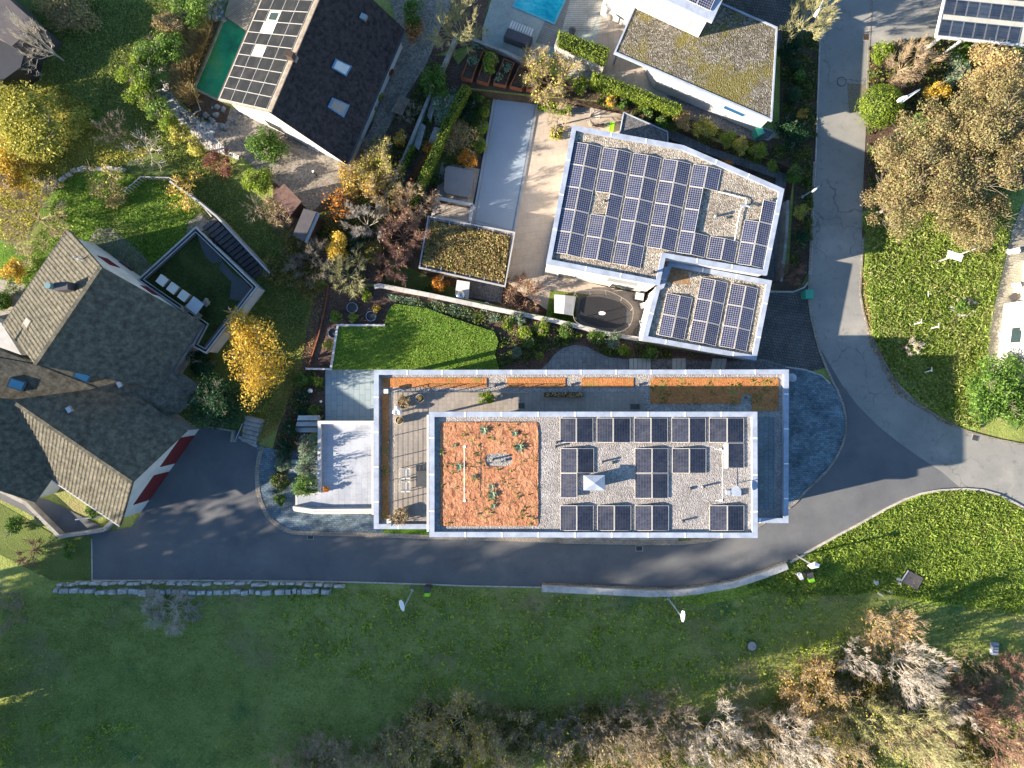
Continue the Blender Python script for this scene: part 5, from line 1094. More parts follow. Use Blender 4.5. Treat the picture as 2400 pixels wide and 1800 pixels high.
# ============================================================ SMALL THINGS OUTDOORS
def lamp(bx, by, hx, hy, h, label, hs=1.0):
    # pole from the ground point to the lamp head
    b = P(bx, by, 0); t_ = P(hx, hy, h); t = thing('street_lamp', label, 'street lamp', (*b, 0), 'white street lamps along the lane')
    d = Vector((t_[0]-b[0], t_[1]-b[1])); a = math.atan2(d.y, d.x); L0 = d.length; dn = d.normalized() if L0 > .01 else Vector((1, 0))
    MB().tube([(*b, 0), (*b, h-.25), (b[0]+dn.x*min(.3, L0), b[1]+dn.y*min(.3, L0), h-.04), (t_[0]-dn.x*.25, t_[1]-dn.y*.25, h)], .055, 8, .04).build('pole', G['coping'], t)
    MB().lathe((b[0], b[1], 0), [(.14, 0), (.12, .12), (.07, .14)], 10).build('base', G['steel'], t)
    c = (t_[0], t_[1]); hm = MB(); ca, sa = math.cos(a), math.sin(a)
    pr = [(x*hs, w_*hs) for x, w_ in ((-.40, .07), (-.2, .15), (.15, .17), (.40, .09))]; vs = []
    for x, w_ in pr:
        for y, zq in ((-w_, 0), (-w_*.6, .10), (w_*.6, .10), (w_, 0)): vs.append((c[0]+x*ca-y*sa, c[1]+x*sa+y*ca, h+zq))
    fs = [[i*4+k, (i+1)*4+k, (i+1)*4+k+1, i*4+k+1] for i in range(3) for k in range(3)]+[[i*4+3, (i+1)*4+3, (i+1)*4, i*4] for i in range(3)]+[[0, 1, 2, 3], [15, 14, 13, 12]]
    hm.add(vs, fs).build('lamp_head', G['whiteplastic'], t); return t
lamp(967,1383,942,1419,4.9,'white street lamp in the meadow beside the dark waste bin, leaning left in the photo')
lamp(1566,1402,1601,1444,4.9,'white street lamp standing just below the broad white bank wall')
lamp(2078,266,2114,232,4.9,'white street lamp rising out of the clipped yew dome on the right')
lamp(1880,462,1908,446,3.4,'white street lamp head beside the lane right of the angled house', .55)
lamp(1880,52,1914,31,5.2,'grey street lamp head in the bare tree at the top of the lane', .8)
t = thing('lamp_pillar', 'pale pointed lid of a pillar lamp beside the east end of the bank wall', 'lamp', (*P(1893,1313), 0))
c = P(1908,1326,3.2); MB().tube([(*c, 0), (*c, 3.1)], .07, 8).build('pole', G['steel'], t)
MB().add([(c[0]-.5, c[1], 3.1), (c[0]-.15, c[1]-.26, 3.1), (c[0]+.42, c[1]-.16, 3.1), (c[0]+.48, c[1]+.08, 3.1), (c[0]+.1, c[1]+.27, 3.1), (c[0], c[1], 3.25)], [[0, 1, 5], [1, 2, 5], [2, 3, 5], [3, 4, 5], [4, 0, 5], [4, 3, 2, 1, 0]]).build('lamp_lid', G['whiteplastic'], t)
def wastebin(px, py, label, rz):
    c = P(px, py, .5); t = thing('waste_bin', label, 'waste bin', (*c, 0), 'dark waste bins with lime green hoods')
    d = (math.sin(rz), -math.cos(rz)); MB().box((c[0], c[1], .55), (.42, .36, 1.1), rz).build('body', G['dark'], t)
    MB().box((c[0], c[1], 1.14), (.44, .5, .10), rz).build('lid', G['felt'], t)
    MB().box((c[0]+d[0]*.34, c[1]+d[1]*.34, 1.06), (.48, .32, .30), rz, .8).build('hood', G['lime'], t)
wastebin(1003,1378,'dark waste bin with lime green hood standing alone in the meadow edge',0); wastebin(1892,1345,'dark waste bin with lime green hood beside the pillar lamp',R(15))
c = P(1872,1348,.8); t = thing('bag_dispenser', 'slim white and pink bag dispenser left of the right waste bin', 'dispenser', (*c, 0))
MB().box((c[0], c[1], .5), (.18, .14, 1.0), R(20)).build('post', G['steel'], t); MB().box((c[0], c[1], 1.1), (.26, .5, .3), R(25)).build('box', G['whiteplastic'], t)
def flat(name, px, py, r, label, m, cat, sq=None, rz=0, z=.04, grp=None):
    c = P(px, py); t = thing(name, label, cat, (*c, z), grp)
    if sq:
        MB().box((c[0], c[1], z+.004), (sq[0]+.1, sq[1]+.1, .02), rz).build('frame', G['concrete'], t); g = MB(); n = 6
        for i in range(n): g.box((c[0]+math.cos(rz)*(-sq[0]/2+sq[0]*(i+.5)/n), c[1]+math.sin(rz)*(-sq[0]/2+sq[0]*(i+.5)/n), z+.02), (sq[0]/n*.6, sq[1], .02), rz)
        MB().box((c[0], c[1], z+.008), (sq[0], sq[1], .016), rz).build('pit', G['black'], t); g.build('grate', G[m], t)  # pit is a thin black plate painting the shade below the bars
    else:
        MB().lathe((c[0], c[1], z), [(r*1.12, -.01), (r*1.12, .01), (r*1.0, .012)], 24).build('ring', G['dark'], t)
        MB().lathe((c[0], c[1], z), [(r*.93, -.005), (r*.93, .016), (.02, .018)], 24).build('lid', G[m], t)
    return t
DG = 'drain grates in the lane'
flat('manhole', 1972, 192, .34, 'round manhole cover beside the brick patch at the top of the lane', 'asphalt_old', 'manhole')
flat('manhole', 1760, 1512, .38, 'round concrete manhole cover in the meadow', 'concrete', 'manhole', z=.25)
flat('drain_grate', 2029, 87, 0, 'square brown drain grate near the top of the right lane', 'wood_dark', 'drain', (.42, .50), grp=DG)
flat('drain_grate', 728, 1258, 0, 'square drain grate below the left paved curve', 'dark', 'drain', (.45, .32), grp=DG)
flat('drain_grate', 1498, 1285, 0, 'square drain grate below the front edge of the long building', 'dark', 'drain', (.50, .36), grp=DG)
flat('drain_grate', 2285, 1026, 0, 'square drain grate beside the green tree on the right', 'dark', 'drain', (.45, .42), R(-15), grp=DG)
c = P(1891,691,.5); t = thing('utility_box', 'bright green utility box at the corner of the garage driveway', 'utility box', (*c, 0)); MB().box((c[0], c[1], .5), (.58, .62, 1.0)).build('cabinet', G['teal'], t); MB().box((c[0], c[1], 1.03), (.64, .68, .07)).build('lid', G['teal'], t)
c = P(1775,312,.5); t = thing('wheelie_bin', 'green wheelie bin at the corner of the mossy roof house', 'bin', (*c, 0)); MB().box((c[0], c[1], .5), (.5, .6, 1.0), R(25)).build('body', G['teal'], t); MB().box((c[0], c[1], 1.04), (.56, .66, .08), R(25)).build('lid', G['teal'], t)
# trampoline with its net
t = thing('trampoline', 'oval black trampoline with safety net in the narrow yard', 'trampoline', (*P(1410,735,ZP), ZP))
tz = ZP+.85; ring_px = [(1355,697),(1385,691),(1420,691),(1455,706),(1478,728),(1474,762),(1452,779),(1412,778),(1372,766),(1352,748)]
mat_px = [(1366,699),(1410,697),(1461,714),(1467,736),(1461,763),(1420,768),(1378,758),(1357,742),(1358,720)]
def smooth_loop(px, n=6):
    out = []; k = len(px)
    for i in range(k):
        p0, p1, p2, p3 = [Vector(px[(i+j-1) % k]) for j in range(4)]
        for s in range(n):
            t_ = s/n; out.append(tuple(.5*((2*p1)+(-p0+p2)*t_+(2*p0-5*p1+4*p2-p3)*t_*t_+(-p0+3*p1-3*p2+p3)*t_**3)))
    return out
rl_ = PP(smooth_loop(ring_px), tz); ml_ = PP(smooth_loop(mat_px), tz)
MB().strip(rl_, .06, tz-.05, tz+.03, closed=True).build('frame', G['dark'], t); MB().prism([(p[0], p[1]) for p in inset(rl_, .10)], tz-.04, tz-.005).build('spring_pad', G['dark'], t)
MB().prism(ml_, tz-.02, tz+.012).build('mat', G['black'], t)
top_ = PP(smooth_loop([(a+(a-1410)*.10-2, b_+(b_-735)*.10-6) for a, b_ in ring_px]), tz+1.7)
MB().strip(top_, .035, tz+1.66, tz+1.72, closed=True).build('net_rail', G['cover_grey'], t)
for k in range(0, len(rl_), 6): MB().tube([(*rl_[k], ZP), (*rl_[k], tz), (*top_[k], tz+1.7)], .03, 6).build('pole', G['cover_grey'], t)
c = P(1411,734,tz); MB().lathe((c[0], c[1], tz+.014), [(.22, 0), (.2, .004), (.01, .005)], 16, 1.3, .7).build('centre_mark', G['whiteplastic'], t)
# yard bits of the angled house
c = P(1324,713,ZP+1); t = thing('storage_box', 'small grey garden store with a sloping lid beside the trampoline', 'shed', (*c, ZP))
q = PP([(1299,690),(1350,695),(1343,740),(1299,733)], ZP+1.2); MB().prism(inset(q, .05), ZP, ZP+1.1).build('body', G['wood'], t)
a, b_, c_, d_ = [Vector((*p, 0)) for p in q]; m1, m2 = a.lerp(b_, .5), d_.lerp(c_, .5); zz = ZP+1.2
MB().add([(a.x, a.y, zz), (m1.x, m1.y, zz+.18), (m2.x, m2.y, zz+.18), (d_.x, d_.y, zz), (b_.x, b_.y, zz), (c_.x, c_.y, zz)], [[3, 2, 1, 0], [2, 5, 4, 1]]).build('lid', G['coping_dark'], t)
c = P(1500,694,ZP+1); t = thing('barbecue', 'boxy grill with a lid against the garage wall', 'barbecue', (*c, ZP))
MB().box((c[0], c[1], ZP+.45), (.7, .6, .9), R(-10)).build('cabinet', G['dark'], t); MB().box((c[0], c[1], ZP+1.05), (.66, .55, .28), R(-10), .75).build('lid', G['offwhite'], t)
for i, (px, py, lb) in enumerate(((1508,716,'upper striped folding chair leaning on the garage wall'), (1506,756,'lower pale folding chair leaning on the garage wall'))):
    c = P(px, py, ZP+.5); t = thing('folding_chair', lb, 'chair', (*c, ZP)); MB().box((c[0], c[1], ZP+.45), (.5, .45, .04), R(15)).build('seat', G['offwhite'], t); MB().box((c[0]+.25, c[1], ZP+.7), (.05, .45, .5), R(15)).build('backrest', G['offwhite'], t)
    for ii, jj in ((-1, -1), (-1, 1), (1, -1), (1, 1)): MB().tube([(c[0]+ii*.2, c[1]+jj*.2, ZP+.02), (c[0]+ii*.2, c[1]+jj*.2, ZP+.43)], .02, 5).build('leg', G['steel'], t)
c = P(1499,778,ZP+.3); t = thing('garden_bench', 'small grey slatted bench in the corner by the garden wall', 'bench', (*c, ZP)); mb = MB()
for i in range(5): mb.box((c[0]-.3+.15*i, c[1], ZP+.42), (.11, .65, .03), R(-8))
mb.build('seat', G['wood'], t)
for j in (-1, 1): MB().box((c[0], c[1]+j*.26, ZP+.2), (.6, .05, .4), R(-8)).build('leg', G['wood'], t)
t = thing('outdoor_counter', 'white outdoor kitchen counter with steel sink below the pavilion', 'counter', (*P(1120,712,ZP), ZP)); zz = ZP+.9
MB().prism(PP([(1072,657),(1100,662),(1096,703),(1155,716),(1158,733),(1080,716),(1067,700)], zz), ZP, zz).build('body', G['cream'], t)
MB().prism(PP([(1071,656),(1101,661),(1097,701),(1158,714),(1160,735),(1078,718),(1065,700)], zz+.05), zz, zz+.05).build('worktop', G['white'], t)
c = P(1140,714,zz); MB().lathe((c[0], c[1], zz+.05), [(.2, 0), (.18, .01), (.02, -.0)], 16).build('sink', G['chrome'], t)
c = P(1079,694,zz); t = thing('kettle_grill', 'round steel kettle grill at the end of the white outdoor counter', 'grill', (*c, ZP)); MB().lathe((c[0], c[1], zz+.05), [(.30, 0), (.42, .12), (.38, .34), (.2, .46), (.02, .5)], 22).build('lid', G['chrome'], t, True); MB().ball((c[0], c[1], zz+.57), .05, 8).build('knob', G['black'], t)
t = thing('play_corner', 'sunlit sandy play corner with a cream surround at the entrance', 'sandpit', (*P(1420,290,ZP), ZP))
MB().prism(PP([(1385,252),(1460,268),(1450,312),(1382,292)], ZP+.25), ZP, ZP+.25).build('surround', G['slab_patio'], t)
MB().prism(PP([(1391,258),(1409,262),(1407,278),(1398,280)], ZP+.3), ZP+.24, ZP+.27).build('sand', G['cream'], t)
c = P(1434,297,ZP+.5); t = thing('toy_slide', 'lime green toy slide in the entrance corner of the angled house', 'toy', (*c, ZP)); MB().box((c[0], c[1], ZP+.5), (.3, .75, .05), R(-10)).build('chute', G['lime'], t)
for s in (-1, 1): MB().box((c[0]+s*.15, c[1], ZP+.4), (.03, .75, .3), R(-10)).build('side', G['lime'], t)
c = P(1405,297,ZP+.5); t = thing('bicycle', 'small bicycle leaning in the entrance corner of the angled house', 'bicycle', (*c, ZP+.25))
for s in (-.35, .35): MB().tube([(c[0]+s+.25*math.cos(k*math.pi/8), c[1]+.05, ZP+.5+.25*math.sin(k*math.pi/8)) for k in range(17)], .025, 5).build('wheel', G['black'], t)
MB().tube([(c[0]-.35, c[1]+.05, ZP+.5), (c[0], c[1]+.05, ZP+.9), (c[0]+.35, c[1]+.05, ZP+.5)], .025, 5).tube([(c[0]-.28, c[1]+.05, ZP+.85), (c[0]+.2, c[1]+.05, ZP+.9)], .025, 5).build('frame', G['red'], t); MB().box((c[0]+.2, c[1]+.05, ZP+1), (.2, .1, .05)).build('saddle', G['black'], t)
# raised beds of rusty steel
for k, q in enumerate(([(1111,105),(1135,114),(1105,188),(1079.5,181)],[(1140,122),(1167,131),(1144,196),(1117,189)],[(1181,136),(1206,147),(1185,201),(1156,194.5)],[(1218,152),(1241,162),(1223,209),(1194,202)],[(1255,168),(1275,176),(1262,215),(1233,208)])):
    w_ = PP(q, .55); c = sum((Vector(p) for p in w_), Vector((0, 0)))/4; t = thing('raised_bed', 'rusty steel raised vegetable bed, %s of five from the left' % ORD[k], 'raised bed', (c.x, c.y, 0), 'rusty raised beds north of the pool')
    ring(MB(), w_, .06, 0, .55).build('steel_edge', G['corten'], t); MB().prism(inset(w_, .07), 0, .45).build('soil', G['soil'], t)
t = thing('boundary_wall', 'weathered concrete wall behind the rusty raised beds', 'wall', (*P(1190,130), 0)); MB().strip(PP([(1106,91),(1180,119),(1282,168)], .7), .22, 0, .7).build('wall', G['concrete'], t)
t = thing('diagonal_wall', 'narrow stone garden wall running diagonally below the yard of the tiled house', 'wall', (*P(950,350), 0)); MB().strip(PP([(1068,86),(1044,142),(1006,225),(960,337),(935,395),(905,455),(885,490)], .8), .24, 0, .8).build('wall', G['concrete'], t)
for a, b_, lb in (([(1024,232),(1013,226),(1000,270),(1010,285)],0,'upper'),([(998,295),(986,287),(970,340),(982,352)],0,'middle'),([(1032,300),(1018,297),(1005,330),(1020,345)],0,'right')):
    tag(MB().prism(PP(a, .35), 0, .35).build('stone_step', G['concrete']), '%s grey stone slab between the diagonal wall and the long hedge' % lb, 'stone slab', 'stone slabs beside the diagonal wall')
# yard of the tiled house
q = PP([(938,221),(961,233),(943,271),(917,260)], .75); cc = sum((Vector(p) for p in q), Vector((0, 0)))/4; t = thing('garden_table', 'long weathered slatted table in the shaded yard of the tiled house', 'table', (cc.x, cc.y, 0))
a, b_, c_, d_ = [Vector(p) for p in q]; mb = MB()
for i in range(7):
    u0, u1 = i/7, (i+.8)/7; mb.prism([tuple(a.lerp(b_, u0)), tuple(a.lerp(b_, u1)), tuple(d_.lerp(c_, u1)), tuple(d_.lerp(c_, u0))], .71, .75)
mb.build('tabletop', G['wood'], t)
for p in (a, b_, c_, d_): pp = p.lerp(cc, .15); MB().box((pp.x, pp.y, .35), (.07, .07, .7), R(20)).build('leg', G['wood'], t)
c = P(742,411,0); t = thing('bollard_light', 'slim bollard light with a white top on the cobbled yard', 'bollard light', (*c, 0)); MB().tube([(*c, 0), (*c, .95)], .06, 8).build('post', G['dark'], t); MB().tube([(*c, .95), (*c, 1.1)], .085, 10).build('lamp', G['whiteplastic'], t)
q = PP([(727,334),(754,342),(747,357),(722,345)], .1); tag(MB().prism(q, .03, .12).build('light_well_cover', G['skylight']), 'grey cover plate at the foot of the white gable wall', 'cover')
for px, py, r, lb, lm in ((915,168,.3,'reddish plant pot under the right eave of the tiled house','red'),(890,226,.32,'yellow flowering pot plant under the right eave of the tiled house','gold'),(874,250,.28,'pale plant pot at the lower right wall of the tiled house','tan')):
    pot(px, py, r, .4, lb, 'terracotta', None, 'plant pots beside the tiled house', 0.03)
# pool furniture
q = PP([(1190,64),(1249,86),(1240,108),(1180,86)], .9); cc = sum((Vector(p) for p in q), Vector((0, 0)))/4; t = thing('covered_lounge', 'garden sofa under a black cover beside the turquoise pool', 'sofa', (cc.x, cc.y, 0))
MB().prism(q, .02, .78).build('base', G['dark'], t); MB().prism(inset(q, .08), .78, .86).build('cover', G['felt'], t)
c = P(1222,66,.5); t = thing('sun_lounger', 'white slatted sun lounger between the black covered sofa and the pool', 'sun lounger', (*c, 0)); mb = MB()
for i in range(9): mb.box((c[0]-.8+.2*i, c[1]+.36-.08*i+.0, .4), (.13, .6, .04), R(-22))
mb.build('slats', G['offwhite'], t); MB().box((c[0], c[1]+.34, .35), (1.9, .05, .06), R(-22)).box((c[0]-.1, c[1]-.28, .35), (1.9, .05, .06), R(-22)).build('frame', G['steel'], t)
c = P(1429,43,1.2); t = thing('patio_heater', 'round topped patio heater before the white wall at the top', 'heater', (*c, 0)); MB().tube([(*c, 0), (*c, 1.3)], .04, 8).build('pole', G['steel'], t); MB().lathe((c[0], c[1], 1.25), [(.25, 0), (.24, .1), (.05, .16)], 18).build('hood', G['wood'], t)
c = P(1342,68,.7); t = thing('fire_bowl', 'dark round fire bowl behind the square hedge', 'fire bowl', (*c, 0)); MB().lathe((c[0], c[1], .0), [(.2, 0), (.3, .5), (.22, .52), (.02, .35)], 18).build('bowl', G['dark'], t, True)
# garden above the rightmost grass: signs, stones, ring
def stone(px, py, rx, ry, h, label, m='stone', grp=None, rz=0, z=0.0):
    c = P(px, py); mb = MB(); r_ = random.Random(int(px*7+py)); n = 9; vs = []
    for zz_, k in ((0, 1.0), (h*.6, .92), (h, .55)):
        for i in range(n):
            a = 2*math.pi*i/n+rz; q_ = k*(.85+.3*r_.random()); x, y = rx*q_*math.cos(a-rz), ry*q_*math.sin(a-rz); vs.append((c[0]+x*math.cos(rz)-y*math.sin(rz), c[1]+x*math.sin(rz)+y*math.cos(rz), z+zz_))
    fs = [[k*n+i, k*n+(i+1) % n, (k+1)*n+(i+1) % n, (k+1)*n+i] for k in range(2) for i in range(n)]+[list(range(2*n, 3*n))]
    mb.add(vs, fs); return tag(mb.build('stone', G[m] if isinstance(m, str) else m), label, 'stone', grp)
wst = plain('white_field_stone', (.6,.58,.54), .9, .1, var=.25, scale=4)
clock = ['twelve', 'one', 'two', 'four', 'five', 'six', 'seven', 'eight', 'nine', 'eleven']; ang = [90,60,30,-30,-60,-90,-120,-150,180,120]
for i, (nm, a) in enumerate(zip(clock, ang)):
    rr_ = 27; stone(2257+rr_*math.cos(R(a)), 720-rr_*.75*math.sin(R(a)), .20+.08*(i % 3), .18, .25, 'pale stone at the %s o\'clock place of the flower ring' % nm, wst, 'stones of the flower ring in the long grass')
stone(2052,1365,.26,.24,.2,'grey stone left of the dark square fire pit','stone',z=.02); stone(2063,1392,.34,.10,.15,'narrow white stone below the grey one, left of the fire pit',wst,rz=R(-32)); stone(2086,1386,.30,.15,.15,'white stone below and left of the dark fire pit',wst,rz=R(-25)); stone(2105,1357,.26,.2,.2,'pale stone touching the left corner of the dark fire pit',wst); stone(2107,1367,.2,.15,.18,'small pale stone under the left corner of the fire pit',wst)
q = PP([(2129,1337),(2165,1355),(2150,1385),(2113,1362)], .3); cc = sum((Vector(p) for p in q), Vector((0, 0)))/4; t = thing('fire_pit', 'dark square fire pit with a pale steel edge in the sunny grass', 'fire pit', (cc.x, cc.y, 0)); MB().prism(q, 0, .28).build('lid', G['felt'], t); bar(MB(), (*q[0], .3), (*q[3], .3), .07, .06).build('edge', G['coping'], t)
c = P(2332,1521,.3); t = thing('white_hive', 'white box with dark slots lying among the dark undergrowth', 'box', (*c, 0)); MB().box((c[0], c[1], .2), (.45, .95, .4), R(-5)).build('body', G['coping'], t); 
for k in (-1, 0, 1): MB().box((c[0], c[1]+k*.25, .41), (.35, .04, .02), R(-5)).build('slot', G['dark'], t)
t = thing('clothes_rack', 'white board on a leaning pole standing in the long grass', 'board', (*P(2234,603), 0)); a = P(2238,600,1.6); MB().box((a[0], a[1], 1.6), (1.2, .55, .04), R(-18)).build('board', G['whiteplastic'], t)
b_ = P(2310,575,2.4); MB().tube([(a[0], a[1], 1.55), (b_[0], b_[1], 2.4)], .03, 6).tube([(b_[0], b_[1]+.25, 2.4), (b_[0], b_[1]-.1, 2.4)], .03, 6).build('pole', G['whiteplastic'], t); MB().tube([(a[0]-.3, a[1]-.1, 1.58), (a[0]-.5, a[1]-.2, 0)], .03, 6).tube([(a[0]+.2, a[1], 1.58), (a[0]+.15, a[1]+.1, 0)], .03, 6).build('leg', G['whiteplastic'], t)
for px, py, dx, lb in ((2160,755,-22,'upper thin white T shaped stake in the long grass'),(2200,765,-22,'thick white stake with an orange foot in the long grass'),(2184,868,-22,'white and orange stake in the shaded part of the long grass'),(2176,690,2,'short upright stake above the others in the long grass')):
    a, b_ = P(px, py, 1.0), P(px+dx, py+6, .1); t = thing('garden_stake', lb, 'stake', (*b_, 0), 'white stakes in the long grass'); MB().tube([(*b_, 0), (a[0], a[1], 1.0)], .035, 6).build('shaft', G['whiteplastic'], t); MB().tube([(a[0], a[1]+.25, 1.0), (a[0], a[1]-.12, 1.0)], .03, 6).build('crossbar', G['whiteplastic'], t)
for px, py, w_, lb in ((2376,588,1.0,'long white garden bench at the top of the house terrace'),(2391,680,.5,'white round backed chair against the right house'),(2386,668,.45,'small white stool on the right house terrace')):
    c = P(px, py, .4); t = thing('garden_stool', lb, 'seat', (*c, 0), 'white seats on the right house terrace'); MB().box((c[0], c[1], .42), (w_, .38, .05), R(15)).build('seat', G['whiteplastic'], t)
    for s in (-1, 1): MB().box((c[0]+s*w_*.4, c[1], .2), (.06, .34, .4), R(15)).build('leg', G['whiteplastic'], t)
c = P(2374,697,.1); tag(MB().box((c[0], c[1], .12), (.6, .5, .1), R(35)).build('grill_plate', G['felt']), 'dark square plate lying on the right house terrace', 'plate')
c = P(2349,785,.2); tag(MB().box((c[0], c[1], .15), (.45, .5, .25), R(0), .8).build('stone_block', G['stone']), 'small perforated block at the foot of the right house wall', 'block')
# rings and globes in the mulch bed
for px, py, r, lb in ((827,722,.42,'upper grey ring planter in the mulch bed'),(871,742,.40,'ring planter beside the small orange shrub'),(783,781,.40,'ring planter at the left edge of the bright lawn')):
    c = P(px, py); t = thing('ring_planter', lb, 'planter', (*c, 0), 'galvanised ring planters in the mulch bed'); MB().lathe((*c, 0), [(r, 0), (r, .35), (r*.93, .35), (r*.93, .1)], 22).build('rim', G['coping'], t); MB().lathe((*c, 0), [(r*.93, .22), (.02, .24)], 18).build('soil', G['moss_ground'], t)
for px, py, lb in ((727,916,'white globe lamp in the dark bed left of the blue slab terrace'),(752,941,'tiny white globe lamp in the dark bed near the slab terrace edge')):
    c = P(px, py, .4); t = thing('globe_lamp', lb, 'lamp', (*c, 0)); MB().tube([(*c, 0), (*c, .3)], .03, 6).build('stem', G['steel'], t); MB().ball((*c, .42), .19 if px < 740 else .10, 14).build('globe', G['whiteplastic'], t, True)
c = P(764,1148,zt+.3); t = pot(764,1148,.17,.35,'small brown plant pot on the pale slab terrace','terracotta',None,'small pots on the pale terrace',zt)
# dry stone wall beside the lane
def stones_row(name, label, pts, w_, h, sd, gap=.06):
    r_ = random.Random(sd); t = thing(name, label, 'wall', (*pts[0], 0)); mb = MB()
    for i in range(len(pts)-1):
        a, b_ = Vector(pts[i]), Vector(pts[i+1]); l = (b_-a).length; s = 0; d = (b_-a)/l; an = math.atan2(d.y, d.x)
        while s < l-.2:
            q_ = r_.uniform(.35, .95); p = a+d*(s+q_/2); mb.box((p.x+r_.uniform(-.04, .04), p.y+r_.uniform(-.08, .08), h/2-.1+r_.uniform(-.03, .05)), (q_-gap, w_*r_.uniform(.7, 1.1), h+.1), an+r_.uniform(-.12, .12), r_.uniform(.7, .95)); s += q_
    o = mb.build('stones', G['stone'], t); return t
stones_row('dry_stone_wall', 'lower course of rough pale stones below the lane on the left', PP([(122,1384),(250,1389),(500,1390),(640,1388),(765,1386)], .4), .42, .45, 3)
stones_row('dry_stone_wall', 'upper course of rough pale stones directly along the lane on the left', PP([(130,1372),(216,1369),(400,1368),(600,1370),(690,1371),(800,1374)], .5), .24, .5, 4)
stones_row('curved_stone_wall', 'curved dry stone wall round the wild lawn on the left', PP([(100,446),(135,420),(165,402),(205,393),(275,395),(290,402)], .4), .3, .45, 5)
stones_row('pond_stones', 'row of pale edging stones along the outer side of the pebble path', PP([(350,150),(358,190),(373,232),(408,270),(455,305),(500,340)], .2), .22, .25, 6)
r_ = random.Random(8)
for k in range(34):
    zi = r_.randrange(3); a = [(r_.uniform(470,525), r_.uniform(5,50)), (r_.uniform(495,560), r_.uniform(250,300)), (r_.uniform(430,500), r_.uniform(262,295))][zi]; rr_ = r_.uniform(.12, .30)
    stone(a[0], a[1], rr_, rr_*.8, rr_*.8, 'rounded grey boulder %s' % ('at the upper rocky rim of the green pond', 'at the lower right rocky rim below the green pond', 'among the stones left below the green pond')[zi], 'rock', 'boulders %s of the green pond' % ('above', 'lower right', 'lower left')[zi], r_.random()*3, .02)
fw = thing('wood_log', 'pale bent log lying in the shallow end of the green pond', 'log', (*P(460,265), 0)); MB().tube([(*P(447,277,.2), .2), (*P(460,262,.3), .3), (*P(470,259,.3), .3), (*P(460,228,.3), .3)], .07, 6, .03).build('log', G['bark_pale'], fw)
# villa front wall, fence and gate
t = thing('villa_fence', 'white post fence along the upper rim of the wild lawn', 'fence', (*P(360,420), 0)); mb = MB(); fpts = PP([(290,448),(330,414),(396,416),(432,436),(496,508)], .9); mb.tube([(*p, .9) for p in fpts], .04, 5)
mb.build('rail', G['coping_dark'], t); 
for p, q in zip(fpts, fpts[1:]):
    for k in range(7): MB().box((p[0]+(q[0]-p[0])*k/7, p[1]+(q[1]-p[1])*k/7, .45), (.05, .05, .9)).build('post', G['coping_dark'], t)
t = thing('yard_wall', 'low weathered wall enclosing the small yard below the villa', 'wall', (*P(140,1255), 0)); MB().strip(PP([(-60,1120),(60,1180),(138,1258),(195,1250),(240,1243),(262,1222)], .7), .28, 0, .7).build('wall', G['concrete'], t)
tag(MB().strip(PP([(176,1218),(232,1212)], .5), .08, 0, .5).build('low_kerb', G['coping']), 'thin white kerb inside the small yard below the villa', 'kerb')
t = thing('entrance_steps', 'grey concrete steps beside the dark round bush below the villa', 'stairs', (*P(585,1015), 0))
for i in range(6): MB().prism(PP([(575-i*1.5,975+i*10),(612-i*2,984+i*10),(610-i*2,993+i*10),(573-i*1.5,984+i*10)], .9-.15*i), 0, .95-.15*i).build('step', G['concrete'], t)
tag(MB().tube([(*P(568,993,.9), .9), (*P(550,1035,.9), .9)], .035, 6).tube([(*P(550,1035,.5), 0), (*P(550,1035,.9), .9)], .03, 6).build('handrail', G['coping']), 'white handrail beside the grey entrance steps', 'handrail')
tag(MB().strip(PP([(484,1000),(545,1010),(541,1036)], .5), .12, 0, .5).build('low_wall', G['concrete']), 'angled low wall between the dark round bush and the asphalt yard', 'wall')
# ============================================================ PLANTS
def unit(n): v = rng.normal(size=(n, 3)); return v/np.linalg.norm(v, axis=1, keepdims=True)
def leafq(pts, size, up=.5, asp=.65, out=None, ow=.8):
    n = len(pts); nn = rng.normal(size=(n, 3)); nn[:, 2] += up
    if out is not None: nn += out*ow
    nn /= np.linalg.norm(nn, axis=1, keepdims=True); a = np.cross(nn, unit(n)); a /= np.linalg.norm(a, axis=1, keepdims=True)+1e-9; b = np.cross(nn, a)
    s = (size*np.clip(rng.lognormal(-.08, .38, n), .4, 2.0))[:, None]*.5
    return np.stack([pts-a*s-b*s*asp*.3, pts-b*s*asp, pts+a*s+b*s*asp*.2, pts+b*s*asp], 1)
def cloud(c, rx, ry, rz, n, k=14, cr=.42, fill=.35, flat=0.0):
    # leaves in overlapping clumps spread through an ellipsoid: uneven outline with gaps
    cc = unit(k)*(rng.uniform(.25, .80, (k, 1)))*np.array([rx, ry, rz]); cc[:, 2] = np.maximum(cc[:, 2], -rz*.5)
    w_ = rng.uniform(.6, 1.5, k); idx = rng.choice(k, n, p=w_/w_.sum()); rad = cr*(w_[idx]**.5)[:, None]*np.array([rx, ry, rz*.9])
    d = unit(n); p = cc[idx]+d*rad*rng.uniform(fill, 1, (n, 1)); return p+np.array(c), d
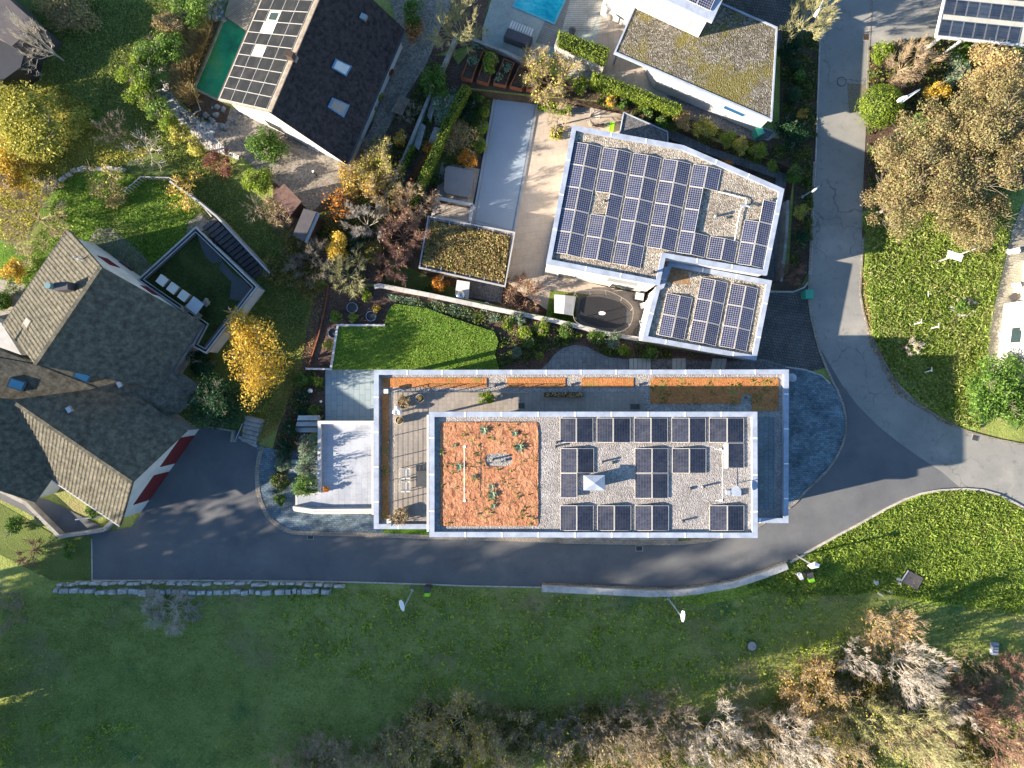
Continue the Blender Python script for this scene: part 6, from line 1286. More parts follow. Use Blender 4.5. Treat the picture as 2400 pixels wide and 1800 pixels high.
def segq(S, nn=3):
    # S: list of (p0,p1,r0,r1) -> quads
    A = np.array([s[0] for s in S]); B = np.array([s[1] for s in S]); r0 = np.array([s[2] for s in S])[:, None]; r1 = np.array([s[3] for s in S])[:, None]
    d = B-A; d /= np.linalg.norm(d, axis=1, keepdims=True)+1e-9; h = np.where(np.abs(d[:, 2:3]) < .9, np.array([[0, 0, 1.0]]), np.array([[1.0, 0, 0]]))
    u_ = np.cross(d, h); u_ /= np.linalg.norm(u_, axis=1, keepdims=True); v_ = np.cross(d, u_); Q = []
    for k in range(nn):
        a0, a1 = 2*math.pi*k/nn, 2*math.pi*(k+1)/nn; e0 = u_*math.cos(a0)+v_*math.sin(a0); e1 = u_*math.cos(a1)+v_*math.sin(a1)
        Q.append(np.stack([A+e0*r0, A+e1*r0, B+e1*r1, B+e0*r1], 1))
    return np.concatenate(Q)
def branches(c, h, r, lv=4, nb=5, trunk=.3, r0=.09, sp=1.0, up=.35, tw=.011, seed=0, lean=(0, 0), wig=.13):
    R_ = random.Random(seed); S = []; tips = []
    def grow(p, d, L_, rad, k):
        n = 4 if k > 0 else 2; q = Vector(p); dd = Vector(d); r1 = rad
        for i in range(n):
            dd = (dd+Vector((R_.gauss(0, wig), R_.gauss(0, wig), R_.gauss(0, wig*.7)+up*.10))).normalized(); e = q+dd*(L_/n); r2 = max(tw, rad*(1-.19*(i+1)))
            S.append((tuple(q), tuple(e), max(tw, r1), r2)); q = e; r1 = r2
            if k > 0 and i > 0:
                for _ in range(1 if k > 1 else 2):
                    s = Vector((R_.gauss(0, 1), R_.gauss(0, 1), R_.gauss(.2, .5))); s -= dd*s.dot(dd); s.normalize(); grow(q, (dd*1.0+s*sp*R_.uniform(.5, .95)).normalized(), L_*R_.uniform(.42, .66), r2*.54, k-1)
        if k == 0: tips.append(tuple(q))
    b = Vector((c[0], c[1], c[2])); top = b+Vector((lean[0], lean[1], h*trunk)); S.append((tuple(b), tuple(top), r0*1.3, r0)); L0 = r*.8
    for i in range(nb):
        a = 2*math.pi*(i+R_.uniform(-.3, .3))/nb; el = R_.choice((.25, .5, .9, 1.6)); d = Vector((math.cos(a), math.sin(a), el*h/max(r, .1)*.6)).normalized(); grow(b.lerp(top, R_.uniform(.55, 1)), d, L0*R_.uniform(.75, 1.15), r0*.62, lv-1)
    P_ = np.array([s[1] for s in S]); rad = np.hypot(P_[:, 0]-c[0]-lean[0]*.5, P_[:, 1]-c[1]-lean[1]*.5); k = r/max(np.percentile(rad, 98.5), .01); kz = h/max(np.percentile(P_[:, 2]-c[2], 98), .01)
    def f(p): return (c[0]+(p[0]-c[0])*k, c[1]+(p[1]-c[1])*k, max(c[2]+.02, c[2]+(p[2]-c[2])*kz))
    return [(f(a), f(b_), x, y) for a, b_, x, y in S], [f(t) for t in tips]
SEED = [100]
def bare(name, label, px, py, rp, h, bark='bark', lv=4, nb=7, zb=0, grp=None, leaf=None, ln=0, ls=.13, tw=.011, r0=.07, trunk=.15, cat='tree', sp=1.0, hz=.6, up=.35, lean=(0, 0), sy=1.0):
    nb = max(nb, 7)+(2 if rp > 60 else 0); tw = min(tw, .013) if rp < 80 else min(tw, .015); r0 = min(r0, .028+.0006*rp)
    SEED[0] += 1; c = P(px, py, zb+h*hz); r = M2(rp, zb+h*hz); t = thing(name, label, cat, (c[0]-lean[0], c[1]-lean[1], zb), grp)
    S, tips = branches((c[0]-lean[0], c[1]-lean[1], zb), h, r, lv, nb, trunk, r0, sp, up, tw, SEED[0], lean)
    th_ = [s for s in S if s[2] > r0*.5]; fine = [s for s in S if s[2] <= r0*.5]
    quads('trunk', segq(th_, 5), G[bark], t)
    T = np.array(tips); m_ = 2; A = np.repeat(T, m_, 0); n_ = len(A); D = unit(n_)*np.array([1, 1, .7])+(A-np.array([c[0], c[1], zb]))/max(r, .3)*.9; D /= np.linalg.norm(D, axis=1, keepdims=True); L_ = rng.uniform(.15, .45, (n_, 1))*min(1.2, max(.5, r/1.8)); B = A+D*L_
    W_ = np.cross(D, unit(n_)); W_ /= np.linalg.norm(W_, axis=1, keepdims=True)+1e-9; W_ *= .0085
    quads('twigs' if not leaf else 'branches', np.concatenate(([segq(fine, 3)] if fine else [])+[np.stack([A-W_, A+W_, B+W_*.5, B-W_*.5], 1)]), G[bark], t)
    if leaf and ln:
        T = np.array(tips)[rng.integers(0, len(tips), ln)]+rng.normal(size=(ln, 3))*ls*1.6; quads('crown', leafq(T, ls, .6), LM[leaf], t)
    return t
def leafy(name, label, px, py, rp, h, leaf='green', n=3000, ls=.17, zb=0, grp=None, bark='bark', k=16, ry=None, cr=.42, cat='tree', trunk=True, hz=.7, rzk=.42, limbs=2, up=.5, fill=.35, rot=0):
    n = int(n*1.9); ls *= .84; SEED[0] += 1; hc = zb+h*hz; c = P(px, py, hc); r = M2(rp, hc); ryy = M2(ry, hc) if ry else r; t = thing(name, label, cat, (c[0], c[1], zb), grp)
    p, d = cloud((0, 0, 0), r*.98, ryy*.98, h*rzk*.9, n, k, cr, fill)
    if rot: ca, sa = math.cos(rot), math.sin(rot); p = np.stack([p[:, 0]*ca-p[:, 1]*sa, p[:, 0]*sa+p[:, 1]*ca, p[:, 2]], 1)
    p = p+np.array([c[0], c[1], hc]); p[:, 2] = np.maximum(p[:, 2], zb+.05)
    quads('crown', leafq(p, ls, up, out=d), LM[leaf], t)
    S, _ = branches((c[0], c[1], zb), h*.92, min(r, ryy)*.85, 3 if limbs else 2, 5, .3 if trunk else .1, .03*h**.8 if trunk else .025, 1.0, .4, .012, SEED[0]); quads('trunk', segq(S, 4), G[bark], t)
    return t
def shrub(label, px, py, rp, h=1.2, leaf='green', n=900, ls=.12, zb=0, grp=None, ry=None, name='shrub', k=9, cr=.5, up=.5, fill=.5, cat='shrub', rot=0, ow=.8):
    n = int(n*1.5); ls *= .84; hc = zb+h*.5; c = P(px, py, hc); r = M2(rp, hc); ryy = M2(ry, hc) if ry else r; p, d = cloud((0, 0, 0), r*.92, ryy*.92, h*.5, n, k, cr, fill)
    if rot: ca, sa = math.cos(rot), math.sin(rot); p = np.stack([p[:, 0]*ca-p[:, 1]*sa, p[:, 0]*sa+p[:, 1]*ca, p[:, 2]], 1)
    p = p+np.array([c[0], c[1], hc]); p[:, 2] = np.maximum(p[:, 2], zb+.03)
    o = quads(name, leafq(p, ls, up, out=d, ow=ow), LM[leaf], base=(c[0], c[1], zb)); return tag(o, label, cat, grp)
def topiary(label, px, py, rp, h, leaf='hedge', n=1500, ls=.08, zb=0, grp=None):
    c = P(px, py, zb+h*.6); r = M2(rp, zb+h*.6); d = unit(n); d[:, 2] = np.abs(d[:, 2]); p = d*np.array([r, r, h*.62])*rng.uniform(.94, 1.05, (n, 1))+np.array([c[0], c[1], zb+h*.40]); k_ = rng.random(n) < .25; p[k_, 2] -= rng.random(k_.sum())*h*.4; p[:, 2] = np.maximum(p[:, 2], zb+.02)
    t = thing('clipped_shrub', label, 'shrub', (c[0], c[1], zb), grp); quads('foliage', leafq(p, ls, .2, out=d, ow=2.5), LM[leaf], t)
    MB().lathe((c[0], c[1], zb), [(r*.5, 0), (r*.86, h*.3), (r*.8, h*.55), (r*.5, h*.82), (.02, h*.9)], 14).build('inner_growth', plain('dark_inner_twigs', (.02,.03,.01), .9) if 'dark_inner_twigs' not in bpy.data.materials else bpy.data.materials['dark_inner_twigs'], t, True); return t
def hedge(label, px, z, zb=0, leaf='hedge', dens=260, ls=.10, grp=None):
    top = PP(px, z); c = sum((Vector(p) for p in top), Vector((0, 0)))/len(top); t = thing('hedge', label, 'hedge', (c.x, c.y, zb), grp); ins = inset(top, .10)
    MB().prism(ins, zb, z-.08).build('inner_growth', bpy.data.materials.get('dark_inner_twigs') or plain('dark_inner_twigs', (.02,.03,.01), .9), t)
    P_, D_ = [], []; a = np.array(top); mn, mx = a.min(0), a.max(0); area = abs(sum(top[i][0]*top[(i+1) % len(top)][1]-top[(i+1) % len(top)][0]*top[i][1] for i in range(len(top))))/2
    n = int(area*dens); q = []
    while len(q) < n:
        s = rng.uniform(mn, mx, (n*2, 2)); s = s[inpoly(s[:, 0], s[:, 1], top)]; q += list(s)
    q = np.array(q[:n]); P_.append(np.column_stack([q, z+rng.normal(0, .045, n)])); D_.append(np.tile([0, 0, 1.0], (n, 1)))
    for i in range(len(top)):
        A, B = np.array(top[i]), np.array(top[(i+1) % len(top)]); l = np.linalg.norm(B-A); m_ = int(l*(z-zb)*dens); u_ = rng.uniform(0, 1, (m_, 1)); nn = np.array([(B-A)[1], -(B-A)[0]])/l
        if nn.dot((A+B)/2-np.array(c)) < 0: nn = -nn
        xy = A+(B-A)*u_+nn*rng.normal(-.02, .045, (m_, 1)); P_.append(np.column_stack([xy, rng.uniform(zb+.05, z, m_)])); D_.append(np.tile([*nn, .1], (m_, 1)))
    quads('foliage', leafq(np.concatenate(P_), ls, .2, out=np.concatenate(D_), ow=1.2), LM[leaf], t); return t
def scatter(name, label, px, n, ls, leaf, z=0.0, hmax=.15, clump=0, cs=.5, up=.6, cat='ground cover', asp=.6, bias=None, hf=None):
    poly = PP(px, z); a = np.array(poly); mn, mx = a.min(0), a.max(0); q = np.zeros((0, 2))
    if clump: cen = rng.uniform(mn, mx, (clump, 2)); cw = rng.uniform(.4, 1.6, clump)
    while len(q) < n:
        if clump: i = rng.choice(clump, n*2, p=cw/cw.sum()); s = cen[i]+rng.normal(0, cs, (n*2, 2))*cw[i][:, None]
        else: s = rng.uniform(mn, mx, (n*2, 2))
        q = np.concatenate([q, s[inpoly(s[:, 0], s[:, 1], poly)]])
    q = q[:n]; zz_ = z+rng.uniform(.01, hmax, n)
    if hf: zz_ += np.array([max(0, ground_h(x, y)+.03) for x, y in q])
    o = quads(name, leafq(np.column_stack([q, zz_]), ls, up, asp), LM[leaf]); return tag(o, label, cat, kind='stuff')
def tufts(label, px, n, h, leaf, z=0, ls=.05, grp=None):   # upright blades
    poly = PP(px, z); a = np.array(poly); mn, mx = a.min(0), a.max(0); q = np.zeros((0, 2)); cen = rng.uniform(mn, mx, (max(6, n//60), 2))
    while len(q) < n:
        i = rng.integers(0, len(cen), n*2); s = cen[i]+rng.normal(0, .16, (n*2, 2)); q = np.concatenate([q, s[inpoly(s[:, 0], s[:, 1], poly)]])
    q = q[:n]; b = np.column_stack([q, np.full(n, z)]); ang = rng.uniform(0, 6.28, n); ln = rng.uniform(.15, .7, n)*h; t_ = b+np.column_stack([np.cos(ang)*ln, np.sin(ang)*ln, rng.uniform(.6, 1, n)*h]); w_ = np.column_stack([-np.sin(ang), np.cos(ang), np.zeros(n)])*ls/2
    return quads('reeds', np.stack([b-w_, b+w_, t_+w_*.3, t_-w_*.3], 1), LM[leaf])
# ---- trees and shrubs, from the upper left clockwise
bare('bare_tree','pale grey bare tree in front of the dark roofed corner house',85,95,66,5.5,'bark_pale',4,6,tw=.02)
leafy('autumn_shrub','brown leaved shrub mass at the top edge right of the bare grey tree',160,22,95,2.6,'tan',4200,.14,ry=60,cat='shrub',hz=.5)
leafy('golden_tree','big golden yellow tree filling the upper left edge',55,300,142,3.4,'gold',15000,.17,k=30,cr=.30,hz=.6)
leafy('golden_tree','smaller orange yellow tree right below the big golden tree',15,400,78,2.6,'yellow',5000,.16,k=18,cr=.34,hz=.6)
shrub('yellow green leafy fringe at the lower right foot of the golden tree',175,285,42,2.2,'gold',1500,.13); shrub('low green bush in the dark grass right of the golden tree',225,275,30,1.2,'green',700,.12)
bare('bare_tree','tangled bare tree with a few yellow leaves at the left edge above the villa',50,500,112,4.4,'bark_tan',5,7,leaf='gold',ln=900,ls=.14,tw=.016)
leafy('yellow_bush','bright yellow round bush left of the villa roof',32,637,31,2.2,'yellow',2200,.12,cat='shrub',hz=.5)
topiary('clipped green ball cut off by the left edge beside the villa',0,705,22,1.4,'green',1400,.09)
bare('bare_branch','leaning bare branch above the wild lawn',335,345,55,2.2,'bark_pale',3,5,tw=.018,cat='tree'); bare('bare_shrub','bare grey shrub on the golden grass left of the leaning branch',262,300,42,2.2,'bark',4,6)
bare('bare_shrub','bare shrub with yellow leaves beside the curved stone wall',250,435,55,2.2,'bark_tan',4,7,leaf='gold',ln=700,ls=.12); shrub('orange brown shrub on the wild lawn',268,470,26,1.2,'tan',600,.12)
bare('fence_shrub','yellow leaved climber along the villa fence',430,445,46,1.8,'bark_tan',3,6,leaf='yellow',ln=700,ls=.13,cat='shrub')
BG = 'bright green shrubs on the bank left of the pebble path'
for a, b_, r_s, lf, lb in ((438,12,62,'bright','topmost bright green shrub of the bank'),(398,58,44,'tan','pale olive shrub below the topmost green one of the bank'),(392,108,46,'bright','green shrub right below the pale olive one on the bank'),(350,128,52,'bright','upper of the big green shrubs at the bank bulge'),(312,166,46,'lime','leftmost lime shrub of the bank bulge'),(350,180,46,'bright','green shrub at the pebble path side of the bank bulge'),(328,218,46,'lime','lower lime shrub of the bank bulge'),(362,250,38,'bright','narrow green shrub below the bank bulge'),(392,285,32,'lime','second to last lime shrub at the lower bank end'),(424,318,34,'gold','olive shrub at the lower bank end'),(464,344,28,'gold','last small olive shrub of the bank')):
    leafy('bank_shrub', lb, a, b_, r_s*.95, 2.8, lf, int(60*r_s), .14, cat='shrub', hz=.5, grp=BG)
bare('red_bush','fuzzy reddish brown round bush below the pebble path',515,380,34,1.8,'bark_red',5,8,leaf='red',ln=1500,ls=.09,cat='shrub')
leafy('green_bush','large leafy green bush on the cobbled yard below the white gable',628,347,50,2.4,'green',4500,.14,cat='shrub',hz=.5,k=20); leafy('lime_bush','lime yellow bush below the large green one',606,425,42,2.2,'lime',3200,.13,cat='shrub',hz=.5)
bare('bare_bush','tan bare bush in front of the ribbed shed roof',645,492,44,2.2,'bark_tan',5,8,leaf='tan',ln=500,ls=.09,cat='shrub'); bare('bare_branch','thin dark bare branches left of the tan bush',595,485,36,2.0,'bark',3,4,tw=.02)
t = thing('reed_clump','dry brown reeds growing between the pebble path and the green pond','reeds',(*P(440,150),.03)); o = tufts('reeds',[(455,65),(500,55),(470,140),(445,200),(470,245),(440,235),(410,195),(405,135)],9000,1.3,'tan',.03,.05); o.parent = t; o.location = (-t.location.x, -t.location.y, -.03)
bare('bare_tree','broad bare olive grey tree above the rusty raised beds',1075,62,72,5,'bark_green',5,8,tw=.016)
bare('bare_bush','bare grey bush beside the diagonal wall below the slatted table',957,262,34,2,'bark',4,6); bare('bare_bush','bare pale bush at the lower right corner of the tiled house',880,345,42,2.2,'bark',4,7)
leafy('yellow_bush','small bright yellow bush at the end of the diagonal wall',940,322,20,1.8,'yellow',600,.13,cat='shrub',hz=.5)
leafy('dark_shrub','dark green and orange shrub right of the tiled house roof',968,40,30,2,'green',1500,.14,cat='shrub',hz=.5,ry=55); bare('autumn_shrub','rust coloured shrub below the dark one right of the tiled house',975,75,26,1.6,'bark_red',4,6,leaf='orange',ln=500,ls=.1,cat='shrub')
bare('garden_tree','pale yellow sparse tree in the middle of the diagonal garden',895,395,62,3,'bark_tan',5,7,leaf='gold',ln=3200,ls=.12); bare('garden_tree','golden leaved tree right of the cobbled yard',838,425,58,2.6,'bark_tan',5,7,leaf='yellow',ln=2000,ls=.13)
bare('garden_tree','brown twiggy tree below the golden ones near the hedge',905,450,58,2.2,'bark_tan',5,7,leaf='tan',ln=1500,ls=.12); bare('bare_tree','pale bare tree right of the felt roofed shed',852,520,52,3.4,'bark_pale',5,7,tw=.016); bare('small_tree','small orange leaved tree above the felt shed',800,478,34,2.5,'bark_red',4,6,leaf='orange',ln=420,ls=.15)
leafy('yellow_tree','glowing yellow orange tree below the felt roofed shed',790,572,36,3.2,'yellow',2600,.15,hz=.6); bare('bare_tree','grey green bare tree below the glowing yellow tree',808,640,56,3.4,'bark_green',5,8,tw=.018); bare('bare_tree','hazy grey bare tree left of the grey green one',735,612,58,3.2,'bark',5,8)
bare('bare_tree','red brown bare tree left of the garden pavilion',940,548,62,3.2,'bark_red',5,8,leaf='tan',ln=350,ls=.1); bare('bare_shrub','dense pinkish brown bare shrub below the red brown tree',925,618,48,2,'bark_red',5,9,cat='shrub'); bare('bare_tree','bare tree with coral berries right of the lower long hedge',975,478,50,3,'bark_tan',5,6,leaf='red',ln=260,ls=.14)
for a, b_, r_s, lf, lb in ((690,590,50,'thicket','dark dense shrub below the felt shed'),(655,640,55,'thicket','dark wide shrub between the stair and the grass track'),(835,580,40,'dkgreen','dark green shrub right of the glowing yellow tree'),(870,590,36,'thicket','dark shrub left of the pinkish bare shrub'),(720,660,40,'thicket','low dark shrub beside the start of the mulch bed')): leafy('dark_shrub', lb, a, b_, r_s, 2.0, lf, 2300, .14, cat='shrub', hz=.5)
hedge('long clipped hedge running diagonally beside the sunken pool garden',[(1084,196),(1102,203),(1060,280),(1036,338),(1006,405),(972,478),(955,474),(988,400),(1018,334),(1042,274)],1.3)
leafy('conifer_shrub','feathery green conifer shrub at the top of the long hedge',1016,192,44,2.4,'green',3200,.12,cat='shrub',hz=.5,k=18); leafy('silver_shrub','silvery spiky shrub along the upper long hedge',1040,245,34,1.8,'silver',2200,.15,cat='shrub',hz=.5,ry=52,rot=R(-25))
hedge('low hedge on the continuation of the diagonal wall',[(962,338),(972,342),(940,405),(930,400)],1.0)
shrub('small orange shrub between the diagonal wall and the long hedge',1005,345,18,1.0,'orange',500,.10)
for a, b_, r_s, h, lf, lb in ((1075,318,50,2.3,'tan','beige plumed grass bush beside the long pool'),(1097,370,27,1.9,'orange','glowing orange bush above the hot tub'),(1133,300,16,1.3,'lime','upper lime shrub along the pool edge'),(1124,338,20,1.3,'lime','lower lime shrub along the pool edge'),(1098,250,34,1.0,'dkgreen','dark green planting in the pool garden'),(1120,225,24,1.0,'green','green planting at the upper end of the pool garden'),(1030,668,24,1.5,'orange','orange and yellow bush below the pavilion'),(1000,690,26,1,'green','low green shrub below the pavilion')): leafy('garden_bush', lb, a, b_, r_s, h, lf, 1700, .11, zb=ZP, cat='shrub', hz=.5)
topiary('clipped round ball beside the long pool',1134,263,14,.9,'hedge',900,.07,ZP)
bare('bare_bush','pinkish bare bush between the pavilion and the trampoline',1228,690,58,2.2,'bark_red',5,9,zb=ZP,leaf='tan',ln=900,ls=.10,cat='shrub')
bare('garden_tree','wide gold and brown tree between the raised beds and the patio',1288,178,62,3,'bark_tan',5,8,leaf='gold',ln=1500,ls=.14); bare('bare_shrub','two tan plumes beside the black covered sofa',1250,138,34,1.6,'bark_tan',4,7,leaf='tan',ln=300,ls=.1,cat='shrub'); leafy('green_shrub','green and yellow shrub at the left end of the big hedge',1360,200,26,1.4,'lime',1200,.12,cat='shrub',hz=.5)
bare('patio_tree','small bare tree growing from the square box planting on the patio',1308,275,42,3.0,'bark_tan',4,4,zb=ZP,tw=.022,trunk=.5)
hedge('yellow green box planting at the upper patio edge',[(1262,230),(1340,246),(1336,268),(1262,252)],ZP+.6,ZP,'lime',200,.12); hedge('small square box planting round the patio tree foot',[(1292,297),(1320,300),(1314,326),(1289,322)],ZP+.35,ZP,'gold',160,.12)
hedge('big clipped hedge between the pale path and the entrance bed',[(1391,166),(1440,184),(1600,247),(1596,258),(1480,214),(1388,184)],2.2,dens=240); hedge('square clipped hedge in the white planter',[(1310,70),(1430,112),(1420,146),(1308,99)],2.9,1.9,dens=240)
for a, b_, r_s, h, lf, lb in ((1433,236,17,1.1,'yellow','yellow orange bush below the big hedge'),(1460,243,14,.9,'green','small green bush right of the yellow orange one'),(1520,268,16,1,'green','left one of two green bushes above the gravel canopy'),(1550,288,18,1,'green','right one of two green bushes above the gravel canopy'),(1605,282,28,1.2,'tan','rusty mixed bush at the right end of the big hedge'),(1655,296,32,1.3,'gold','olive orange bush along the entrance path'),(1705,322,24,1.1,'lime','green bush next along the entrance path'),(1735,340,22,1.2,'gold','orange green bush in the middle of the entrance bed'),(1778,352,24,1.2,'lime','bright bush near the corner of the entrance bed'),(1705,388,24,1.2,'orange','rust red bush beside the angled house roof edge'),(1808,388,15,.8,'lime','small lime bush at the bend of the entrance path'),(1862,405,24,1.2,'green','green bush at the lane side of the entrance bed'),(1880,497,20,1.2,'gold','orange yellow bush beside the sunken steps'),(1875,560,24,1.2,'dkgreen','dark bush between the sunken steps and the lane')): leafy('bed_shrub', lb, a, b_, r_s, h, lf, 1300, .11, cat='shrub', hz=.5)
bare('bare_shrub','low brown bare shrub in the rounded bed corner by the lane',1860,645,34,.9,'bark_red',4,8,leaf='red',ln=300,ls=.08,cat='shrub')
topiary('upper clipped ball in the dark bed right of the mossy roof',1866,152,14,1.0,'dkgreen',900,.07); topiary('middle clipped ball in the dark bed right of the mossy roof',1875,178,15,1.0,'green',900,.07); topiary('lower and largest clipped ball in the dark bed right of the mossy roof',1861,220,19,1.3,'dkgreen',1300,.07)
leafy('dark_shrub','wide dark green ground shrub below the clipped balls',1860,310,46,1.0,'dkgreen',3200,.12,cat='shrub',hz=.5); leafy('yellow_bush','small pale yellow bush between the clipped balls and the lane',1880,266,15,1,'yellow',500,.1,cat='shrub',hz=.5); leafy('dark_shrub','dark ground shrub between the mossy roof and the bare tree',1850,110,34,.8,'dkgreen',1800,.12,cat='shrub',hz=.5)
bare('bare_tree','pale yellowish bare tree at the top of the lane',1893,48,66,5.5,'bark_green',5,8,tw=.024,r0=.13,trunk=.3)
leafy('ivy_bush','lime green ivy bush at the corner of the right driveway',2072,125,34,1.8,'lime',2200,.13,cat='shrub',hz=.5,ry=42); bare('bare_bush','reddish bare multi stemmed bush beside the lime ivy bush',2135,145,62,3,'bark_tan',5,8,tw=.018,leaf='red',ln=300,ls=.09)
topiary('big clipped yew dome beside the right lane',2070,245,50,2.6,'hedge',5200,.10); leafy('yellow_bush','bright yellow bush right of the yew dome',2192,215,42,2,'yellow',2200,.13,cat='shrub',hz=.5,ry=22); leafy('green_shrub','green shrub under the lower edge of the carport',2262,118,36,1.8,'green',2000,.13,cat='shrub',hz=.5); leafy('silver_shrub','silvery grey green shrub below the carport',2240,160,34,1.6,'silver',1400,.13,cat='shrub',hz=.5)
leafy('beech_tree','huge brown leaved beech spreading toward the right lane',2190,390,178,7.5,'brown',27000,.14,k=80,cr=.20,hz=.65,rzk=.30); leafy('beech_tree','huge brown leaved beech at the right edge',2335,320,172,8,'brown',24000,.14,k=80,cr=.20,hz=.65,rzk=.30)
leafy('beech_tree','lower lobe beech hanging over the right lane edge',2110,475,98,5.6,'brown',9000,.13,k=36,cr=.26,hz=.65)
leafy('beech_tree','lowest lobe beech above the long tufted grass',2280,505,108,5.0,'brown',9000,.13,k=40,cr=.25,hz=.65)
leafy('oak_tree','ochre brown tree below the carport at the upper right edge',2345,160,88,6,'tan',7000,.16,k=22,cr=.34,hz=.6); leafy('green_undergrowth','green bush showing through the beech crowns',2165,300,40,3,'green',2000,.15,cat='shrub',hz=.5)
leafy('pale_green_tree','large pale green tree cut off by the right edge below the white house',2360,925,108,5.5,'green',12000,.17,k=30,cr=.32,hz=.6)
leafy('ring_plant','green plant growing inside the stone ring',2257,716,20,1,'green',900,.12,cat='shrub',hz=.5)
bare('white_dead_shrub','pale dry shrub in the shaded corner of the long grass',2140,812,24,.9,'bark_pale',4,6,cat='shrub',tw=.018)
# lower wood
TW = []
for x_, y_ in [(rng.uniform(900, 2400), rng.uniform(1600, 1800)) for _ in range(110)]+[(rng.uniform(1750, 2400), rng.uniform(1480, 1780)) for _ in range(60)]+[(rng.uniform(640, 1000), rng.uniform(1745, 1800)) for _ in range(16)]:
    if x_ < 1000 and y_ < 1690: continue
    if x_ > 1700 and y_ < 1470+(2060-x_)*.75*(x_ < 2060)+(x_-2060)*.35*(x_ > 2060): continue
    if x_ < 1650 and y_ < 1650+30*math.sin(x_/90): continue
    q_ = P(x_, y_); S_, T_ = branches((q_[0], q_[1], 0), rng.uniform(1.2, 2.6), rng.uniform(.9, 1.9), 3, 6, .05, .022, 1.0, .3, .008, int(x_*y_)); TW.append(segq(S_, 3))
    T_ = np.repeat(np.array(T_), 2, 0); D_ = unit(len(T_))*.25; TW.append(np.stack([T_-.007, T_+.007, T_+D_+.004, T_+D_-.004], 1))
tag(quads('bare_undergrowth', np.concatenate(TW), G['bark_tan']), 'tangle of bare tan stems between the trees of the lower wood', 'undergrowth', kind='stuff')
WD = 'trees of the wood along the lower edge'
for a, b_, rp, h, bk, lf, ln, lb in ((2080,1470,66,4,'bark_tan','rust',900,'twiggy tan tree standing out highest above the lower wood'),(1905,1615,82,4,'bark_tan','rust',4200,'rust orange tree at the left of the lower right wood'),(2010,1545,42,4.5,'bark_pale',None,0,'small dead white tree beside the rust orange tree'),(2150,1575,88,6.5,'bark_pale',None,0,'big dead white tree in the middle of the lower right wood'),
    (2235,1660,48,5,'bark_pale',None,0,'smaller pale bare tree right below the big dead one'),(2060,1680,80,4.5,'bark_green','gold',800,'olive twiggy tree below the dead white tree'),(2175,1735,115,6,'bark_green',None,0,'large yellow green bare tree at the lower right'),(2350,1720,90,5.5,'bark_red','tan',600,'reddish brown bare tree in the lower right corner'),(2290,1640,70,3.5,'bark_red',None,0,'dim reddish bare tree behind the corner tree'),
    (1870,1742,84,5.5,'bark_pale',None,0,'silver bare tree below the rust orange one'),(1960,1720,60,3.5,'bark_tan','gold',1200,'low olive gold tree between silver and yellow green trees'),(1790,1690,48,3,'bark_tan',None,0,'small sandy bare tree left of the silver one'),(1680,1735,96,5,'bark_pale','tan',300,'wide silver tan bare tree at the bottom centre right'),(1580,1700,80,4,'bark',None,0,'grey hazy bare tree at the bottom centre'),
    (1450,1735,84,3.8,'bark','tan',300,'grey brown bare tree left of the hazy one'),(1320,1740,80,3.4,'bark','gold',500,'dull brown bare tree at the bottom centre left'),(1200,1755,80,3.4,'bark_tan','gold',1300,'brown and gold shrubby tree next to the pale thicket tree'),(1080,1715,98,4.4,'bark_tan','yellow',2200,'pale straw coloured tree leading the lower left thicket'),(965,1765,76,3.4,'bark_tan','gold',1500,'straw and yellow tree left of the leading thicket tree'),
    (1000,1690,40,2.2,'bark_tan','gold',600,'small gold shrub above the lower left thicket'),(760,1785,70,2,'bark_tan','tan',200,'dry grassy shrub on the bottom edge left of the thicket'),(2390,1580,60,3,'bark_red',None,0,'dim bare shrub at the right edge of the wood'),(1530,1790,70,4.5,'bark_tan','tan',300,'tan bare tree cut by the bottom edge')):
    bare('bare_tree' if not lf else 'wood_tree', lb, a, b_, rp, h, bk, 5, 8, leaf=lf, ln=ln, ls=.14, tw=.019 if bk != 'bark' else .015, grp=WD, r0=.10, sp=1.1)
for a, b_, rp, lf, lb in ((1960,1790,60,'thicket','dark leafy shrub under the silver and yellow green trees'),(2040,1610,60,'thicket','dark leafy shrub under the dead white tree'),(2250,1780,60,'thicket','dark leafy shrub at the bottom right'),(1380,1690,50,'thicket','dark green shrub behind the bottom centre trees'),(1230,1705,50,'thicket','dull green shrub above the brown and gold tree'),(1130,1790,60,'gold','golden shrub on the bottom edge below the straw tree')): leafy('undergrowth_shrub', lb, a, b_, rp, 2.0, lf, 2400, .14, cat='shrub', hz=.5)
bare('fallen_tree','pale fallen bare tree lying in the meadow',400,1432,68,1.6,'bark_pale',5,6,tw=.018,trunk=.1,r0=.10); bare('bare_shrub','dim bare shrub at the left edge of the meadow',15,1420,60,2.4,'bark',4,7,cat='shrub')
for a, b_, l_, an_, lb in ((132,1727,.9,40,'short pale stake leaning near the lower left corner'),(322,1770,1.0,44,'pale stake beside the yellow weeds at the bottom left')):
    c = P(a, b_); tag(MB().tube([(c[0]-l_/2*math.cos(R(an_)), c[1]-l_/2*math.sin(R(an_)), .3), (c[0]+l_/2*math.cos(R(an_)), c[1]+l_/2*math.sin(R(an_)), .6)], .04, 6).build('stake', G['wood']), lb, 'stake')
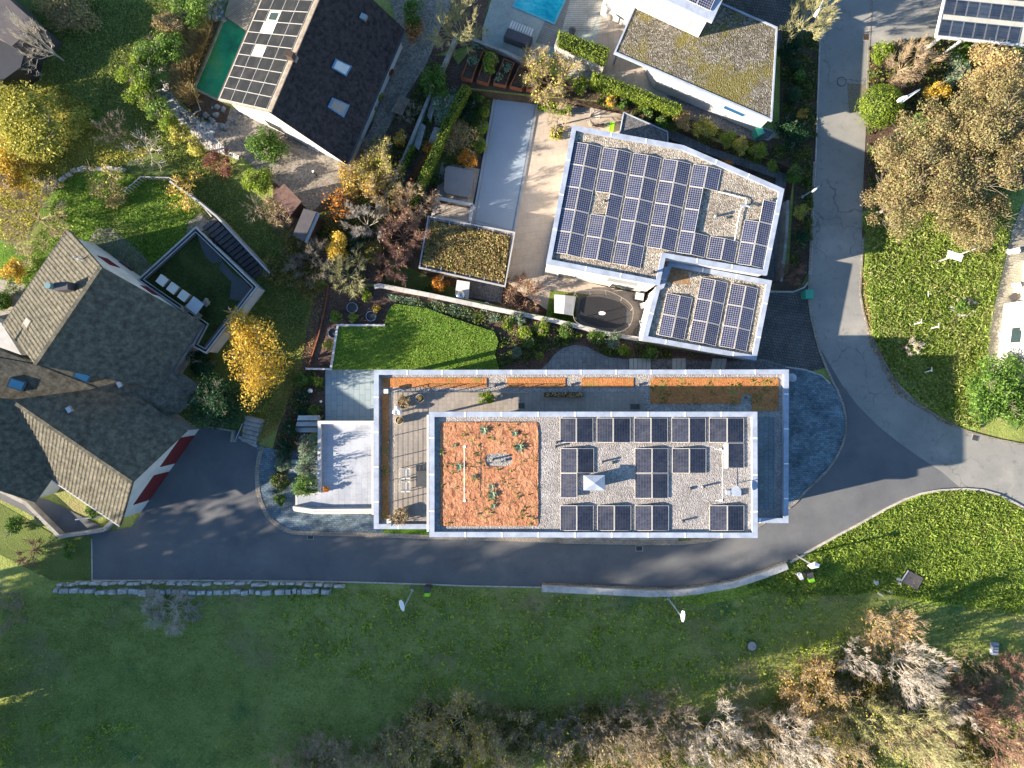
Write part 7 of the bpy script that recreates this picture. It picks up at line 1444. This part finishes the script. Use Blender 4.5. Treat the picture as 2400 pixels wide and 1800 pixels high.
# around the villa and the long building
leafy('yellow_tree','tall yellow autumn tree right of the mossy annex',605,858,90,5.5,'yellow',3600,.15,k=30,cr=.30,hz=.6,ry=108); leafy('yellow_tree','upper orange yellow tree beside the mossy annex',572,770,58,4.5,'yellow',2200,.16,hz=.6)
leafy('laurel_bush','big dark green round bush at the foot of the villa wing',500,950,72,4.6,'dkgreen',6500,.15,cat='shrub',hz=.5,k=22); leafy('yew_bush','dark yew bush in the shade below the mossy annex',478,858,40,2.4,'dkgreen',3200,.12,cat='shrub',hz=.5)
leafy('round_bush','round green bush at the lower left of the villa yard',36,1232,29,1.6,'green',2000,.12,cat='shrub',hz=.5,k=14); leafy('green_shrub','green shrub inside the small villa yard',214,1198,20,1.2,'green',900,.12,cat='shrub',hz=.5); leafy('green_shrub','green shrub outside the corner of the villa yard wall',160,1290,24,1.1,'green',1000,.12,cat='shrub',hz=.5); bare('bare_shrub','dim bare shrub left of the villa yard shrub',65,1295,34,1,'bark_red',4,7,cat='shrub')
for a, b_, rp, h, lf, lb in ((722,1048,32,3.2,'silver','upper olive shrub against the pale slab terrace'),(720,1095,34,3.3,'silver','middle olive shrub against the pale slab terrace'),(718,1140,34,3.0,'green','lower olive shrub against the pale slab terrace'),(682,1005,20,1.4,'dkgreen','top shrub of the narrow row left of the steps'),(668,1045,20,1.4,'dkgreen','second shrub of the narrow row left of the steps'),(663,1088,20,1.4,'silver','third shrub of the narrow row left of the steps'),(655,1130,22,1.4,'mix','fourth shrub of the narrow row left of the steps'),(655,1172,15,1.0,'green','last bright green shrub of the narrow row')): leafy('terrace_shrub', lb, a, b_, rp, h, lf, 1500, .12, cat='shrub', hz=.5)
for a, b_, rp, lf, lb in ((712,890,22,'green','green shrub in the corner bed beside the white stub wall'),(745,895,15,'lime','lime shrub in the corner bed beside the slab terrace'),(712,930,22,'dkgreen','dark shrub around the white globe lamp'),(735,962,18,'green','green shrub below the white globe lamp'),(705,975,22,'dkgreen','dark shrub above the top step'),(822,684,14,'lime','lime tuft at the head of the mulch bed'),(858,692,16,'lime','lime green tuft near the end of the garden wall'),(788,742,15,'lime','lime tuft left in the mulch bed'),(829,744,13,'lime','lime tuft between the ring planters'),(880,722,12,'yellow','small yellow orange shrub in the mulch bed'),(768,808,15,'gold','low olive tuft beside the left lawn edge'),(1460,820,17,'lime','lime shrub above the slate path'),(1530,828,24,'green','green shrub in the bed below the garage'),(1265,832,11,'lime','small lime ball in the bed left of the slate path'),(1212,828,16,'silver','silvery shrub in the bed left of the slate path'),(1440,795,26,'silver','rose bush below the garden wall near the garage'),(1395,790,24,'green','rose bush below the trampoline yard wall'),(1330,775,22,'green','green bush below the garden wall under the trampoline'),(1270,765,20,'lime','lime bush below the garden wall'),(1230,775,22,'lime','yellow green bush right of the bright lawn'),(1190,760,20,'lime','lime bush at the upper right lawn corner'),(1240,800,18,'green','green bush in the middle of the lawn side bed'),(1215,745,18,'silver','silvery bush under the pinkish bare bush')): leafy('bed_shrub', lb, a, b_, rp, .9, lf, 900, .11, cat='shrub', hz=.5)
# plants in pots and agaves on the roofs
shrub('olive green conifer in a pot on the upper roof terrace',1136,932,24,1.2,'hedge',1600,.10,ZT,ry=15); bare('dry_plant','dry brown plant in the large terrace planter',945,943,15,.5,'bark_tan',4,9,zb=ZT+.4,cat='plant',leaf='tan',ln=300,ls=.08); bare('dry_plant','bare creeping branches over the lower large planter',936,1210,26,1.0,'bark_tan',4,9,zb=ZT+.3,cat='plant',leaf='tan',ln=200,ls=.08)
for a, b_, lb in ((984,934,'dry'),(936,985,'ochre')): shrub('%s plant in the %s round cream planter' % (lb, 'railing side' if a > 960 else 'globe side'),a,b_,8,.4,'tan',250,.08,ZT+.45,cat='plant',name='pot_plant')
for a, b_, lf, lb in ((915,168,'red','red leaved plant in the eave pot'),(890,226,'gold','yellow plant in the eave pot'),(764,1148,'orange','brown orange plant in the small terrace pot')): shrub(lb,a,b_,9,.4,lf,260,.09,(.35 if a > 800 else zt+.3),cat='plant',name='pot_plant')
def agave(px, py, r, label, z, grp='succulents in the red roof bed'):
    c = P(px, py, z); mb = MB(); n = 16
    for i in range(n):
        a = i*2.4; l_ = r*(.55+.45*(i/n)); el = .9-.7*i/n; d = Vector((math.cos(a)*math.cos(el), math.sin(a)*math.cos(el), math.sin(el)*.8)); s = Vector((-math.sin(a), math.cos(a), 0))*r*.16; b0_ = Vector((c[0], c[1], z)); m_ = b0_+d*l_*.5; e = b0_+d*l_
        mb.add([b0_, m_-s, e, m_+s], [[0, 1, 2, 3]])
    return tag(mb.build('agave', LM['silver'] if r > .2 else LM['green'], base=(c[0], c[1], z)), label, 'succulent', grp)
AG = [(1133,1008,11,'large agave at the top of the red bed'),(1206,1016,8,'agave near the upper right of the red bed'),(1217,1047,12,'large agave on the right of the red bed'),(1076,1093,10,'large agave left of the oval gravel patch'),(1152,1140,8,'upper one of the two close agaves below the oval patch'),(1154,1158,11,'large lower one of the two close agaves below the oval patch'),(1112,1116,6,'small agave left below the oval patch'),(1156,1185,7,'small agave at the lower middle of the red bed'),(1065,1044,5,'tiny agave above the left rail foot')]
for a, b_, r_s, lb in AG: agave(a, b_, r_s*.045, lb, RZ+.12)
RB = rb
scatter('sedum_plants','scattered small green succulents over the red roof bed',RB,650,.11,'green',RZ+.08,.1,clump=80,cs=.10,cat='succulents'); scatter('sedum_plants','pale sparse sedum over the orange beds of the lower roof',[(1524,892),(1825,888),(1825,958),(1524,944)],700,.10,'green',z,.06,clump=26,cs=.22,cat='succulents'); scatter('sedum_plants','tiny sedum tufts in the left orange roof strip',[(895,924),(911,924),(911,1216),(895,1216)],260,.09,'gold',z,.06,clump=18,cs=.15,cat='succulents')
scatter('planter_plants','dry tufts in the long dark planter box',[(1278,921),(1365,921),(1365,930),(1278,930)],260,.10,'tan',ZT+.35,.15,cat='plants')
scatter('sedum_carpet','brown and green sedum carpet on the pavilion roof',[(1012,518),(1195,553),(1181,663),(988,620)],17000,.13,'sedum',.64,.16,clump=260,cs=.22,cat='sedum'); scatter('sedum_carpet','reddish sedum tips on the pavilion roof',[(1012,518),(1195,553),(1181,663),(988,620)],6000,.11,'tan',.66,.2,clump=160,cs=.22,cat='sedum')
MB().prism(PP([(1010,515),(1198,551),(1184,666),(985,622)], .66), .6, .66).build('sedum_soil', G['soil'], pa)
# vegetables in the raised beds
for k, (px_, lf, n) in enumerate((([(1111,105),(1135,114),(1105,188),(1079,181)],'silver',260),([(1181,136),(1206,147),(1185,201),(1156,194)],'silver',260))): scatter('vegetables','leafy vegetables in rusty raised bed %s' % ('one' if k == 0 else 'three'),px_,n,.16,lf,.5,.25,clump=6,cs=.16,cat='vegetables')
leafy('vegetable_bush','bright lime bush filling the second rusty raised bed',1150,142,22,1.0,'lime',1400,.13,zb=.4,cat='plant',hz=.5,ry=28)
# ---- ground cover as stuff
MEAD = [(0,1400),(600,1396),(1000,1376),(1270,1384),(1270,1398),(1560,1408),(1700,1390),(1850,1350),(2000,1400),(2400,1440),(2400,1800),(0,1800)]
scatter('meadow_grass','short dark meadow grass below the lane',MEAD,90000,.20,'grassdark',0,.12,hf=True,cat='grass',asp=.22); scatter('meadow_weeds','yellow green weeds dotted through the meadow',[(640,1390),(1270,1395),(1700,1400),(1900,1400),(1990,1500),(1700,1640),(1000,1620),(700,1560)],12000,.15,'grassyel',0,.14,clump=900,cs=.10,hf=True,cat='weeds')
scatter('meadow_weeds','yellow weeds near the lower left corner',[(0,1690),(360,1690),(380,1800),(0,1800)],900,.14,'grassyel',0,.14,clump=24,cs=.2,hf=True,cat='weeds')
scatter('thicket','tangled brown undergrowth below the lower wood',[(620,1800),(900,1730),(1000,1640),(1200,1650),(1500,1650),(1700,1690),(1830,1610),(2000,1510),(2200,1530),(2400,1580),(2400,1830),(620,1830)],34000,.17,'thicket',.05,.7,clump=420,cs=.5,hf=True,cat='undergrowth')
BANK = [(2400,1195),(2340,1160),(2260,1147),(2200,1150),(2080,1192),(1960,1258),(1860,1318),(1760,1370),(1860,1400),(2050,1390),(2400,1440)]
scatter('bank_grass_blades','sunny bright grass on the bank inside the lane bend',BANK,48000,.24,'grass',0,.22,asp=.2,clump=1500,cs=.4,cat='grass'); scatter('bank_weeds','lime weeds on the sunny bank inside the lane bend',BANK,5000,.15,'lime',0,.28,clump=150,cs=.35,cat='weeds'); scatter('fallen_leaves','fallen tan leaves at the top of the sunny bank',[(2400,1195),(2340,1160),(2260,1147),(2200,1150),(2080,1192),(1900,1295),(2100,1250),(2400,1300)],4500,.12,'litter',0,.10,clump=120,cs=.4,cat='leaves')
LONG = [(2022,640),(2030,560),(2020,520),(2080,490),(2200,450),(2370,470),(2360,560),(2340,640),(2318,760),(2305,900),(2290,1005),(2237,995),(2153,943),(2087,870),(2040,780)]
scatter('long_grass','long tufted grass of the right garden',LONG,70000,.26,'grass',0,.34,asp=.2,clump=1100,cs=.34,cat='grass'); scatter('long_grass_tips','pale dry tips of the long tufted grass',LONG,16000,.24,'dry',.05,.38,asp=.18,clump=700,cs=.4,cat='grass')
scatter('undergrowth','green undergrowth below the beech trees',[(2035,110),(2200,85),(2400,110),(2400,440),(2060,500),(2030,540),(2030,300)],16000,.17,'mix',0,.4,clump=260,cs=.4,cat='ground cover')
scatter('wild_grass','rough shaded grass on the slope left of the pond',[(0,180),(80,0),(560,0),(470,60),(340,120),(300,200),(370,280),(480,360),(600,480),(700,560),(735,680),(700,900),(640,1000),(600,900),(560,680),(480,520),(420,410),(330,330),(200,240),(60,180)],52000,.18,'grassdark',0,.12,asp=.24,cat='grass')
scatter('golden_leaves','fallen golden leaves on the grass under the golden trees',[(0,200),(120,190),(240,260),(330,340),(340,380),(200,400),(100,470),(60,560),(0,560)],14000,.12,'gold',0,.08,clump=400,cs=.35,cat='leaves')
scatter('wild_lawn','bright wild lawn above the villa',[(80,560),(150,420),(300,405),(420,430),(470,520),(330,650),(100,700),(0,690)],20000,.17,'grass',.02,.09,asp=.22,cat='grass')
scatter('lawn_blades','dense blades of the bright mown lawn',LAWN,16000,.12,'grass',.35,.05,asp=.25,cat='grass')
scatter('bed_plants','mixed low plants in the mulch bed below the garden wall',[(905,700),(1100,722),(1300,767),(1500,812),(1640,835),(1560,840),(1430,835),(1340,806),(1260,830),(1230,860),(1170,862),(1162,790),(1100,752),(930,708)],7500,.14,'mix',0,.3,clump=170,cs=.28,cat='ground cover')
scatter('bed_plants','silvery and red plants along the foot of the garden wall',[(905,688),(1100,720),(1180,738),(1180,758),(1060,738),(920,706)],2200,.13,'silver',0,.3,clump=50,cs=.2,cat='ground cover')
scatter('bed_plants','mixed low plants in the beds left of the slab terrace',[(700,870),(760,870),(760,980),(700,1000),(660,1180),(640,1180),(640,1060)],3000,.13,'mix',0,.3,clump=70,cs=.25,cat='ground cover')
scatter('bed_plants','mixed plants in the diagonal garden',[(660,560),(770,470),(860,350),(960,230),(1010,140),(1055,160),(1010,330),(960,400),(908,540),(885,655),(770,660),(700,640)],16000,.14,'mix',0,.35,clump=260,cs=.35,cat='ground cover')
scatter('bed_plants','mixed plants along the entrance path beds',[(1400,215),(1600,268),(1760,335),(1900,340),(1904,531),(1900,620),(1870,670),(1852,640),(1866,430),(1790,392),(1600,318),(1400,245)],9000,.13,'mix',0,.3,clump=190,cs=.3,cat='ground cover')
scatter('bed_plants','dark ground cover right of the mossy roof',[(1830,60),(1915,80),(1913,330),(1830,330)],5200,.13,'mix',0,.2,clump=120,cs=.25,cat='ground cover')
scatter('bed_plants','low plants in the sunken pool garden',[(1010,335),(1060,245),(1150,217),(1158,225),(1110,380),(1020,440),(965,425)],4500,.13,'mix',ZP,.25,clump=90,cs=.25,cat='ground cover')
scatter('fallen_leaves','fallen leaves along the right lane edge',[(2018,640),(2028,640),(2050,790),(2110,905),(2240,995),(2225,1000),(2095,920),(2035,800)],1500,.11,'litter',.03,.03,cat='leaves')
scatter('track_litter','leaf litter on the grass track beside the mulch bed',[(735,670),(766,670),(722,860),(650,1005),(610,1035),(640,930),(690,850)],3500,.10,'litter',0,.05,cat='leaves')
# the wood beyond the left edge of the photo, whose shade covers meadow and lane
WG = 'tall trees of the wood beyond the left edge'
def woodtree(x, y, h, r_, leaf, n, i):
    t = thing('forest_tree', 'tall dense tree of the wood beyond the left edge of the photo', 'tree', (x, y, 0), WG); p, d = cloud((x, y, h*.62), r_*.85, r_*.85, h*.36, n, 22, .34, .3); quads('crown', leafq(p, .5, .4), LM[leaf], t)
    S, _ = branches((x, y, 0), h*.9, r_*.8, 3, 6, .4, .3, 1, .6, .03, 900+i); quads('trunk', segq(S, 5), G['bark'], t); return t
wt = [woodtree(-50, -22, 17, 4.2, 'thicket', 1500, 1), woodtree(-49, -31, 23, 5.0, 'dkgreen', 4200, 2)]
for i, (x, y) in enumerate(((-46.5,-20.5),(-47,-24.5),(-46.5,-28.5),(-47,-32.5),(-46.5,-36),(-51,-22.5),(-51,-30.5))):
    t = thing('added_shade_shrub', 'added shade shrub closing light gaps in the wood beyond the left edge of the photo', 'shrub', (x, y, 0), 'added shade shrubs beyond the left edge'); p, d = cloud((x, y, 6.4), 2.9, 2.9, 7.2, 6000, 30, .36, .3); quads('crown', leafq(p, .45, .4), LM['thicket'], t)  # unseen shrubs added to block low sun between the trunks
for i, (x, y, k) in enumerate(((-54,-27,0),(-58,-21.5,0),(-52,-36,1),(-57,-33,1),(-50,-41,1),(-60,-29,1),(-56,-39,1),(-62,-36,1),(-48.5,-26.5,1),(-64,-24,0),(-55,-45,1),(-48,-36,1),(-55,-18.5,0),(-62,-27,1),(-47.5,-25,0),(-47.2,-28.6,0),(-47.5,-33,1),(-51,-26.5,0),(-46.8,-21.5,0))):
    o = wt[k]; o2 = dup(o, (x-o.location.x, y-o.location.y, 0), 'tall dense tree of the wood beyond the left edge of the photo')
    if -36.5 < y < -28: o2.scale = (1.1, 1.1, 1.32)  # unseen trees stretched taller so their shade reaches across the meadow
